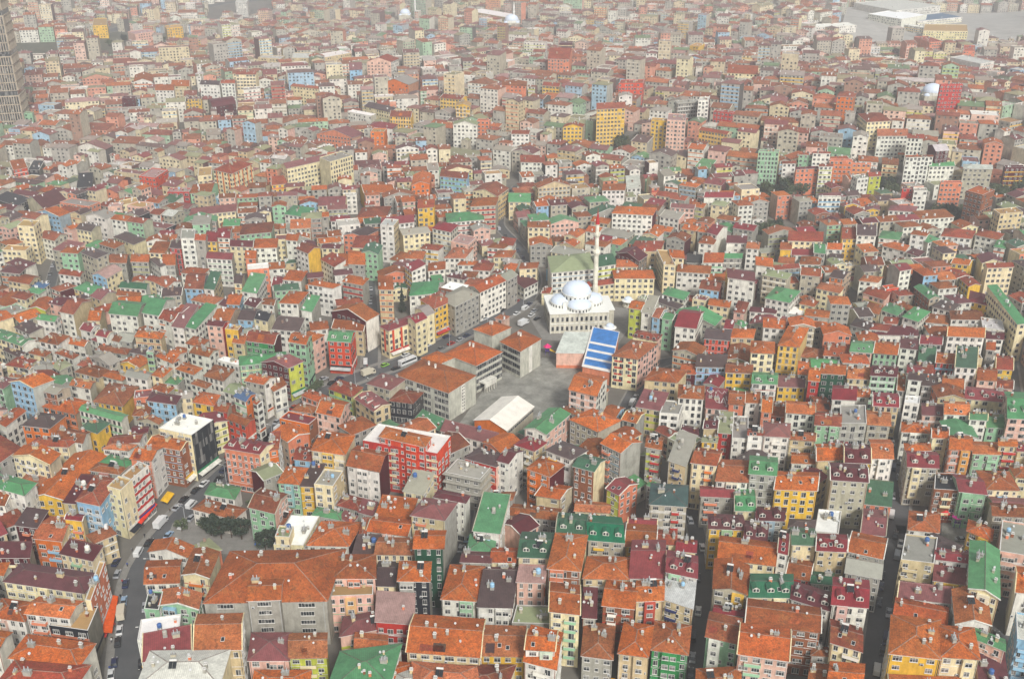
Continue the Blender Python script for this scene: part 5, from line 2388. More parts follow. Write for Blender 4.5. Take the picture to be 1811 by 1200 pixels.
    # small domed fountain and kiosk in the court
    for (px, py, lab) in ((1078, 583, 'small domed fountain kiosk at the right front corner of the mosque'), (1110, 535, 'round pale roofed kiosk in the court right of the mosque')):
        x, y, z0 = unproject(px, py + 6, 0)
        r2 = empty('fountain_kiosk', (x, y, 0), lab, 'kiosk')
        d = MB()
        tube(d, 0, 0, [(2.6, 0.0), (2.6, 0.7), (2.4, 0.7), (0, 0.7)], STONE, WALLI, 10)
        for i in range(8):
            a = math.pi * 2 * i / 8
            tube(d, 2.2 * math.cos(a), 2.2 * math.sin(a), [(0.16, 0.7), (0.16, 3.0)], PALE, WALLI, 6)
        d.obj('columns', MSLOTS, r2)
        d = MB()
        tube(d, 0, 0, [(3.2, 2.95), (3.25, 3.2), (2.1, 3.8), (2.0, 3.9)], PALE, 6, 16)
        dome(d, 0, 0, 3.8, 2.1, 1.4, LEAD, 6, 16, 5)
        d.obj('domed_roof', MSLOTS, r2)
        raster([(x - 3, y - 3), (x + 3, y - 3), (x + 3, y + 3), (x - 3, y + 3)], 1)
mosque()

def far_mosque(px, py, lab, k=1.0, minaret=True, dx=10):
    x, y, z = unproject(px, py, 0)
    root = empty('mosque', (x, y, z), lab, 'mosque')
    d = MB()
    d.cbox(0, 0, -1, 20 * k, 20 * k, 10 * k, STONE, WALLI)
    d.obj('prayer_hall', MSLOTS, root)
    d = MB()
    tube(d, 0, 0, [(8.6 * k, 9 * k), (8.6 * k, 11.5 * k), (8.8 * k, 11.6 * k)], PALE, WALLI, 20)
    dome(d, 0, 0, 11.5 * k, 8.7 * k, 7 * k, LEAD, 6, 20, 6)
    d.obj('main_dome', MSLOTS, root)
    for a in (-1, 1):
        for b in (-1, 1):
            d = MB()
            dome(d, a * 7.5 * k, b * 7.5 * k, 9 * k, 2.6 * k, 2.2 * k, LEAD, 6, 12, 4)
            d.obj('corner_dome', MSLOTS, root)
    if minaret:
        d = MB()
        tube(d, dx, -2, [(1.5, 0), (1.4, 22), (2.0, 23), (2.0, 24), (1.2, 24), (1.1, 31), (0.05, 38)], PALE, WALLI, 10)
        d.obj('minaret', MSLOTS, root)
    raster([(x - 15, y - 13), (x + 15, y - 13), (x + 15, y + 13), (x - 15, y + 13)], 1)
far_mosque(905, 52, 'far pale domed mosque in front of the white-roofed market hall', 1.1, True, 3)
far_mosque(717, 42, 'hazy grey domed mosque with thin minaret near the top edge', 0.9, True, 16)
far_mosque(1645, 185, 'distant white domed mosque without minaret beside the pink tower block', 0.9, False)

def tower():
    """tall office tower cut by the left edge of the picture"""
    x, y, z = unproject(22, 236, 0)
    root = empty('office_tower', (x, y, z), 'tall pale gridded office tower at the left edge', 'tower')
    w, d, hh = 24.0, 30.0, 185.0
    rz = math.radians(14)
    ex = Vector((math.cos(rz), math.sin(rz)))
    ey = Vector((-ex.y, ex.x))
    o = ex * (11.0 - w)
    core = MB()
    core.box(v3(o, 0), v3(ex * w, 0), v3(ey * d, 0), (0, 0, hh), (0.04, 0.042, 0.05), GLASSI)
    core.obj('core', SLOTS, root)
    pale = lin((186, 172, 150))
    for face, (a, t, n, ln) in enumerate(((o, ex, -ey, w), (o + ex * w, ey, ex, d))):
        zz = 4.0
        m = 0
        while zz < hh - 8:
            module = 7.2
            if m % 5 == 4:
                zz += 4.5                 # dark plant floor
                m += 1
                continue
            pan = MB()
            nb = int(ln / 1.9)
            for i in range(nb + 1):
                c = a + t * (ln * i / nb)
                pan.box(v3(c - t * 0.28, zz), v3(t * 0.56, 0), v3(n * 0.7, 0), (0, 0, module - 0.9), pale, WALLI, True)
            pan.box(v3(a, zz + module - 0.9), v3(t * ln, 0), v3(n * 0.8, 0), (0, 0, 0.9), pale, WALLI, True)
            pan.box(v3(a, zz - 0.35), v3(t * ln, 0), v3(n * 0.8, 0), (0, 0, 0.35), pale, WALLI, True)
            pan.obj('facade_grid', SLOTS, root)
            zz += module
            m += 1
    raster([(x + p.x, y + p.y) for p in (o - ex - ey, o + ex * (w + 1) - ey, o + ex * (w + 1) + ey * (d + 1), o + ey * (d + 1) - ex)], 1)
tower()

# ------------------------------------------------------------------ houses read from the photograph
HOUSES = parse_table()
settle(HOUSES)
parents = []
for h in HOUSES:
    finish(h, R)
    if not h.wing:
        parents.append(h)
        h.wings = []
    else:
        parents[-1].wings.append(h)

def house_scale(h):
    x, y, s = project(h.c.x, h.c.y, h.z + h.H)
    h.pxc = (x, y)
    h.scale = s
    return s
for h in HOUSES:
    house_scale(h)

# nearest ones are single houses with parts; the rest joins the distant mass
cand = [h for h in parents if -60 < h.pxc[0] < 1870 and h.pxc[1] < 1260]
cand.sort(key=lambda h: -h.scale * h.scale * (h.w * h.d * 0.55 + h.w * h.H * 0.8))
cand.sort(key=lambda h: -h.scale)
SINGLE = cand[:345]
SINGLE_SET = set(id(h) for h in SINGLE)
# a few conspicuous far blocks are single houses too
for h in parents:
    if id(h) not in SINGLE_SET and (h.n >= 8 or h.opts or (h.wc in 'yxr' and h.n >= 5 and h.scale > 1.8)):
        SINGLE.append(h)
        SINGLE_SET.add(id(h))
for h in HOUSES:
    raster([(p.x, p.y) for p in h.quad], 1)

# ------------------------------------------------------------------ the rest of the town
def in_view(x, y, m=0.06):
    z = terrain(x, y) + 6
    px, py, s = project(x, y, z)
    return -W0 * m < px < W0 * (1 + m) and -140 < py < H0 * 1.04

FARROOF = 'OOOoooooqRRRRRVVVVVBBBGUUYYYSPCCMM'
NEARROOF = 'OOOOOooooRRCMVBGDYU'
FARWALL = 'wwwwwwccccgggggggbbbbpppeeeeeeessnlt'

def town():
    out = []
    rr = random.Random(7)
    cells = []
    # districts, each with its own street direction
    seeds = []
    for _ in range(85):
        seeds.append((rr.uniform(-1000, 1000), rr.uniform(180, 2150), math.radians(rr.choice([-32, -18, -8, 0, 6, 15, 28, 40]) + rr.uniform(-6, 6))))
    def district(x, y):
        best, bi = 1e18, 0
        for i, (sx, sy, _) in enumerate(seeds):
            d = (x - sx) ** 2 + (y - sy) ** 2
            if d < best:
                best, bi = d, i
        return bi
    for di, (sx, sy, an) in enumerate(seeds):
        ex, ey = Vector((math.cos(an), math.sin(an))), Vector((-math.sin(an), math.cos(an)))
        ext = 260
        v = -ext
        while v < ext:
            k_ = 1.0 + 0.35 * sstep(650, 950, sy)
            d1, d2 = rr.uniform(9.5, 13) * k_, rr.uniform(9.5, 13) * k_
            for row, (v0, dep, flip) in enumerate(((v, d1, False), (v + d1 + rr.uniform(0.1, 1.2), d2, True))):
                u = -ext + rr.uniform(0, 8)
                run = 0
                while u < ext:
                    w = (rr.uniform(8, 13.5) if rr.random() < 0.9 else rr.uniform(14, 24)) * k_
                    c = Vector((sx, sy)) + ex * (u + w / 2) + ey * (v0 + dep / 2)
                    if in_view(c.x, c.y) and district(c.x, c.y) == di:
                        dd = dep * rr.uniform(0.85, 1.0)
                        a = Vector((sx, sy)) + ex * u + ey * (v0 + rr.uniform(0, 0.8))
                        k = rr.uniform(-0.03, 0.03)
                        quad = [a, a + ex * w, a + ex * w + ey * dd, a + ey * dd]
                        if occupied([(p.x, p.y) for p in quad]) < 0.05:
                            out.append(quad)
                            raster([(p.x, p.y) for p in quad], 1)
                    u += w + (rr.uniform(0.15, 0.6) if rr.random() < 0.8 else rr.uniform(2, 4))
                    run += 1
                    if run % 9 == 8:
                        u += rr.uniform(4, 6)
            v += d1 + d2 + 1.0 + rr.uniform(3.6, 5.6)
    # smaller fill-ins where gaps are left
    for _ in range(26000):
        y = 175 + 1950 * rr.random() ** 1.25
        x = rr.uniform(-1, 1) * (90 + y * 0.56)
        if not in_view(x, y):
            continue
        ix, iy = int((x - GX0) / OCCS), int((y - GY0) / OCCS)
        if not (0 <= ix < OW and 0 <= iy < OH) or occ[iy * OW + ix]:
            continue
        an = seeds[district(x, y)][2]
        w, d = rr.uniform(5.5, 10), rr.uniform(5.5, 10)
        ex, ey = Vector((math.cos(an), math.sin(an))), Vector((-math.sin(an), math.cos(an)))
        a = Vector((x, y)) - ex * w / 2 - ey * d / 2
        quad = [a, a + ex * w, a + ex * w + ey * d, a + ey * d]
        if occupied([(p.x, p.y) for p in quad]) < 0.02:
            raster([(p.x, p.y) for p in quad], 1)
            out.append(quad + ['small'])
    return out, rr

quads, rr = town()
FILL = []
MARKS = {}
for h in HOUSES:
    dd = (sum(h.quad, Vector((0, 0))) / 4).length
    ms = marks(h)
    if h.pxc[1] < 330:
        wl_ = h.H * h.scale * 0.5
        ms = ms + [(mx, my + wl_) for mx, my in ms]     # far blocks also show their fronts
    for mx, my in ms:
        MARKS.setdefault((int(mx // 60), int(my // 60)), []).append((mx, my, dd))
for mx, my, hgt in ((1018, 540, 0), (985, 570, 0), (1060, 570, 0), (905, 45, 0), (717, 35, 0), (1645, 172, 0), (712, 530, 0)):
    MARKS.setdefault((int(mx // 60), int(my // 60)), []).append((mx, my, Vector(unproject(mx, my + 8)[:2]).length))
for line in list(ROADS.values())[:8]:
    for p in line[::2]:
        mx, my, s_ = project(p[0], p[1], terrain(*p))
        MARKS.setdefault((int(mx // 60), int(my // 60)), []).append((mx, my, math.hypot(*p)))
for q in quads:
    small = len(q) == 5
    h = House()
    h.quad = q[:4]
    c = sum(h.quad, Vector((0, 0))) / 4
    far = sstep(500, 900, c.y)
    if small:
        h.n = rr.choice([1, 2, 2, 3]) if c.y < 620 else rr.choice([2, 3, 4, 5])
    else:
        h.n = rr.choice([3, 3, 4, 4, 4, 5, 5]) if c.y < 620 else rr.choice([2, 3, 3, 4, 4, 4, 5, 5, 6])
        if c.y > 800 and rr.random() < 0.05:
            h.n = rr.choice([8, 9, 10])
    while h.n >= 1:                          # keep every roof read from the photograph in sight
        h.H = STOREY * h.n + 0.6
        s_ = silhouette(h)
        x0, x1, y0, y1 = min(p[0] for p in s_), max(p[0] for p in s_), min(p[1] for p in s_), max(p[1] for p in s_)
        dist = c.length
        hit = False
        for gx in range(int(x0 // 60), int(x1 // 60) + 1):
            for gy in range(int(y0 // 60), int(y1 // 60) + 1):
                for mx, my, dd in MARKS.get((gx, gy), ()):
                    if dd > dist and x0 < mx < x1 and y0 < my < y1 and inside(s_, mx, my):
                        hit = True
        if not hit:
            break
        h.n -= 1
    if h.n < 1:
        continue
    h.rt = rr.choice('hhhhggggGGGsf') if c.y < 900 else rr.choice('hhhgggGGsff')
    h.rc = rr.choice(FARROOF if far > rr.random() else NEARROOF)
    if h.rt == 'f':
        h.rc = rr.choice('YYSTWVU')
    h.wc = rr.choice(FARWALL)
    h.sc = rr.choice([None, None, None, None, None, 'm', 'g', 'e', 'c', 's', 'k', 'p', 'w']) if rr.random() < 0.6 else None
    h.wing, h.hand, h.wings, h.opts = False, False, [], set()
    finish(h, rr)
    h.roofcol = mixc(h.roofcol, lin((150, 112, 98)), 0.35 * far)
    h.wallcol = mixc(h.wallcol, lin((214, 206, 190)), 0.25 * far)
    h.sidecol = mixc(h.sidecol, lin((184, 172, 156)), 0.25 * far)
    FILL.append(h)

mass = MB()
for h in HOUSES:
    if id(h) in SINGLE_SET or (h.wing):
        continue
    h.band = rr.choice(BANDCOL) if rr.random() < 0.3 else None
    build_stuff(h, mass, rr, 0 if h.scale > 2.2 else 1)
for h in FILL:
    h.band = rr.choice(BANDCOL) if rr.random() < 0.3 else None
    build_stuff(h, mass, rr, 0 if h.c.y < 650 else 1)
mo = mass.obj('distant_houses', SLOTS)
mo['kind'] = 'stuff'
mo['label'] = 'dense mass of far houses filling the town up to the haze'
mo['category'] = 'houses'
print('fill', len(FILL), 'single', len(SINGLE), 'tris', sum(len(f) - 2 for f in mass.f))

NEAR_SCALE = 4.75
for h in SINGLE:
    near = h.scale > NEAR_SCALE
    root = build_individual(h, R, near)
    for wgh in h.wings:
        build_individual(wgh, R, near, parent=root)
    for wgh in h.wings:
        pass

# ---- labels that single out one house each
ANCH = [('the mosque', 1018, 545), ('the front school block', 760, 690), ('the white-roofed hall', 905, 735), ('the blue corner house', 190, 900),
        ('the dark park trees', 400, 935), ('the long yellow house', 85, 870), ('the biggest orange roof', 480, 1010), ('the emerald green roof', 1085, 930),
        ('the blue striped hall roof', 1060, 625), ('the red terrace block', 720, 790), ('the yellow excavator', 1075, 1195), ('the open yard with slides', 1690, 950),
        ('the white flat canopy', 1462, 920), ('the long green dormer roof', 1740, 1000), ('the white bus', 722, 640), ('the dark glass building', 345, 780),
        ('the tall mint block', 540, 640), ('the left edge tower', 20, 150), ('the slate green roof', 1175, 870), ('the concrete shell building', 828, 850),
        ('the beige truck', 215, 1082), ('the lower right corner', 1780, 1190), ('the crimson roof with white lettering', 1268, 708), ('the mosque minaret', 1052, 450),
        ('the tall yellow block', 1080, 215), ('the right edge green roof', 1800, 720), ('the lower left corner', 30, 1180), ('the middle of the bottom edge', 760, 1190),
        ('the tall white slab block', 560, 300), ('the left picture edge', 10, 560)]
TYPEN = {'h': 'hipped', 'g': 'gabled', 'G': 'gable-fronted', 's': 'sloping', 'f': 'flat', 'b': 'barrel'}
ORD = ['nearest', 'second nearest', 'third nearest', 'fourth nearest', 'fifth nearest', 'sixth nearest', 'seventh nearest']
def label_houses():
    looks = {}
    for h in SINGLE:
        size = 'tall ' if h.n >= 6 else ('low ' if h.n <= 2 else '')
        h.look = '%s%s house with %s %s roof' % (size, WALLN[h.wc], TYPEN[h.rt], ROOFN[h.rc])
        looks.setdefault(h.look, []).append(h)
    used = set()
    for look, L_ in looks.items():
        groups = {}
        for h in L_:
            best = sorted(ANCH, key=lambda a: math.hypot(a[1] - h.pxc[0], a[2] - h.pxc[1]))[0]
            dx, dy = h.pxc[0] - best[1], h.pxc[1] - best[2]
            rel = ('right of' if dx > 0 else 'left of') if abs(dx) > abs(dy) else ('below' if dy > 0 else 'above')
            groups.setdefault((best[0], rel), []).append((math.hypot(dx, dy), h))
        for (an, rel), items in groups.items():
            items.sort(key=lambda e: e[0])
            for i, (_, h) in enumerate(items):
                if len(L_) == 1:
                    lab = look + ' ' + rel + ' ' + an
                elif len(items) == 1:
                    lab = look + ', ' + rel + ' ' + an
                else:
                    lab = look + ', ' + ORD[min(i, 6)] + ' ' + rel + ' ' + an
                if len(lab.split()) > 16:
                    lab = lab.replace('weathered brown-orange tile', 'brown-orange').replace(' house with', ',', 1)
                if lab in used:
                    lab += ', one more'
                used.add(lab)
                tag(h.root, lab, 'house', 'houses of the dense town')
label_houses()
# ------------------------------------------------------------------ vehicles
def extrude_profile(mb, prof, w, mat, col=(0.5, 0.5, 0.5), taper=None):
    """closed side profile [(x, z)] across the width, x forward"""
    L_ = [(x, -w / 2 * (taper(z) if taper else 1), z) for x, z in prof]
    R_ = [(x, w / 2 * (taper(z) if taper else 1), z) for x, z in prof]
    n = len(prof)
    mb.face(L_[::-1], col, mat)
    mb.face(R_, col, mat)
    for i in range(n):
        j = (i + 1) % n
        mb.face([L_[i], L_[j], R_[j], R_[i]], col, mat)

def wheel_mesh(r):
    mb = MB()
    n = 12
    for i in range(n):
        a, b = 2 * math.pi * i / n, 2 * math.pi * (i + 1) / n
        p = lambda t, y, k=1: (k * r * math.cos(t), y, k * r * math.sin(t))
        mb.face([p(a, -0.1), p(b, -0.1), p(b, 0.1), p(a, 0.1)], mat=0)
        for y in (-0.1, 0.1):
            mb.face([p(a, y), p(b, y), p(b, y, 0.6), p(a, y, 0.6)], mat=0)
            mb.face([p(a, y * 0.9, 0.6), p(b, y * 0.9, 0.6), (0, y * 0.8, 0)], mat=1)
    return mb.mesh('wheel', [M_RUBBER, M_STEEL])
WHEEL = {0.31: wheel_mesh(0.31), 0.42: wheel_mesh(0.42)}

def body_meshes(kind):
    out = {}
    if kind in ('car', 'hatchback'):
        b = MB()
        ln = 2.15 if kind == 'car' else 1.95
        extrude_profile(b, [(-ln, 0.28), (ln, 0.26), (ln + 0.03, 0.55), (ln - 0.25, 0.72), (0.85, 0.86), (-1.15, 0.90), (-ln + 0.1, 0.86), (-ln - 0.02, 0.6)], 1.74, 0)
        cab = MB()
        taper = lambda z: 1.0 if z < 1.0 else 0.80
        back = -1.75 if kind == 'car' else -1.9
        extrude_profile(cab, [(1.0, 0.85), (0.25, 1.40), (-1.05 if kind == 'car' else -1.5, 1.40), (back, 0.88)], 1.62, 0, taper=taper)
        rf = MB()
        x1 = -1.02 if kind == 'car' else -1.45
        rf.box((x1, -0.62, 1.39), (0.22 - x1, 0, 0), (0, 1.24, 0), (0, 0, 0.06), mat=0)
        for s in (-1, 1):
            rf.box((-0.35, s * 0.72 - 0.03, 0.88), (0.1, 0, 0), (0, 0.06, 0), (0, -s * 0.07, 0.5), mat=0)
        lights = MB()
        for s in (-0.6, 0.6):
            lights.cbox(ln - 0.02, s, 0.55, 0.1, 0.34, 0.14, mat=0)
        out = {'body': (b, M_CAR), 'cabin_glass': (cab, M_CARGLASS), 'roof_panel': (rf, M_CAR), 'headlights': (lights, M_TRIM)}
        wheels = (1.3, -1.3, 0.78, 0.31)
    elif kind == 'van':
        b = MB()
        extrude_profile(b, [(-2.4, 0.35), (2.45, 0.33), (2.5, 0.75), (2.1, 1.05), (1.45, 1.85), (1.2, 2.0), (-2.35, 2.02), (-2.45, 1.8)], 1.85, 0, taper=lambda z: 1 if z < 1.2 else 0.93)
        g = MB()
        g.face([(2.05, -0.75, 1.12), (2.05, 0.75, 1.12), (1.5, 0.7, 1.82), (1.5, -0.7, 1.82)], mat=0)
        for s in (-1, 1):
            y = s * 0.905
            g.face([(1.85, y, 1.1), (1.4, y, 1.72), (0.5, y, 1.72), (0.5, y, 1.1)], mat=0)
            g.face([(0.3, y, 1.1), (0.3, y, 1.7), (-2.0, y, 1.7), (-2.0, y, 1.1)], mat=0)
        out = {'body': (b, M_CAR), 'windows': (g, M_CARGLASS)}
        wheels = (1.6, -1.55, 0.85, 0.31)
    elif kind == 'truck':
        c = MB()
        extrude_profile(c, [(1.4, 0.5), (3.1, 0.5), (3.15, 1.3), (2.9, 2.3), (2.6, 2.45), (1.4, 2.45)], 2.0, 0)
        g = MB()
        g.face([(3.17, -0.85, 1.4), (3.17, 0.85, 1.4), (2.96, 0.8, 2.25), (2.96, -0.8, 2.25)], mat=0)
        for s in (-1, 1):
            g.face([(2.9, s * 1.01, 1.4), (2.75, s * 1.01, 2.2), (1.9, s * 1.01, 2.2), (1.9, s * 1.01, 1.4)], mat=0)
        bx = MB()
        bx.box((-3.3, -1.1, 0.85), (4.5, 0, 0), (0, 2.2, 0), (0, 0, 2.3), mat=0, bottom=True)
        bx.box((-3.32, -1.12, 3.1), (4.54, 0, 0), (0, 2.24, 0), (0, 0, 0.07), mat=0, bottom=True)
        ch = MB()
        ch.box((-3.2, -0.5, 0.5), (5.5, 0, 0), (0, 1.0, 0), (0, 0, 0.34), mat=0, bottom=True)
        out = {'cab': (c, M_CAR), 'windows': (g, M_CARGLASS), 'cargo_box': (bx, M_CAR), 'chassis': (ch, M_RUBBER)}
        wheels = (2.2, -2.1, 0.9, 0.42)
    else:
        b = MB()
        extrude_profile(b, [(-4.6, 0.4), (4.55, 0.4), (4.7, 1.2), (4.45, 2.6), (4.2, 2.85), (-4.5, 2.85), (-4.65, 2.5)], 2.35, 0)
        g = MB()
        g.face([(4.74, -1.0, 1.3), (4.74, 1.0, 1.3), (4.5, 1.0, 2.5), (4.5, -1.0, 2.5)], mat=0)
        for s in (-1, 1):
            g.face([(4.2, s * 1.19, 1.45), (4.1, s * 1.19, 2.35), (-4.3, s * 1.19, 2.35), (-4.3, s * 1.19, 1.45)], mat=0)
        v = MB()
        for x in (-2.5, 0.8):
            v.cbox(x, 0, 2.85, 1.3, 1.2, 0.22, mat=0)
        out = {'body': (b, M_CAR), 'windows': (g, M_CARGLASS), 'roof_vents': (v, M_TRIM)}
        wheels = (3.0, -2.6, 1.05, 0.42)
    return {k: m.mesh(k, [mt]) for k, (m, mt) in out.items()}, wheels
VEH = {k: body_meshes(k) for k in ('car', 'hatchback', 'van', 'truck', 'bus')}
CARCOL = {'white': (0.62, 0.62, 0.6), 'black': (0.012, 0.012, 0.014), 'silver': (0.33, 0.34, 0.35), 'grey': (0.12, 0.125, 0.13), 'dark blue': (0.015, 0.025, 0.07),
          'red': (0.32, 0.015, 0.012), 'yellow': (0.62, 0.38, 0.02), 'beige': (0.55, 0.5, 0.38), 'pale blue': (0.25, 0.36, 0.48), 'green': (0.2, 0.42, 0.05)}
VPLACED = []

def nearest_road(x, y, name=None):
    best = None
    for nm, pts in ROADS.items():
        if name and nm != name:
            continue
        for i in range(len(pts) - 1):
            a, b = Vector(pts[i]), Vector(pts[i + 1])
            d = b - a
            t = max(0, min(1, (Vector((x, y)) - a).dot(d) / d.length_squared))
            p = a + d * t
            q = (Vector((x, y)) - p).length
            if best is None or q < best[0]:
                best = (q, nm, d.normalized(), i + t)
    return best

def vehicle(kind, colour, x, y, ang=None, flip=False, zoff=0.03, roadn=None, where=None):
    for (vx, vy, vr) in VPLACED:
        if math.hypot(x - vx, y - vy) < vr + (2.4 if kind in ('car', 'hatchback', 'van') else 4):
            return None
    VPLACED.append((x, y, 2.2 if kind in ('car', 'hatchback', 'van') else 4))
    nr = nearest_road(x, y)
    if ang is None:
        ang = math.atan2(nr[2].y, nr[2].x) + (math.pi if flip else 0)
    parts, (wf, wr_, wy, rad) = VEH[kind]
    nm = {'car': 'parked_car', 'hatchback': 'parked_car', 'van': 'van', 'truck': 'truck', 'bus': 'bus'}[kind]
    o = bpy.data.objects.new(nm, None)
    COL.objects.link(o)
    o.location = (x, y, terrain(x, y) + zoff)
    o.rotation_euler = (0, 0, ang)
    for k, me in parts.items():
        c = link(k, me, o, CARCOL[colour])
    for wx in (wf, wr_):
        for s in (-1, 1):
            w_ = link('wheel', WHEEL[rad], o)
            w_.location = (wx, s * wy, rad)
    VINFO.append((o, kind, colour, nr[1], nr[3], where))
    return o
VINFO = []
PXV = [('van', 'white', 245, 975), ('car', 'dark blue', 205, 992), ('car', 'silver', 207, 1013), ('car', 'black', 222, 1010), ('car', 'dark blue', 222, 1030), ('car', 'black', 222, 1046),
       ('car', 'pale blue', 219, 1060), ('truck', 'beige', 215, 1084), ('car', 'white', 211, 1112), ('car', 'black', 208, 1133), ('car', 'silver', 204, 1151), ('hatchback', 'dark blue', 202, 1169), ('car', 'white', 196, 1190),
       ('truck', 'white', 285, 925), ('car', 'pale blue', 298, 944), ('car', 'black', 263, 957), ('car', 'silver', 313, 895), ('van', 'white', 338, 891), ('car', 'black', 325, 881), ('car', 'black', 346, 865),
       ('car', 'white', 361, 853), ('car', 'black', 374, 843), ('car', 'black', 387, 845), ('hatchback', 'dark blue', 396, 829), ('car', 'red', 302, 908), ('car', 'silver', 338, 914), ('hatchback', 'grey', 342, 924), ('car', 'beige', 326, 926),
       ('van', 'white', 493, 756), ('car', 'silver', 480, 764), ('truck', 'beige', 652, 660), ('car', 'dark blue', 672, 657), ('car', 'black', 700, 650), ('bus', 'white', 721, 640), ('hatchback', 'green', 681, 644),
       ('car', 'red', 798, 606), ('car', 'grey', 780, 615), ('car', 'silver', 814, 599), ('car', 'dark blue', 826, 592), ('car', 'black', 740, 632), ('car', 'dark blue', 600, 668), ('car', 'black', 585, 672), ('car', 'silver', 572, 668),
       ('car', 'silver', 656, 509), ('car', 'grey', 656, 522), ('car', 'silver', 655, 533), ('car', 'dark blue', 650, 546), ('hatchback', 'yellow', 664, 537), ('car', 'black', 660, 560),
       ('truck', 'white', 926, 572), ('car', 'silver', 905, 575), ('car', 'white', 940, 556), ('car', 'black', 950, 562), ('car', 'silver', 945, 548), ('car', 'silver', 893, 563), ('car', 'white', 901, 561), ('car', 'white', 914, 553), ('van', 'white', 929, 544), ('car', 'dark blue', 936, 536),
       ('car', 'white', 908, 868), ('car', 'silver', 922, 858), ('van', 'white', 1118, 711), ('car', 'silver', 1124, 700), ('car', 'black', 1101, 726), ('car', 'black', 1108, 722), ('car', 'white', 1128, 692),
       ('car', 'pale blue', 826, 950), ('car', 'silver', 815, 968), ('car', 'silver', 704, 1150), ('car', 'dark blue', 709, 1160), ('van', 'white', 1577, 908), ('car', 'black', 1584, 944), ('van', 'silver', 1587, 980),
       ('car', 'black', 1560, 1015), ('car', 'dark blue', 1558, 1034), ('car', 'silver', 1556, 1049), ('car', 'black', 1555, 1062), ('car', 'black', 1562, 1148), ('hatchback', 'dark blue', 1560, 1163), ('van', 'white', 1551, 1182),
       ('car', 'white', 1235, 1078), ('car', 'silver', 1225, 1160), ('car', 'black', 1222, 1188), ('car', 'silver', 1221, 918), ('car', 'white', 1242, 966), ('car', 'black', 1214, 635), ('car', 'silver', 1238, 630), ('car', 'silver', 1702, 952), ('car', 'black', 1680, 948),
       ('car', 'black', 1588, 815), ('car', 'silver', 1591, 842), ('car', 'silver', 1786, 650), ('car', 'grey', 1778, 600), ('van', 'white', 1793, 700)]
for kind, colour, px, py in PXV:
    x, y, z = unproject(px, py, 0.8)
    vehicle(kind, colour, x, y)
rv = random.Random(5)
for nm, side, step, lo, hi in (('main', 3.3, 8.5, 2, 60), ('main', -3.3, 10, 4, 60), ('north', 2.0, 9, 1, 40), ('cross', 2.2, 8, 1, 30), ('east', -2.3, 8.5, 6, 40), ('east', 2.3, 13, 8, 40), ('south', 1.7, 9, 6, 30),
                              ('school', 2.2, 7, 1, 20), ('far_east', 2.0, 9, 1, 20), ('edge', 1.6, 9, 4, 20), ('lane', 1.5, 8, 1, 20), ('farm', 1.7, 9, 0, 20)):
    pts = ROADS[nm]
    off = offset_line(pts, side)
    acc = 0
    for i in range(len(pts) - 1):
        acc += (Vector(pts[i + 1]) - Vector(pts[i])).length
        if acc > step and lo <= i <= hi:
            acc = rv.uniform(-4, 1)
            px, py, s = project(off[i][0], off[i][1], 0)
            if py < 1235:
                vehicle(rv.choice(['car', 'car', 'car', 'hatchback', 'van']), rv.choice(['white', 'white', 'silver', 'silver', 'grey', 'black', 'black', 'dark blue', 'red']), off[i][0], off[i][1], None, side < 0)
RNAME = {'main': 'the main road', 'east': 'the straight lower right street', 'south': 'the lower middle right street', 'cross': 'the street beside the cypress', 'north': 'the street beyond the mosque',
         'school': 'the lane right of the striped hall', 'far_east': 'the right edge street', 'edge': 'the lower right edge lane', 'lane': 'the narrow middle lane', 'alley': 'the short bottom alley',
         'court': 'the small middle court', 'side': 'the lane by the open yard', 'front': 'the bottom edge yard', 'west': 'the side street', 'farm': 'the upper left street', 'top': 'the far road', 'top_right': 'the far right road'}
ORDN = ['first', 'second', 'third', 'fourth', 'fifth', 'sixth', 'seventh', 'eighth', 'ninth', 'tenth', 'eleventh', 'twelfth', 'thirteenth', 'fourteenth', 'fifteenth', 'sixteenth', 'seventeenth', 'eighteenth', 'nineteenth', 'twentieth']
vg = {}
for o, kind, colour, rd, t, where in VINFO:
    kn = 'car' if kind in ('car', 'hatchback') else kind
    vg.setdefault((kn, colour, rd), []).append((project(*o.location)[1], o))
for (kn, colour, rd), items in vg.items():
    items.sort(key=lambda e: -e[0])
    for i, (_, o) in enumerate(items):
        if len(items) == 1:
            lab = 'the only %s %s on %s' % (colour, kn, RNAME[rd])
        else:
            lab = '%s %s on %s, %s such from the bottom' % (colour, kn, RNAME[rd], ORDN[min(i, 19)])
        tag(o, lab, kn, 'vehicles on the streets')

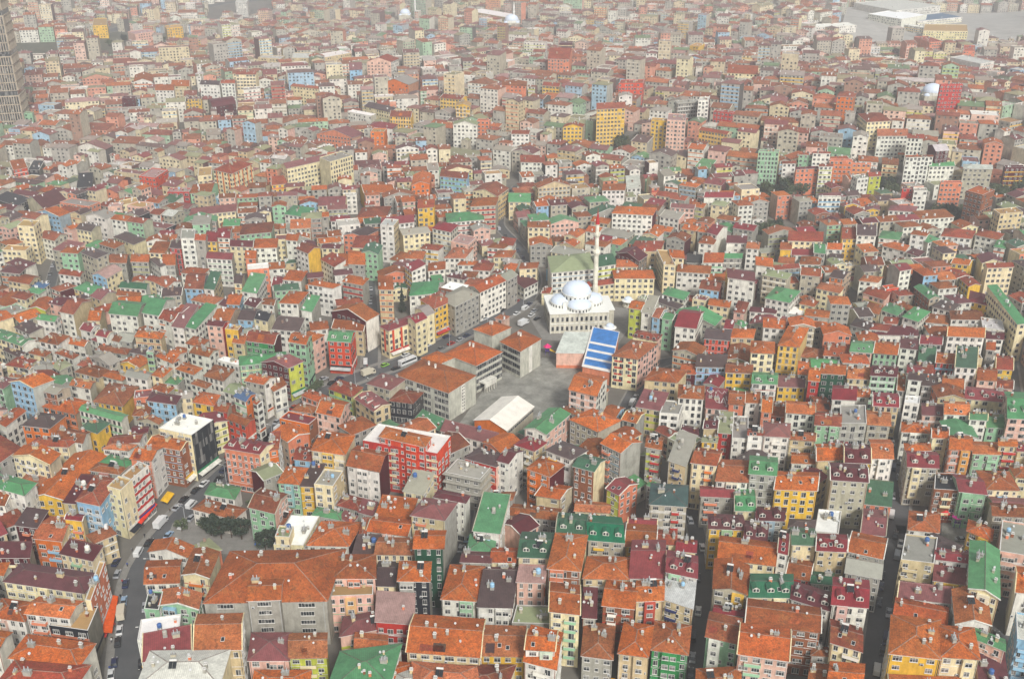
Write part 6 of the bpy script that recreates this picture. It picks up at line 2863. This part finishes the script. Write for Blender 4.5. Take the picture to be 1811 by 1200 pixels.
# ------------------------------------------------------------------ trees and shrubs
def leaf_mesh(name, n, rx, rz, cz, size, mat, conifer=False, seed=1):
    r = random.Random(seed)
    mb = MB()
    clumps = []
    for _ in range(16):
        a, e = r.uniform(0, 2 * math.pi), r.uniform(-0.9, 1.2)
        k = r.uniform(0.45, 1.0)
        clumps.append((Vector((math.cos(a) * math.cos(e) * rx * k, math.sin(a) * math.cos(e) * rx * k, cz + math.sin(e) * rz * k)), r.uniform(0.25, 0.45) * rx))
    for i in range(n):
        if conifer:
            t = r.random() ** 0.7
            z = cz - rz + 2 * rz * (1 - t)
            rad = rx * t * r.uniform(0.55, 1.05) * (0.75 + 0.25 * math.sin(z * 3.1))
            a = r.uniform(0, 2 * math.pi)
            p = Vector((rad * math.cos(a), rad * math.sin(a), z - 0.25 * rad))
        else:
            c, k = r.choice(clumps)
            d = Vector((r.gauss(0, 1), r.gauss(0, 1), r.gauss(0, 0.8)))
            d.normalize()
            p = c + d * k * r.uniform(0.5, 1.05)
        nrm = Vector((r.gauss(0, 1), r.gauss(0, 1), r.gauss(0.5, 1))).normalized()
        u = nrm.orthogonal().normalized()
        v = nrm.cross(u)
        s = size * r.uniform(0.6, 1.3)
        mb.face([tuple(p + u * s), tuple(p + v * s * 0.55), tuple(p - u * s), tuple(p - v * s * 0.55)])
    return mb.mesh(name, [mat])

def trunk_mesh(h, r0, limbs, seed=1):
    r = random.Random(seed)
    mb = MB()
    def limb(a, b, ra, rb, n=6):
        a, b = Vector(a), Vector(b)
        d = (b - a).normalized()
        u = d.orthogonal().normalized()
        v = d.cross(u)
        for i in range(n):
            t0, t1 = 2 * math.pi * i / n, 2 * math.pi * (i + 1) / n
            o0, o1 = u * math.cos(t0) + v * math.sin(t0), u * math.cos(t1) + v * math.sin(t1)
            mb.face([tuple(a + o0 * ra), tuple(a + o1 * ra), tuple(b + o1 * rb), tuple(b + o0 * rb)])
    limb((0, 0, -0.3), (0.05, 0.03, h * 0.6), r0, r0 * 0.6)
    for i in range(limbs):
        a = 2 * math.pi * i / limbs + r.uniform(-0.4, 0.4)
        z = h * r.uniform(0.35, 0.6)
        limb((0.03, 0.02, z), (math.cos(a) * h * 0.25, math.sin(a) * h * 0.25, z + h * r.uniform(0.15, 0.32)), r0 * 0.45, r0 * 0.12, 5)
    limb((0.05, 0.03, h * 0.6), (0.1, -0.1, h * 0.92), r0 * 0.6, r0 * 0.1)
    return mb.mesh('trunk', [M_BARK])

CROWN = [leaf_mesh('crown', 1700, 3.0, 2.5, 4.6, 0.36, M_LEAF_DARK, seed=s) for s in (1, 2, 3)]
CROWN_S = [leaf_mesh('crown', 520, 2.8, 2.0, 3.9, 0.42, M_LEAF, seed=s) for s in (4, 5, 6)]
CONIF = leaf_mesh('crown', 1500, 2.3, 6.0, 7.0, 0.36, M_LEAF_DARK, True, 7)
BALL = leaf_mesh('crown', 380, 0.75, 0.75, 1.5, 0.14, M_LEAF_DARK, seed=8)
TRUNK = trunk_mesh(6.5, 0.22, 6, 1)
TRUNK_S = trunk_mesh(5.0, 0.16, 5, 2)
TRUNK_C = trunk_mesh(12.5, 0.24, 3, 3)
TRUNK_B = trunk_mesh(1.7, 0.07, 3, 4)
rt_ = random.Random(11)
def plant(name, crown, trunk, x, y, sc, label, cat, group=None):
    o = bpy.data.objects.new(name, None)
    COL.objects.link(o)
    o.location = (x, y, terrain(x, y))
    o.scale = (sc, sc, sc * rt_.uniform(0.9, 1.1))
    o.rotation_euler = (0, 0, rt_.uniform(0, 6.28))
    link('crown', crown, o)
    link('trunk', trunk, o)
    tag(o, label, cat, group)
    return o
park = [(374, 946), (392, 952), (410, 950), (428, 953), (470, 972), (488, 970)]
for i, (px, py) in enumerate(park):
    x, y, z = unproject(px, py, 0)
    plant('evergreen_tree', CROWN[i % 3], TRUNK, x, y, rt_.uniform(0.95, 1.2), '%s dark evergreen tree from the left in the little park by the main road' % ORDN[i], 'tree', 'park trees')
x, y, z = unproject(712, 552, 0)
plant('cypress_tree', CONIF, TRUNK_C, x, y, 1.05, 'tall pointed dark cypress beside the cream block with green roof', 'tree')
for px, py, lab in ((200, 545, 'dark round tree between red roofs at the far left'), (194, 542, 'smaller dark tree beside the round tree at the far left'), (124, 548, 'small dark tree among white houses near the left edge')):
    x, y, z = unproject(px, py, 0)
    plant('evergreen_tree', CROWN[0], TRUNK, x, y, 0.85, lab, 'tree', 'park trees')
for i, (px, py) in enumerate(((1013, 593), (1022, 594), (1033, 594), (1043, 594))):
    x, y, z = unproject(px, py, 0)
    plant('clipped_shrub', BALL, TRUNK_B, x, y, 1.0, '%s clipped round shrub from the left before the mosque front' % ORDN[i], 'shrub', 'mosque shrubs')
for i, (px, py) in enumerate(((548, 702), (556, 695), (566, 690), (448, 900), (360, 935), (322, 940))):
    x, y, z = unproject(px, py, 0)
    plant('street_tree', CROWN_S[i % 3], TRUNK_S, x, y, 0.75, '%s thin roadside tree counted from the school along the main road' % ORDN[i], 'tree', 'roadside trees')
slopes = [([(1335, 360), (1450, 370), (1440, 335), (1345, 328)], 20, 'the upper right hillside above the yellow houses'), ([(1600, 400), (1700, 418), (1765, 378), (1660, 352)], 22, 'the hillside below the orange brick shell'),
          ([(1325, 430), (1400, 434), (1395, 402), (1330, 400)], 12, 'the dark hollow right of the minaret'), ([(1715, 365), (1830, 372), (1830, 325), (1730, 325)], 14, 'the right edge hillside'),
          ([(1535, 362), (1605, 364), (1605, 318), (1545, 318)], 12, 'the gap between upper right blocks'), ([(1080, 275), (1120, 278), (1112, 240), (1078, 242)], 8, 'the foot of the tall yellow block'),
          ([(150, 100), (340, 84), (330, 58), (190, 56)], 26, 'the hazy green patch at upper left')]
for poly, n, wh in slopes:
    for i in range(n):
        w_ = [rt_.random() for _ in poly]
        s_ = sum(w_)
        px, py = sum(a * p[0] for a, p in zip(w_, poly)) / s_, sum(a * p[1] for a, p in zip(w_, poly)) / s_
        x, y, z = unproject(px, py, 0)
        plant('hillside_tree', CROWN_S[i % 3] if rt_.random() < 0.85 else CROWN[i % 3], TRUNK_S, x, y, rt_.uniform(0.9, 1.6), 'green tree among the thicket on ' + wh, 'tree', 'trees of ' + wh)

# ------------------------------------------------------------------ street lamps, awnings, shop signs
def lamp_meshes():
    p = MB(); tube(p, 0, 0, [(0.11, 0), (0.09, 3), (0.06, 8.0), (0.0, 8.05)], (0.4, 0.4, 0.4), 0, 8)
    a = MB(); a.box((-0.03, -0.03, 7.9), (0.06, 0, 0), (0, 0.06, 0), (0, 1.6, 0.35) if False else (0.0, 0.0, 0.25))
    a.box((-0.03, 0, 8.1), (0.06, 0, 0), (0, 1.6, 0.25), (0, -0.01, 0.06), bottom=True)
    h = MB(); h.box((-0.14, 1.4, 8.28), (0.28, 0, 0), (0, 0.75, 0.06), (0, -0.01, 0.12), bottom=True)
    return p.mesh('pole', [M_STEEL]), a.mesh('arm', [M_STEEL]), h.mesh('lamp_head', [M_TRIM])
LP = lamp_meshes()
off = offset_line(MAIN, -4.8)
acc, k = 0, 0
lamps = []
for i in range(1, len(MAIN) - 1):
    acc += (Vector(MAIN[i]) - Vector(MAIN[i - 1])).length
    px, py, s = project(off[i][0], off[i][1], 0)
    if acc > 26 and py < 1180:
        acc = 0
        lamps.append((off[i], Vector(MAIN[i]) - Vector(off[i])))
for i, (p, d) in enumerate(lamps):
    o = bpy.data.objects.new('street_lamp', None)
    COL.objects.link(o)
    o.location = (p[0], p[1], 0.14)
    o.rotation_euler = (0, 0, math.atan2(d.y, d.x) - math.pi / 2)
    for nm, me in zip(('pole', 'arm', 'lamp_head'), LP):
        link(nm, me, o)
    tag(o, 'grey street lamp on the main road, %s from the bottom edge' % ORDN[i], 'lamp', 'street lamps of the main road')

SIGNC = [WALL['r'], (0.5, 0.5, 0.48), (0.02, 0.05, 0.25), WALL['y'], (0.02, 0.2, 0.08), (0.55, 0.12, 0.02), WALL['w'], WALL['k'], (0.3, 0.02, 0.12)]
rs = random.Random(3)
for h in SINGLE:
    if h.n < 3:
        continue
    for k in (0, 1, 3):
        a, b, n, w, t = sides(h)[k]
        m = (a + b) / 2 + n * 5
        nr = nearest_road(m.x, m.y, 'main')
        if nr[0] < 6.0 and w > 3:
            sm = MB()
            sm.box(v3(a + t * 0.2, h.z + 3.15), v3(t * (w - 0.4), 0), v3(n * 0.18, 0), (0, 0, 0.75), rs.choice(SIGNC), WALLI, True)
            sm.obj('shop_sign', SLOTS, h.root)
            if rs.random() < 0.45:
                am = MB()
                c = rs.choice(SIGNC)
                q0, q1 = a + t * 0.4, b - t * 0.4
                am.face([v3(q0 + n * 0.1, h.z + 3.05), v3(q1 + n * 0.1, h.z + 3.05), v3(q1 + n * 1.7, h.z + 2.5), v3(q0 + n * 1.7, h.z + 2.5)], c, WALLI)
                am.face([v3(q0 + n * 1.7, h.z + 2.5), v3(q1 + n * 1.7, h.z + 2.5), v3(q1 + n * 1.7, h.z + 2.25), v3(q0 + n * 1.7, h.z + 2.25)], c, WALLI)
                am.obj('awning', SLOTS, h.root)

def big_awning(p1, p2, z0, dep, col):
    a, b = Vector(unproject(*p1, z0)[:2]), Vector(unproject(*p2, z0)[:2])
    t = (b - a).normalized()
    n = Vector((t.y, -t.x))
    best = min(SINGLE, key=lambda h: min(((a + b) / 2 - q).length for q in h.quad) + (0 if h.n > 3 else 50))
    am = MB()
    for i in range(3):
        f0, f1 = i / 3, (i + 1) / 3
        pts = []
        am.face([v3(a + n * dep * f0, z0 - 0.25 * f0 * f0 * 3), v3(b + n * dep * f0, z0 - 0.25 * f0 * f0 * 3), v3(b + n * dep * f1, z0 - 0.25 * f1 * f1 * 3), v3(a + n * dep * f1, z0 - 0.25 * f1 * f1 * 3)], col, WALLI)
    zz = z0 - 0.75
    am.face([v3(a + n * dep, zz - 0.3), v3(b + n * dep, zz - 0.3), v3(b + n * dep, zz), v3(a + n * dep, zz)], col, WALLI)
    am.obj('awning', SLOTS, best.root)
big_awning((233, 921), (262, 886), 3.6, 3.2, lin((226, 58, 28)))
big_awning((180, 1118), (192, 1052), 3.6, 2.6, lin((226, 92, 24)))
big_awning((283, 885), (296, 868), 3.4, 2.4, lin((232, 180, 30)))
big_awning((600, 700), (672, 712), 4.5, 2.0, lin((190, 22, 24)))

# lettering painted on the crimson roof
def roof_mark():
    h = next(x for x in HOUSES if 'mark' in x.opts)
    q, z = h.quad, h.z + h.H + 0.06
    def P(u, v):
        p = quad_pt(q, u, v)
        return v3(p, z + v * h.hr)
    def stroke(pts, w, closed=False):
        mb = MB()
        n = len(pts)
        for i in range(n if closed else n - 1):
            (u0, v0), (u1, v1) = pts[i], pts[(i + 1) % n]
            dx, dy = (u1 - u0) * h.w, (v1 - v0) * h.d
            l = math.hypot(dx, dy)
            ox, oy = -dy / l * w / 2 / h.w, dx / l * w / 2 / h.d
            ex, ey = dx / l * w / 2 / h.w, dy / l * w / 2 / h.d
            mb.face([P(u0 - ox - ex, v0 - oy - ey), P(u1 - ox + ex, v1 - oy + ey), P(u1 + ox + ex, v1 + oy + ey), P(u0 + ox - ex, v0 + oy - ey)])
        o = mb.obj('painted_mark', [M_TRIM], h.roof)
    stroke([(0.06, 0.82), (0.2, 0.95), (0.36, 0.82), (0.22, 0.7)], 0.28, True)
    ring = [(0.52 + 0.075 * math.cos(a), 0.4 + 0.09 * math.sin(a)) for a in [i * math.pi / 5 for i in range(10)]]
    stroke(ring, 0.26, True)
    stroke([(0.6, 0.52), (0.6, 0.28)], 0.28)
    stroke([(0.67, 0.3), (0.79, 0.55), (0.89, 0.26)], 0.28)
    stroke([(0.71, 0.34), (0.86, 0.33)], 0.2)
    stroke([(0.9, 0.62), (0.91, 0.46), (0.97, 0.46)], 0.24)
    stroke([(0.5, 0.84), (0.56, 0.87), (0.63, 0.80), (0.7, 0.74), (0.76, 0.74), (0.82, 0.86), (0.9, 0.78)], 0.16)
roof_mark()

# ------------------------------------------------------------------ slides, excavator, park board
def slide(px, py, lab, c1, c2, c3, k=1.0):
    x, y, z = unproject(px, py, 0)
    o = empty('play_slide', (x, y, 0.05), lab, 'slide')
    o.scale = (k, k, k)
    f = MB()
    for a in (-0.7, 0.7):
        for b in (-0.7, 0.7):
            f.cbox(a, b, 0, 0.12, 0.12, 3.0)
    f.cbox(0, 0, 1.5, 1.6, 1.6, 0.12, bottom=True)
    for i in range(6):
        f.cbox(0, 0.9 + i * 0.12, 1.25 - i * 0.22, 1.0, 0.12, 0.06, bottom=True)
    fo = f.obj('tower', [M_PAINT], o); fo.color = (*c3, 1)
    r = MB()
    tube(r, 0, 0, [(1.5, 2.9), (1.5, 3.0), (0.05, 4.1)], c1, 0, 6)
    ro = r.obj('canopy', [M_PAINT], o); ro.color = (*c1, 1)
    s = MB()
    pts = [(0.8, 1.6), (1.6, 1.2), (3.0, 0.5), (3.8, 0.25)]
    for (x0, z0), (x1, z1) in zip(pts, pts[1:]):
        s.face([(x0, -0.4, z0), (x1, -0.4, z1), (x1, 0.4, z1), (x0, 0.4, z0)])
        for yy in (-0.4, 0.4):
            s.face([(x0, yy, z0), (x1, yy, z1), (x1, yy, z1 + 0.35), (x0, yy, z0 + 0.35)])
    so = s.obj('chute', [M_PAINT], o); so.color = (*c2, 1)
slide(968, 626, 'pink and yellow slide beside the school block and striped hall', lin((214, 30, 110)), lin((230, 190, 30)), lin((70, 40, 120)), 1.3)
slide(1668, 922, 'red canopied slide at the left of the open yard', lin((210, 24, 24)), lin((210, 40, 30)), lin((120, 20, 20)), 1.3)
slide(1690, 930, 'pink canopied slide with yellow chute in the open yard', lin((226, 60, 160)), lin((236, 190, 20)), lin((90, 60, 150)), 1.3)

def excavator():
    x, y, z = unproject(1082, 1206, 2.6)
    o = empty('excavator', (x, y, 0.02), 'yellow excavator with raised boom at the bottom edge', 'excavator')
    o.rotation_euler = (0, 0, math.radians(-8))
    Yc = lin((236, 158, 20))
    for s in (-1, 1):
        t = MB(); extrude_profile(t, [(-1.7, 0.3), (-1.4, 0.0), (1.4, 0.0), (1.7, 0.3), (1.4, 0.75), (-1.4, 0.75)], 0.5, 0)
        to = t.obj('track', [M_RUBBER], o); to.location = (0, s * 0.95, 0)
    b = MB(); extrude_profile(b, [(-2.0, 0.9), (1.3, 0.9), (1.3, 1.5), (-0.2, 1.75), (-2.0, 1.8), (-2.15, 1.3)], 2.3, 0)
    bo = b.obj('body', [M_PAINT], o); bo.color = (*Yc, 1)
    c = MB(); extrude_profile(c, [(-0.2, 1.7), (1.2, 1.5), (1.15, 2.2), (0.8, 2.9), (-0.2, 2.9)], 1.0, 0)
    co = c.obj('cab', [M_CARGLASS], o); co.location = (0, 0.6, 0)
    rf = MB(); rf.cbox(0.3, 0.6, 2.9, 1.15, 1.08, 0.1, bottom=True)
    ro = rf.obj('cab_roof', [M_PAINT], o); ro.color = (*Yc, 1)
    bm_ = MB(); extrude_profile(bm_, [(0.9, 1.4), (1.3, 1.3), (2.6, 3.4), (5.0, 3.7), (5.0, 4.05), (2.3, 4.0)], 0.45, 0)
    bo2 = bm_.obj('boom', [M_PAINT], o); bo2.color = (*Yc, 1); bo2.location = (0, -0.4, 0)
    st = MB(); extrude_profile(st, [(4.7, 4.2), (5.1, 4.2), (5.9, 1.5), (5.6, 1.4)], 0.35, 0)
    so = st.obj('stick', [M_PAINT], o); so.color = (*Yc, 1); so.location = (0, -0.4, 0)
    bk = MB(); extrude_profile(bk, [(5.5, 1.5), (6.0, 1.5), (6.2, 0.7), (5.6, 0.3), (5.0, 0.6), (5.2, 0.8), (5.6, 0.8)], 0.9, 0)
    ko = bk.obj('bucket', [M_STEEL], o); ko.location = (0, -0.4, 0)
excavator()

def board():
    x, y, z = unproject(457, 972, 0)
    o = empty('notice_board', (x, y, 0.03), 'blue notice board on a post in the park paving', 'sign')
    p = MB(); p.cbox(0, 0, 0, 0.12, 0.12, 2.2); p.obj('post', [M_STEEL], o)
    b = MB(); b.box((-1.0, -0.12, 2.0), (2.0, 0, 0), (0, 0.9, 0.9), (0, -0.06, 0.06), bottom=True)
    bo = b.obj('panel', [M_PAINT], o); bo.color = (0.02, 0.10, 0.35, 1)
board()

# ------------------------------------------------------------------ people on the pavements
def person_mesh(walk, seed):
    s = 1
    V = {'pel': (0, 0, 0.95), 'che': (0.02, 0, 1.30), 'nec': (0.02, 0, 1.50), 'hea': (0.05, 0, 1.66),
         'ls': (0.02, 0.19, 1.42), 'le': (-0.10 * walk, 0.26, 1.15), 'lh': (0.05 - 0.12 * walk, 0.25, 0.90),
         'rs': (0.02, -0.19, 1.42), 're': (0.08 * walk, -0.26, 1.15), 'rh': (0.2 * walk, -0.24, 0.92),
         'lp': (0, 0.10, 0.90), 'lk': (0.16 * walk, 0.11, 0.50), 'lf': (0.24 * walk, 0.11, 0.08), 'lt': (0.24 * walk + 0.14, 0.11, 0.05),
         'rp': (0, -0.10, 0.90), 'rk': (-0.02 * walk, -0.11, 0.50), 'rf': (-0.28 * walk, -0.11, 0.10), 'rt': (-0.28 * walk + 0.14, -0.11, 0.05)}
    rad = {'pel': 0.16, 'che': 0.17, 'nec': 0.07, 'hea': 0.11, 'ls': 0.08, 'le': 0.055, 'lh': 0.045, 'rs': 0.08, 're': 0.055, 'rh': 0.045,
           'lp': 0.11, 'lk': 0.075, 'lf': 0.055, 'lt': 0.045, 'rp': 0.11, 'rk': 0.075, 'rf': 0.055, 'rt': 0.045}
    E = [('pel', 'che'), ('che', 'nec'), ('nec', 'hea'), ('che', 'ls'), ('ls', 'le'), ('le', 'lh'), ('che', 'rs'), ('rs', 're'), ('re', 'rh'),
         ('pel', 'lp'), ('lp', 'lk'), ('lk', 'lf'), ('lf', 'lt'), ('pel', 'rp'), ('rp', 'rk'), ('rk', 'rf'), ('rf', 'rt')]
    ks = list(V)
    me = bpy.data.meshes.new('person')
    me.from_pydata([V[k] for k in ks], [(ks.index(a), ks.index(b)) for a, b in E], [])
    o = bpy.data.objects.new('tmp', me)
    COL.objects.link(o)
    md = o.modifiers.new('skin', 'SKIN')
    sv = me.skin_vertices[0].data
    for i, k in enumerate(ks):
        sv[i].radius = (rad[k], rad[k])
    sv[0].use_root = True
    o.modifiers.new('sub', 'SUBSURF').levels = 1
    dg = bpy.context.evaluated_depsgraph_get()
    out = bpy.data.meshes.new_from_object(o.evaluated_get(dg))
    bpy.data.objects.remove(o)
    out.name = 'person'
    out.materials.clear()
    m, N, L, b = new_mat('person_clothes')
    tc = N.new('ShaderNodeTexCoord')
    sx = N.new('ShaderNodeSeparateXYZ')
    L.new(tc.outputs['Object'], sx.inputs[0])
    oi = N.new('ShaderNodeObjectInfo')
    cr = N.new('ShaderNodeMix'); cr.data_type = 'RGBA'
    lt = mk(N, 'ShaderNodeMath', operation='GREATER_THAN'); lt.inputs[1].default_value = 0.92
    L.new(sx.outputs['Z'], lt.inputs[0]); L.new(lt.outputs[0], cr.inputs['Factor'])
    cr.inputs[6].default_value = (0.02, 0.022, 0.03, 1); L.new(oi.outputs['Color'], cr.inputs[7])
    c2 = N.new('ShaderNodeMix'); c2.data_type = 'RGBA'
    l2 = mk(N, 'ShaderNodeMath', operation='GREATER_THAN'); l2.inputs[1].default_value = 1.53
    L.new(sx.outputs['Z'], l2.inputs[0]); L.new(l2.outputs[0], c2.inputs['Factor'])
    L.new(cr.outputs[2], c2.inputs[6]); c2.inputs[7].default_value = (0.10, 0.06, 0.045, 1)
    L.new(c2.outputs[2], b.inputs['Base Color']); b.inputs['Roughness'].default_value = 0.85
    out.materials.append(m)
    return out
PM = [person_mesh(1.0, 1), person_mesh(0.4, 2), person_mesh(-0.8, 3)]
rp = random.Random(9)
COATS = [('black', (0.015, 0.015, 0.018)), ('white', (0.55, 0.54, 0.5)), ('red', (0.3, 0.02, 0.02)), ('blue', (0.03, 0.06, 0.2)), ('brown', (0.10, 0.06, 0.03)), ('grey', (0.15, 0.15, 0.15))]
plist = []
for k in range(34):
    i = rp.randrange(3, len(MAIN) - 3)
    sd_ = rp.choice([1, 1, -1])
    ol = offset_line(MAIN, sd_ * rp.uniform(4.6, 6.2))
    p = ol[i]
    px, py, s = project(p[0], p[1], 0)
    if not (590 < py < 1190):
        continue
    nm, c = rp.choice(COATS)
    o = link('person', rp.choice(PM), None, c)
    o.location = (p[0] + rp.uniform(-0.5, 0.5), p[1] + rp.uniform(-0.5, 0.5), 0.14)
    t = Vector(MAIN[i + 1]) - Vector(MAIN[i])
    o.rotation_euler = (0, 0, math.atan2(t.y, t.x) + rp.choice([0, math.pi]) + rp.uniform(-0.3, 0.3))
    plist.append((nm, sd_, py, o))
gp = {}
for nm, sd_, py, o in plist:
    gp.setdefault((nm, sd_), []).append((py, o))
for (nm, sd_), it in gp.items():
    it.sort(key=lambda e: -e[0])
    for i, (_, o) in enumerate(it):
        tag(o, 'person in %s coat walking the %s pavement of the main road, %s from the bottom' % (nm, 'left' if sd_ > 0 else 'right', ORDN[i]), 'person', 'people on the pavements')
# ------------------------------------------------------------------ haze
hz = MB()
hz.cbox(0, 1200, -40, 2600, 2700, 285, mat=0, bottom=True)
hm = bpy.data.materials.new('haze_air')
hm.use_nodes = True
hm.node_tree.nodes.clear()
ho = hm.node_tree.nodes.new('ShaderNodeOutputMaterial')
hv = hm.node_tree.nodes.new('ShaderNodeVolumePrincipled')
hv.inputs['Color'].default_value = (0.97, 0.985, 1.0, 1)
hv.inputs['Density'].default_value = 0.00025
hv.inputs['Anisotropy'].default_value = 0.2
hm.node_tree.links.new(hv.outputs['Volume'], ho.inputs['Volume'])
haze = hz.obj('haze', [hm])
haze['kind'] = 'stuff'
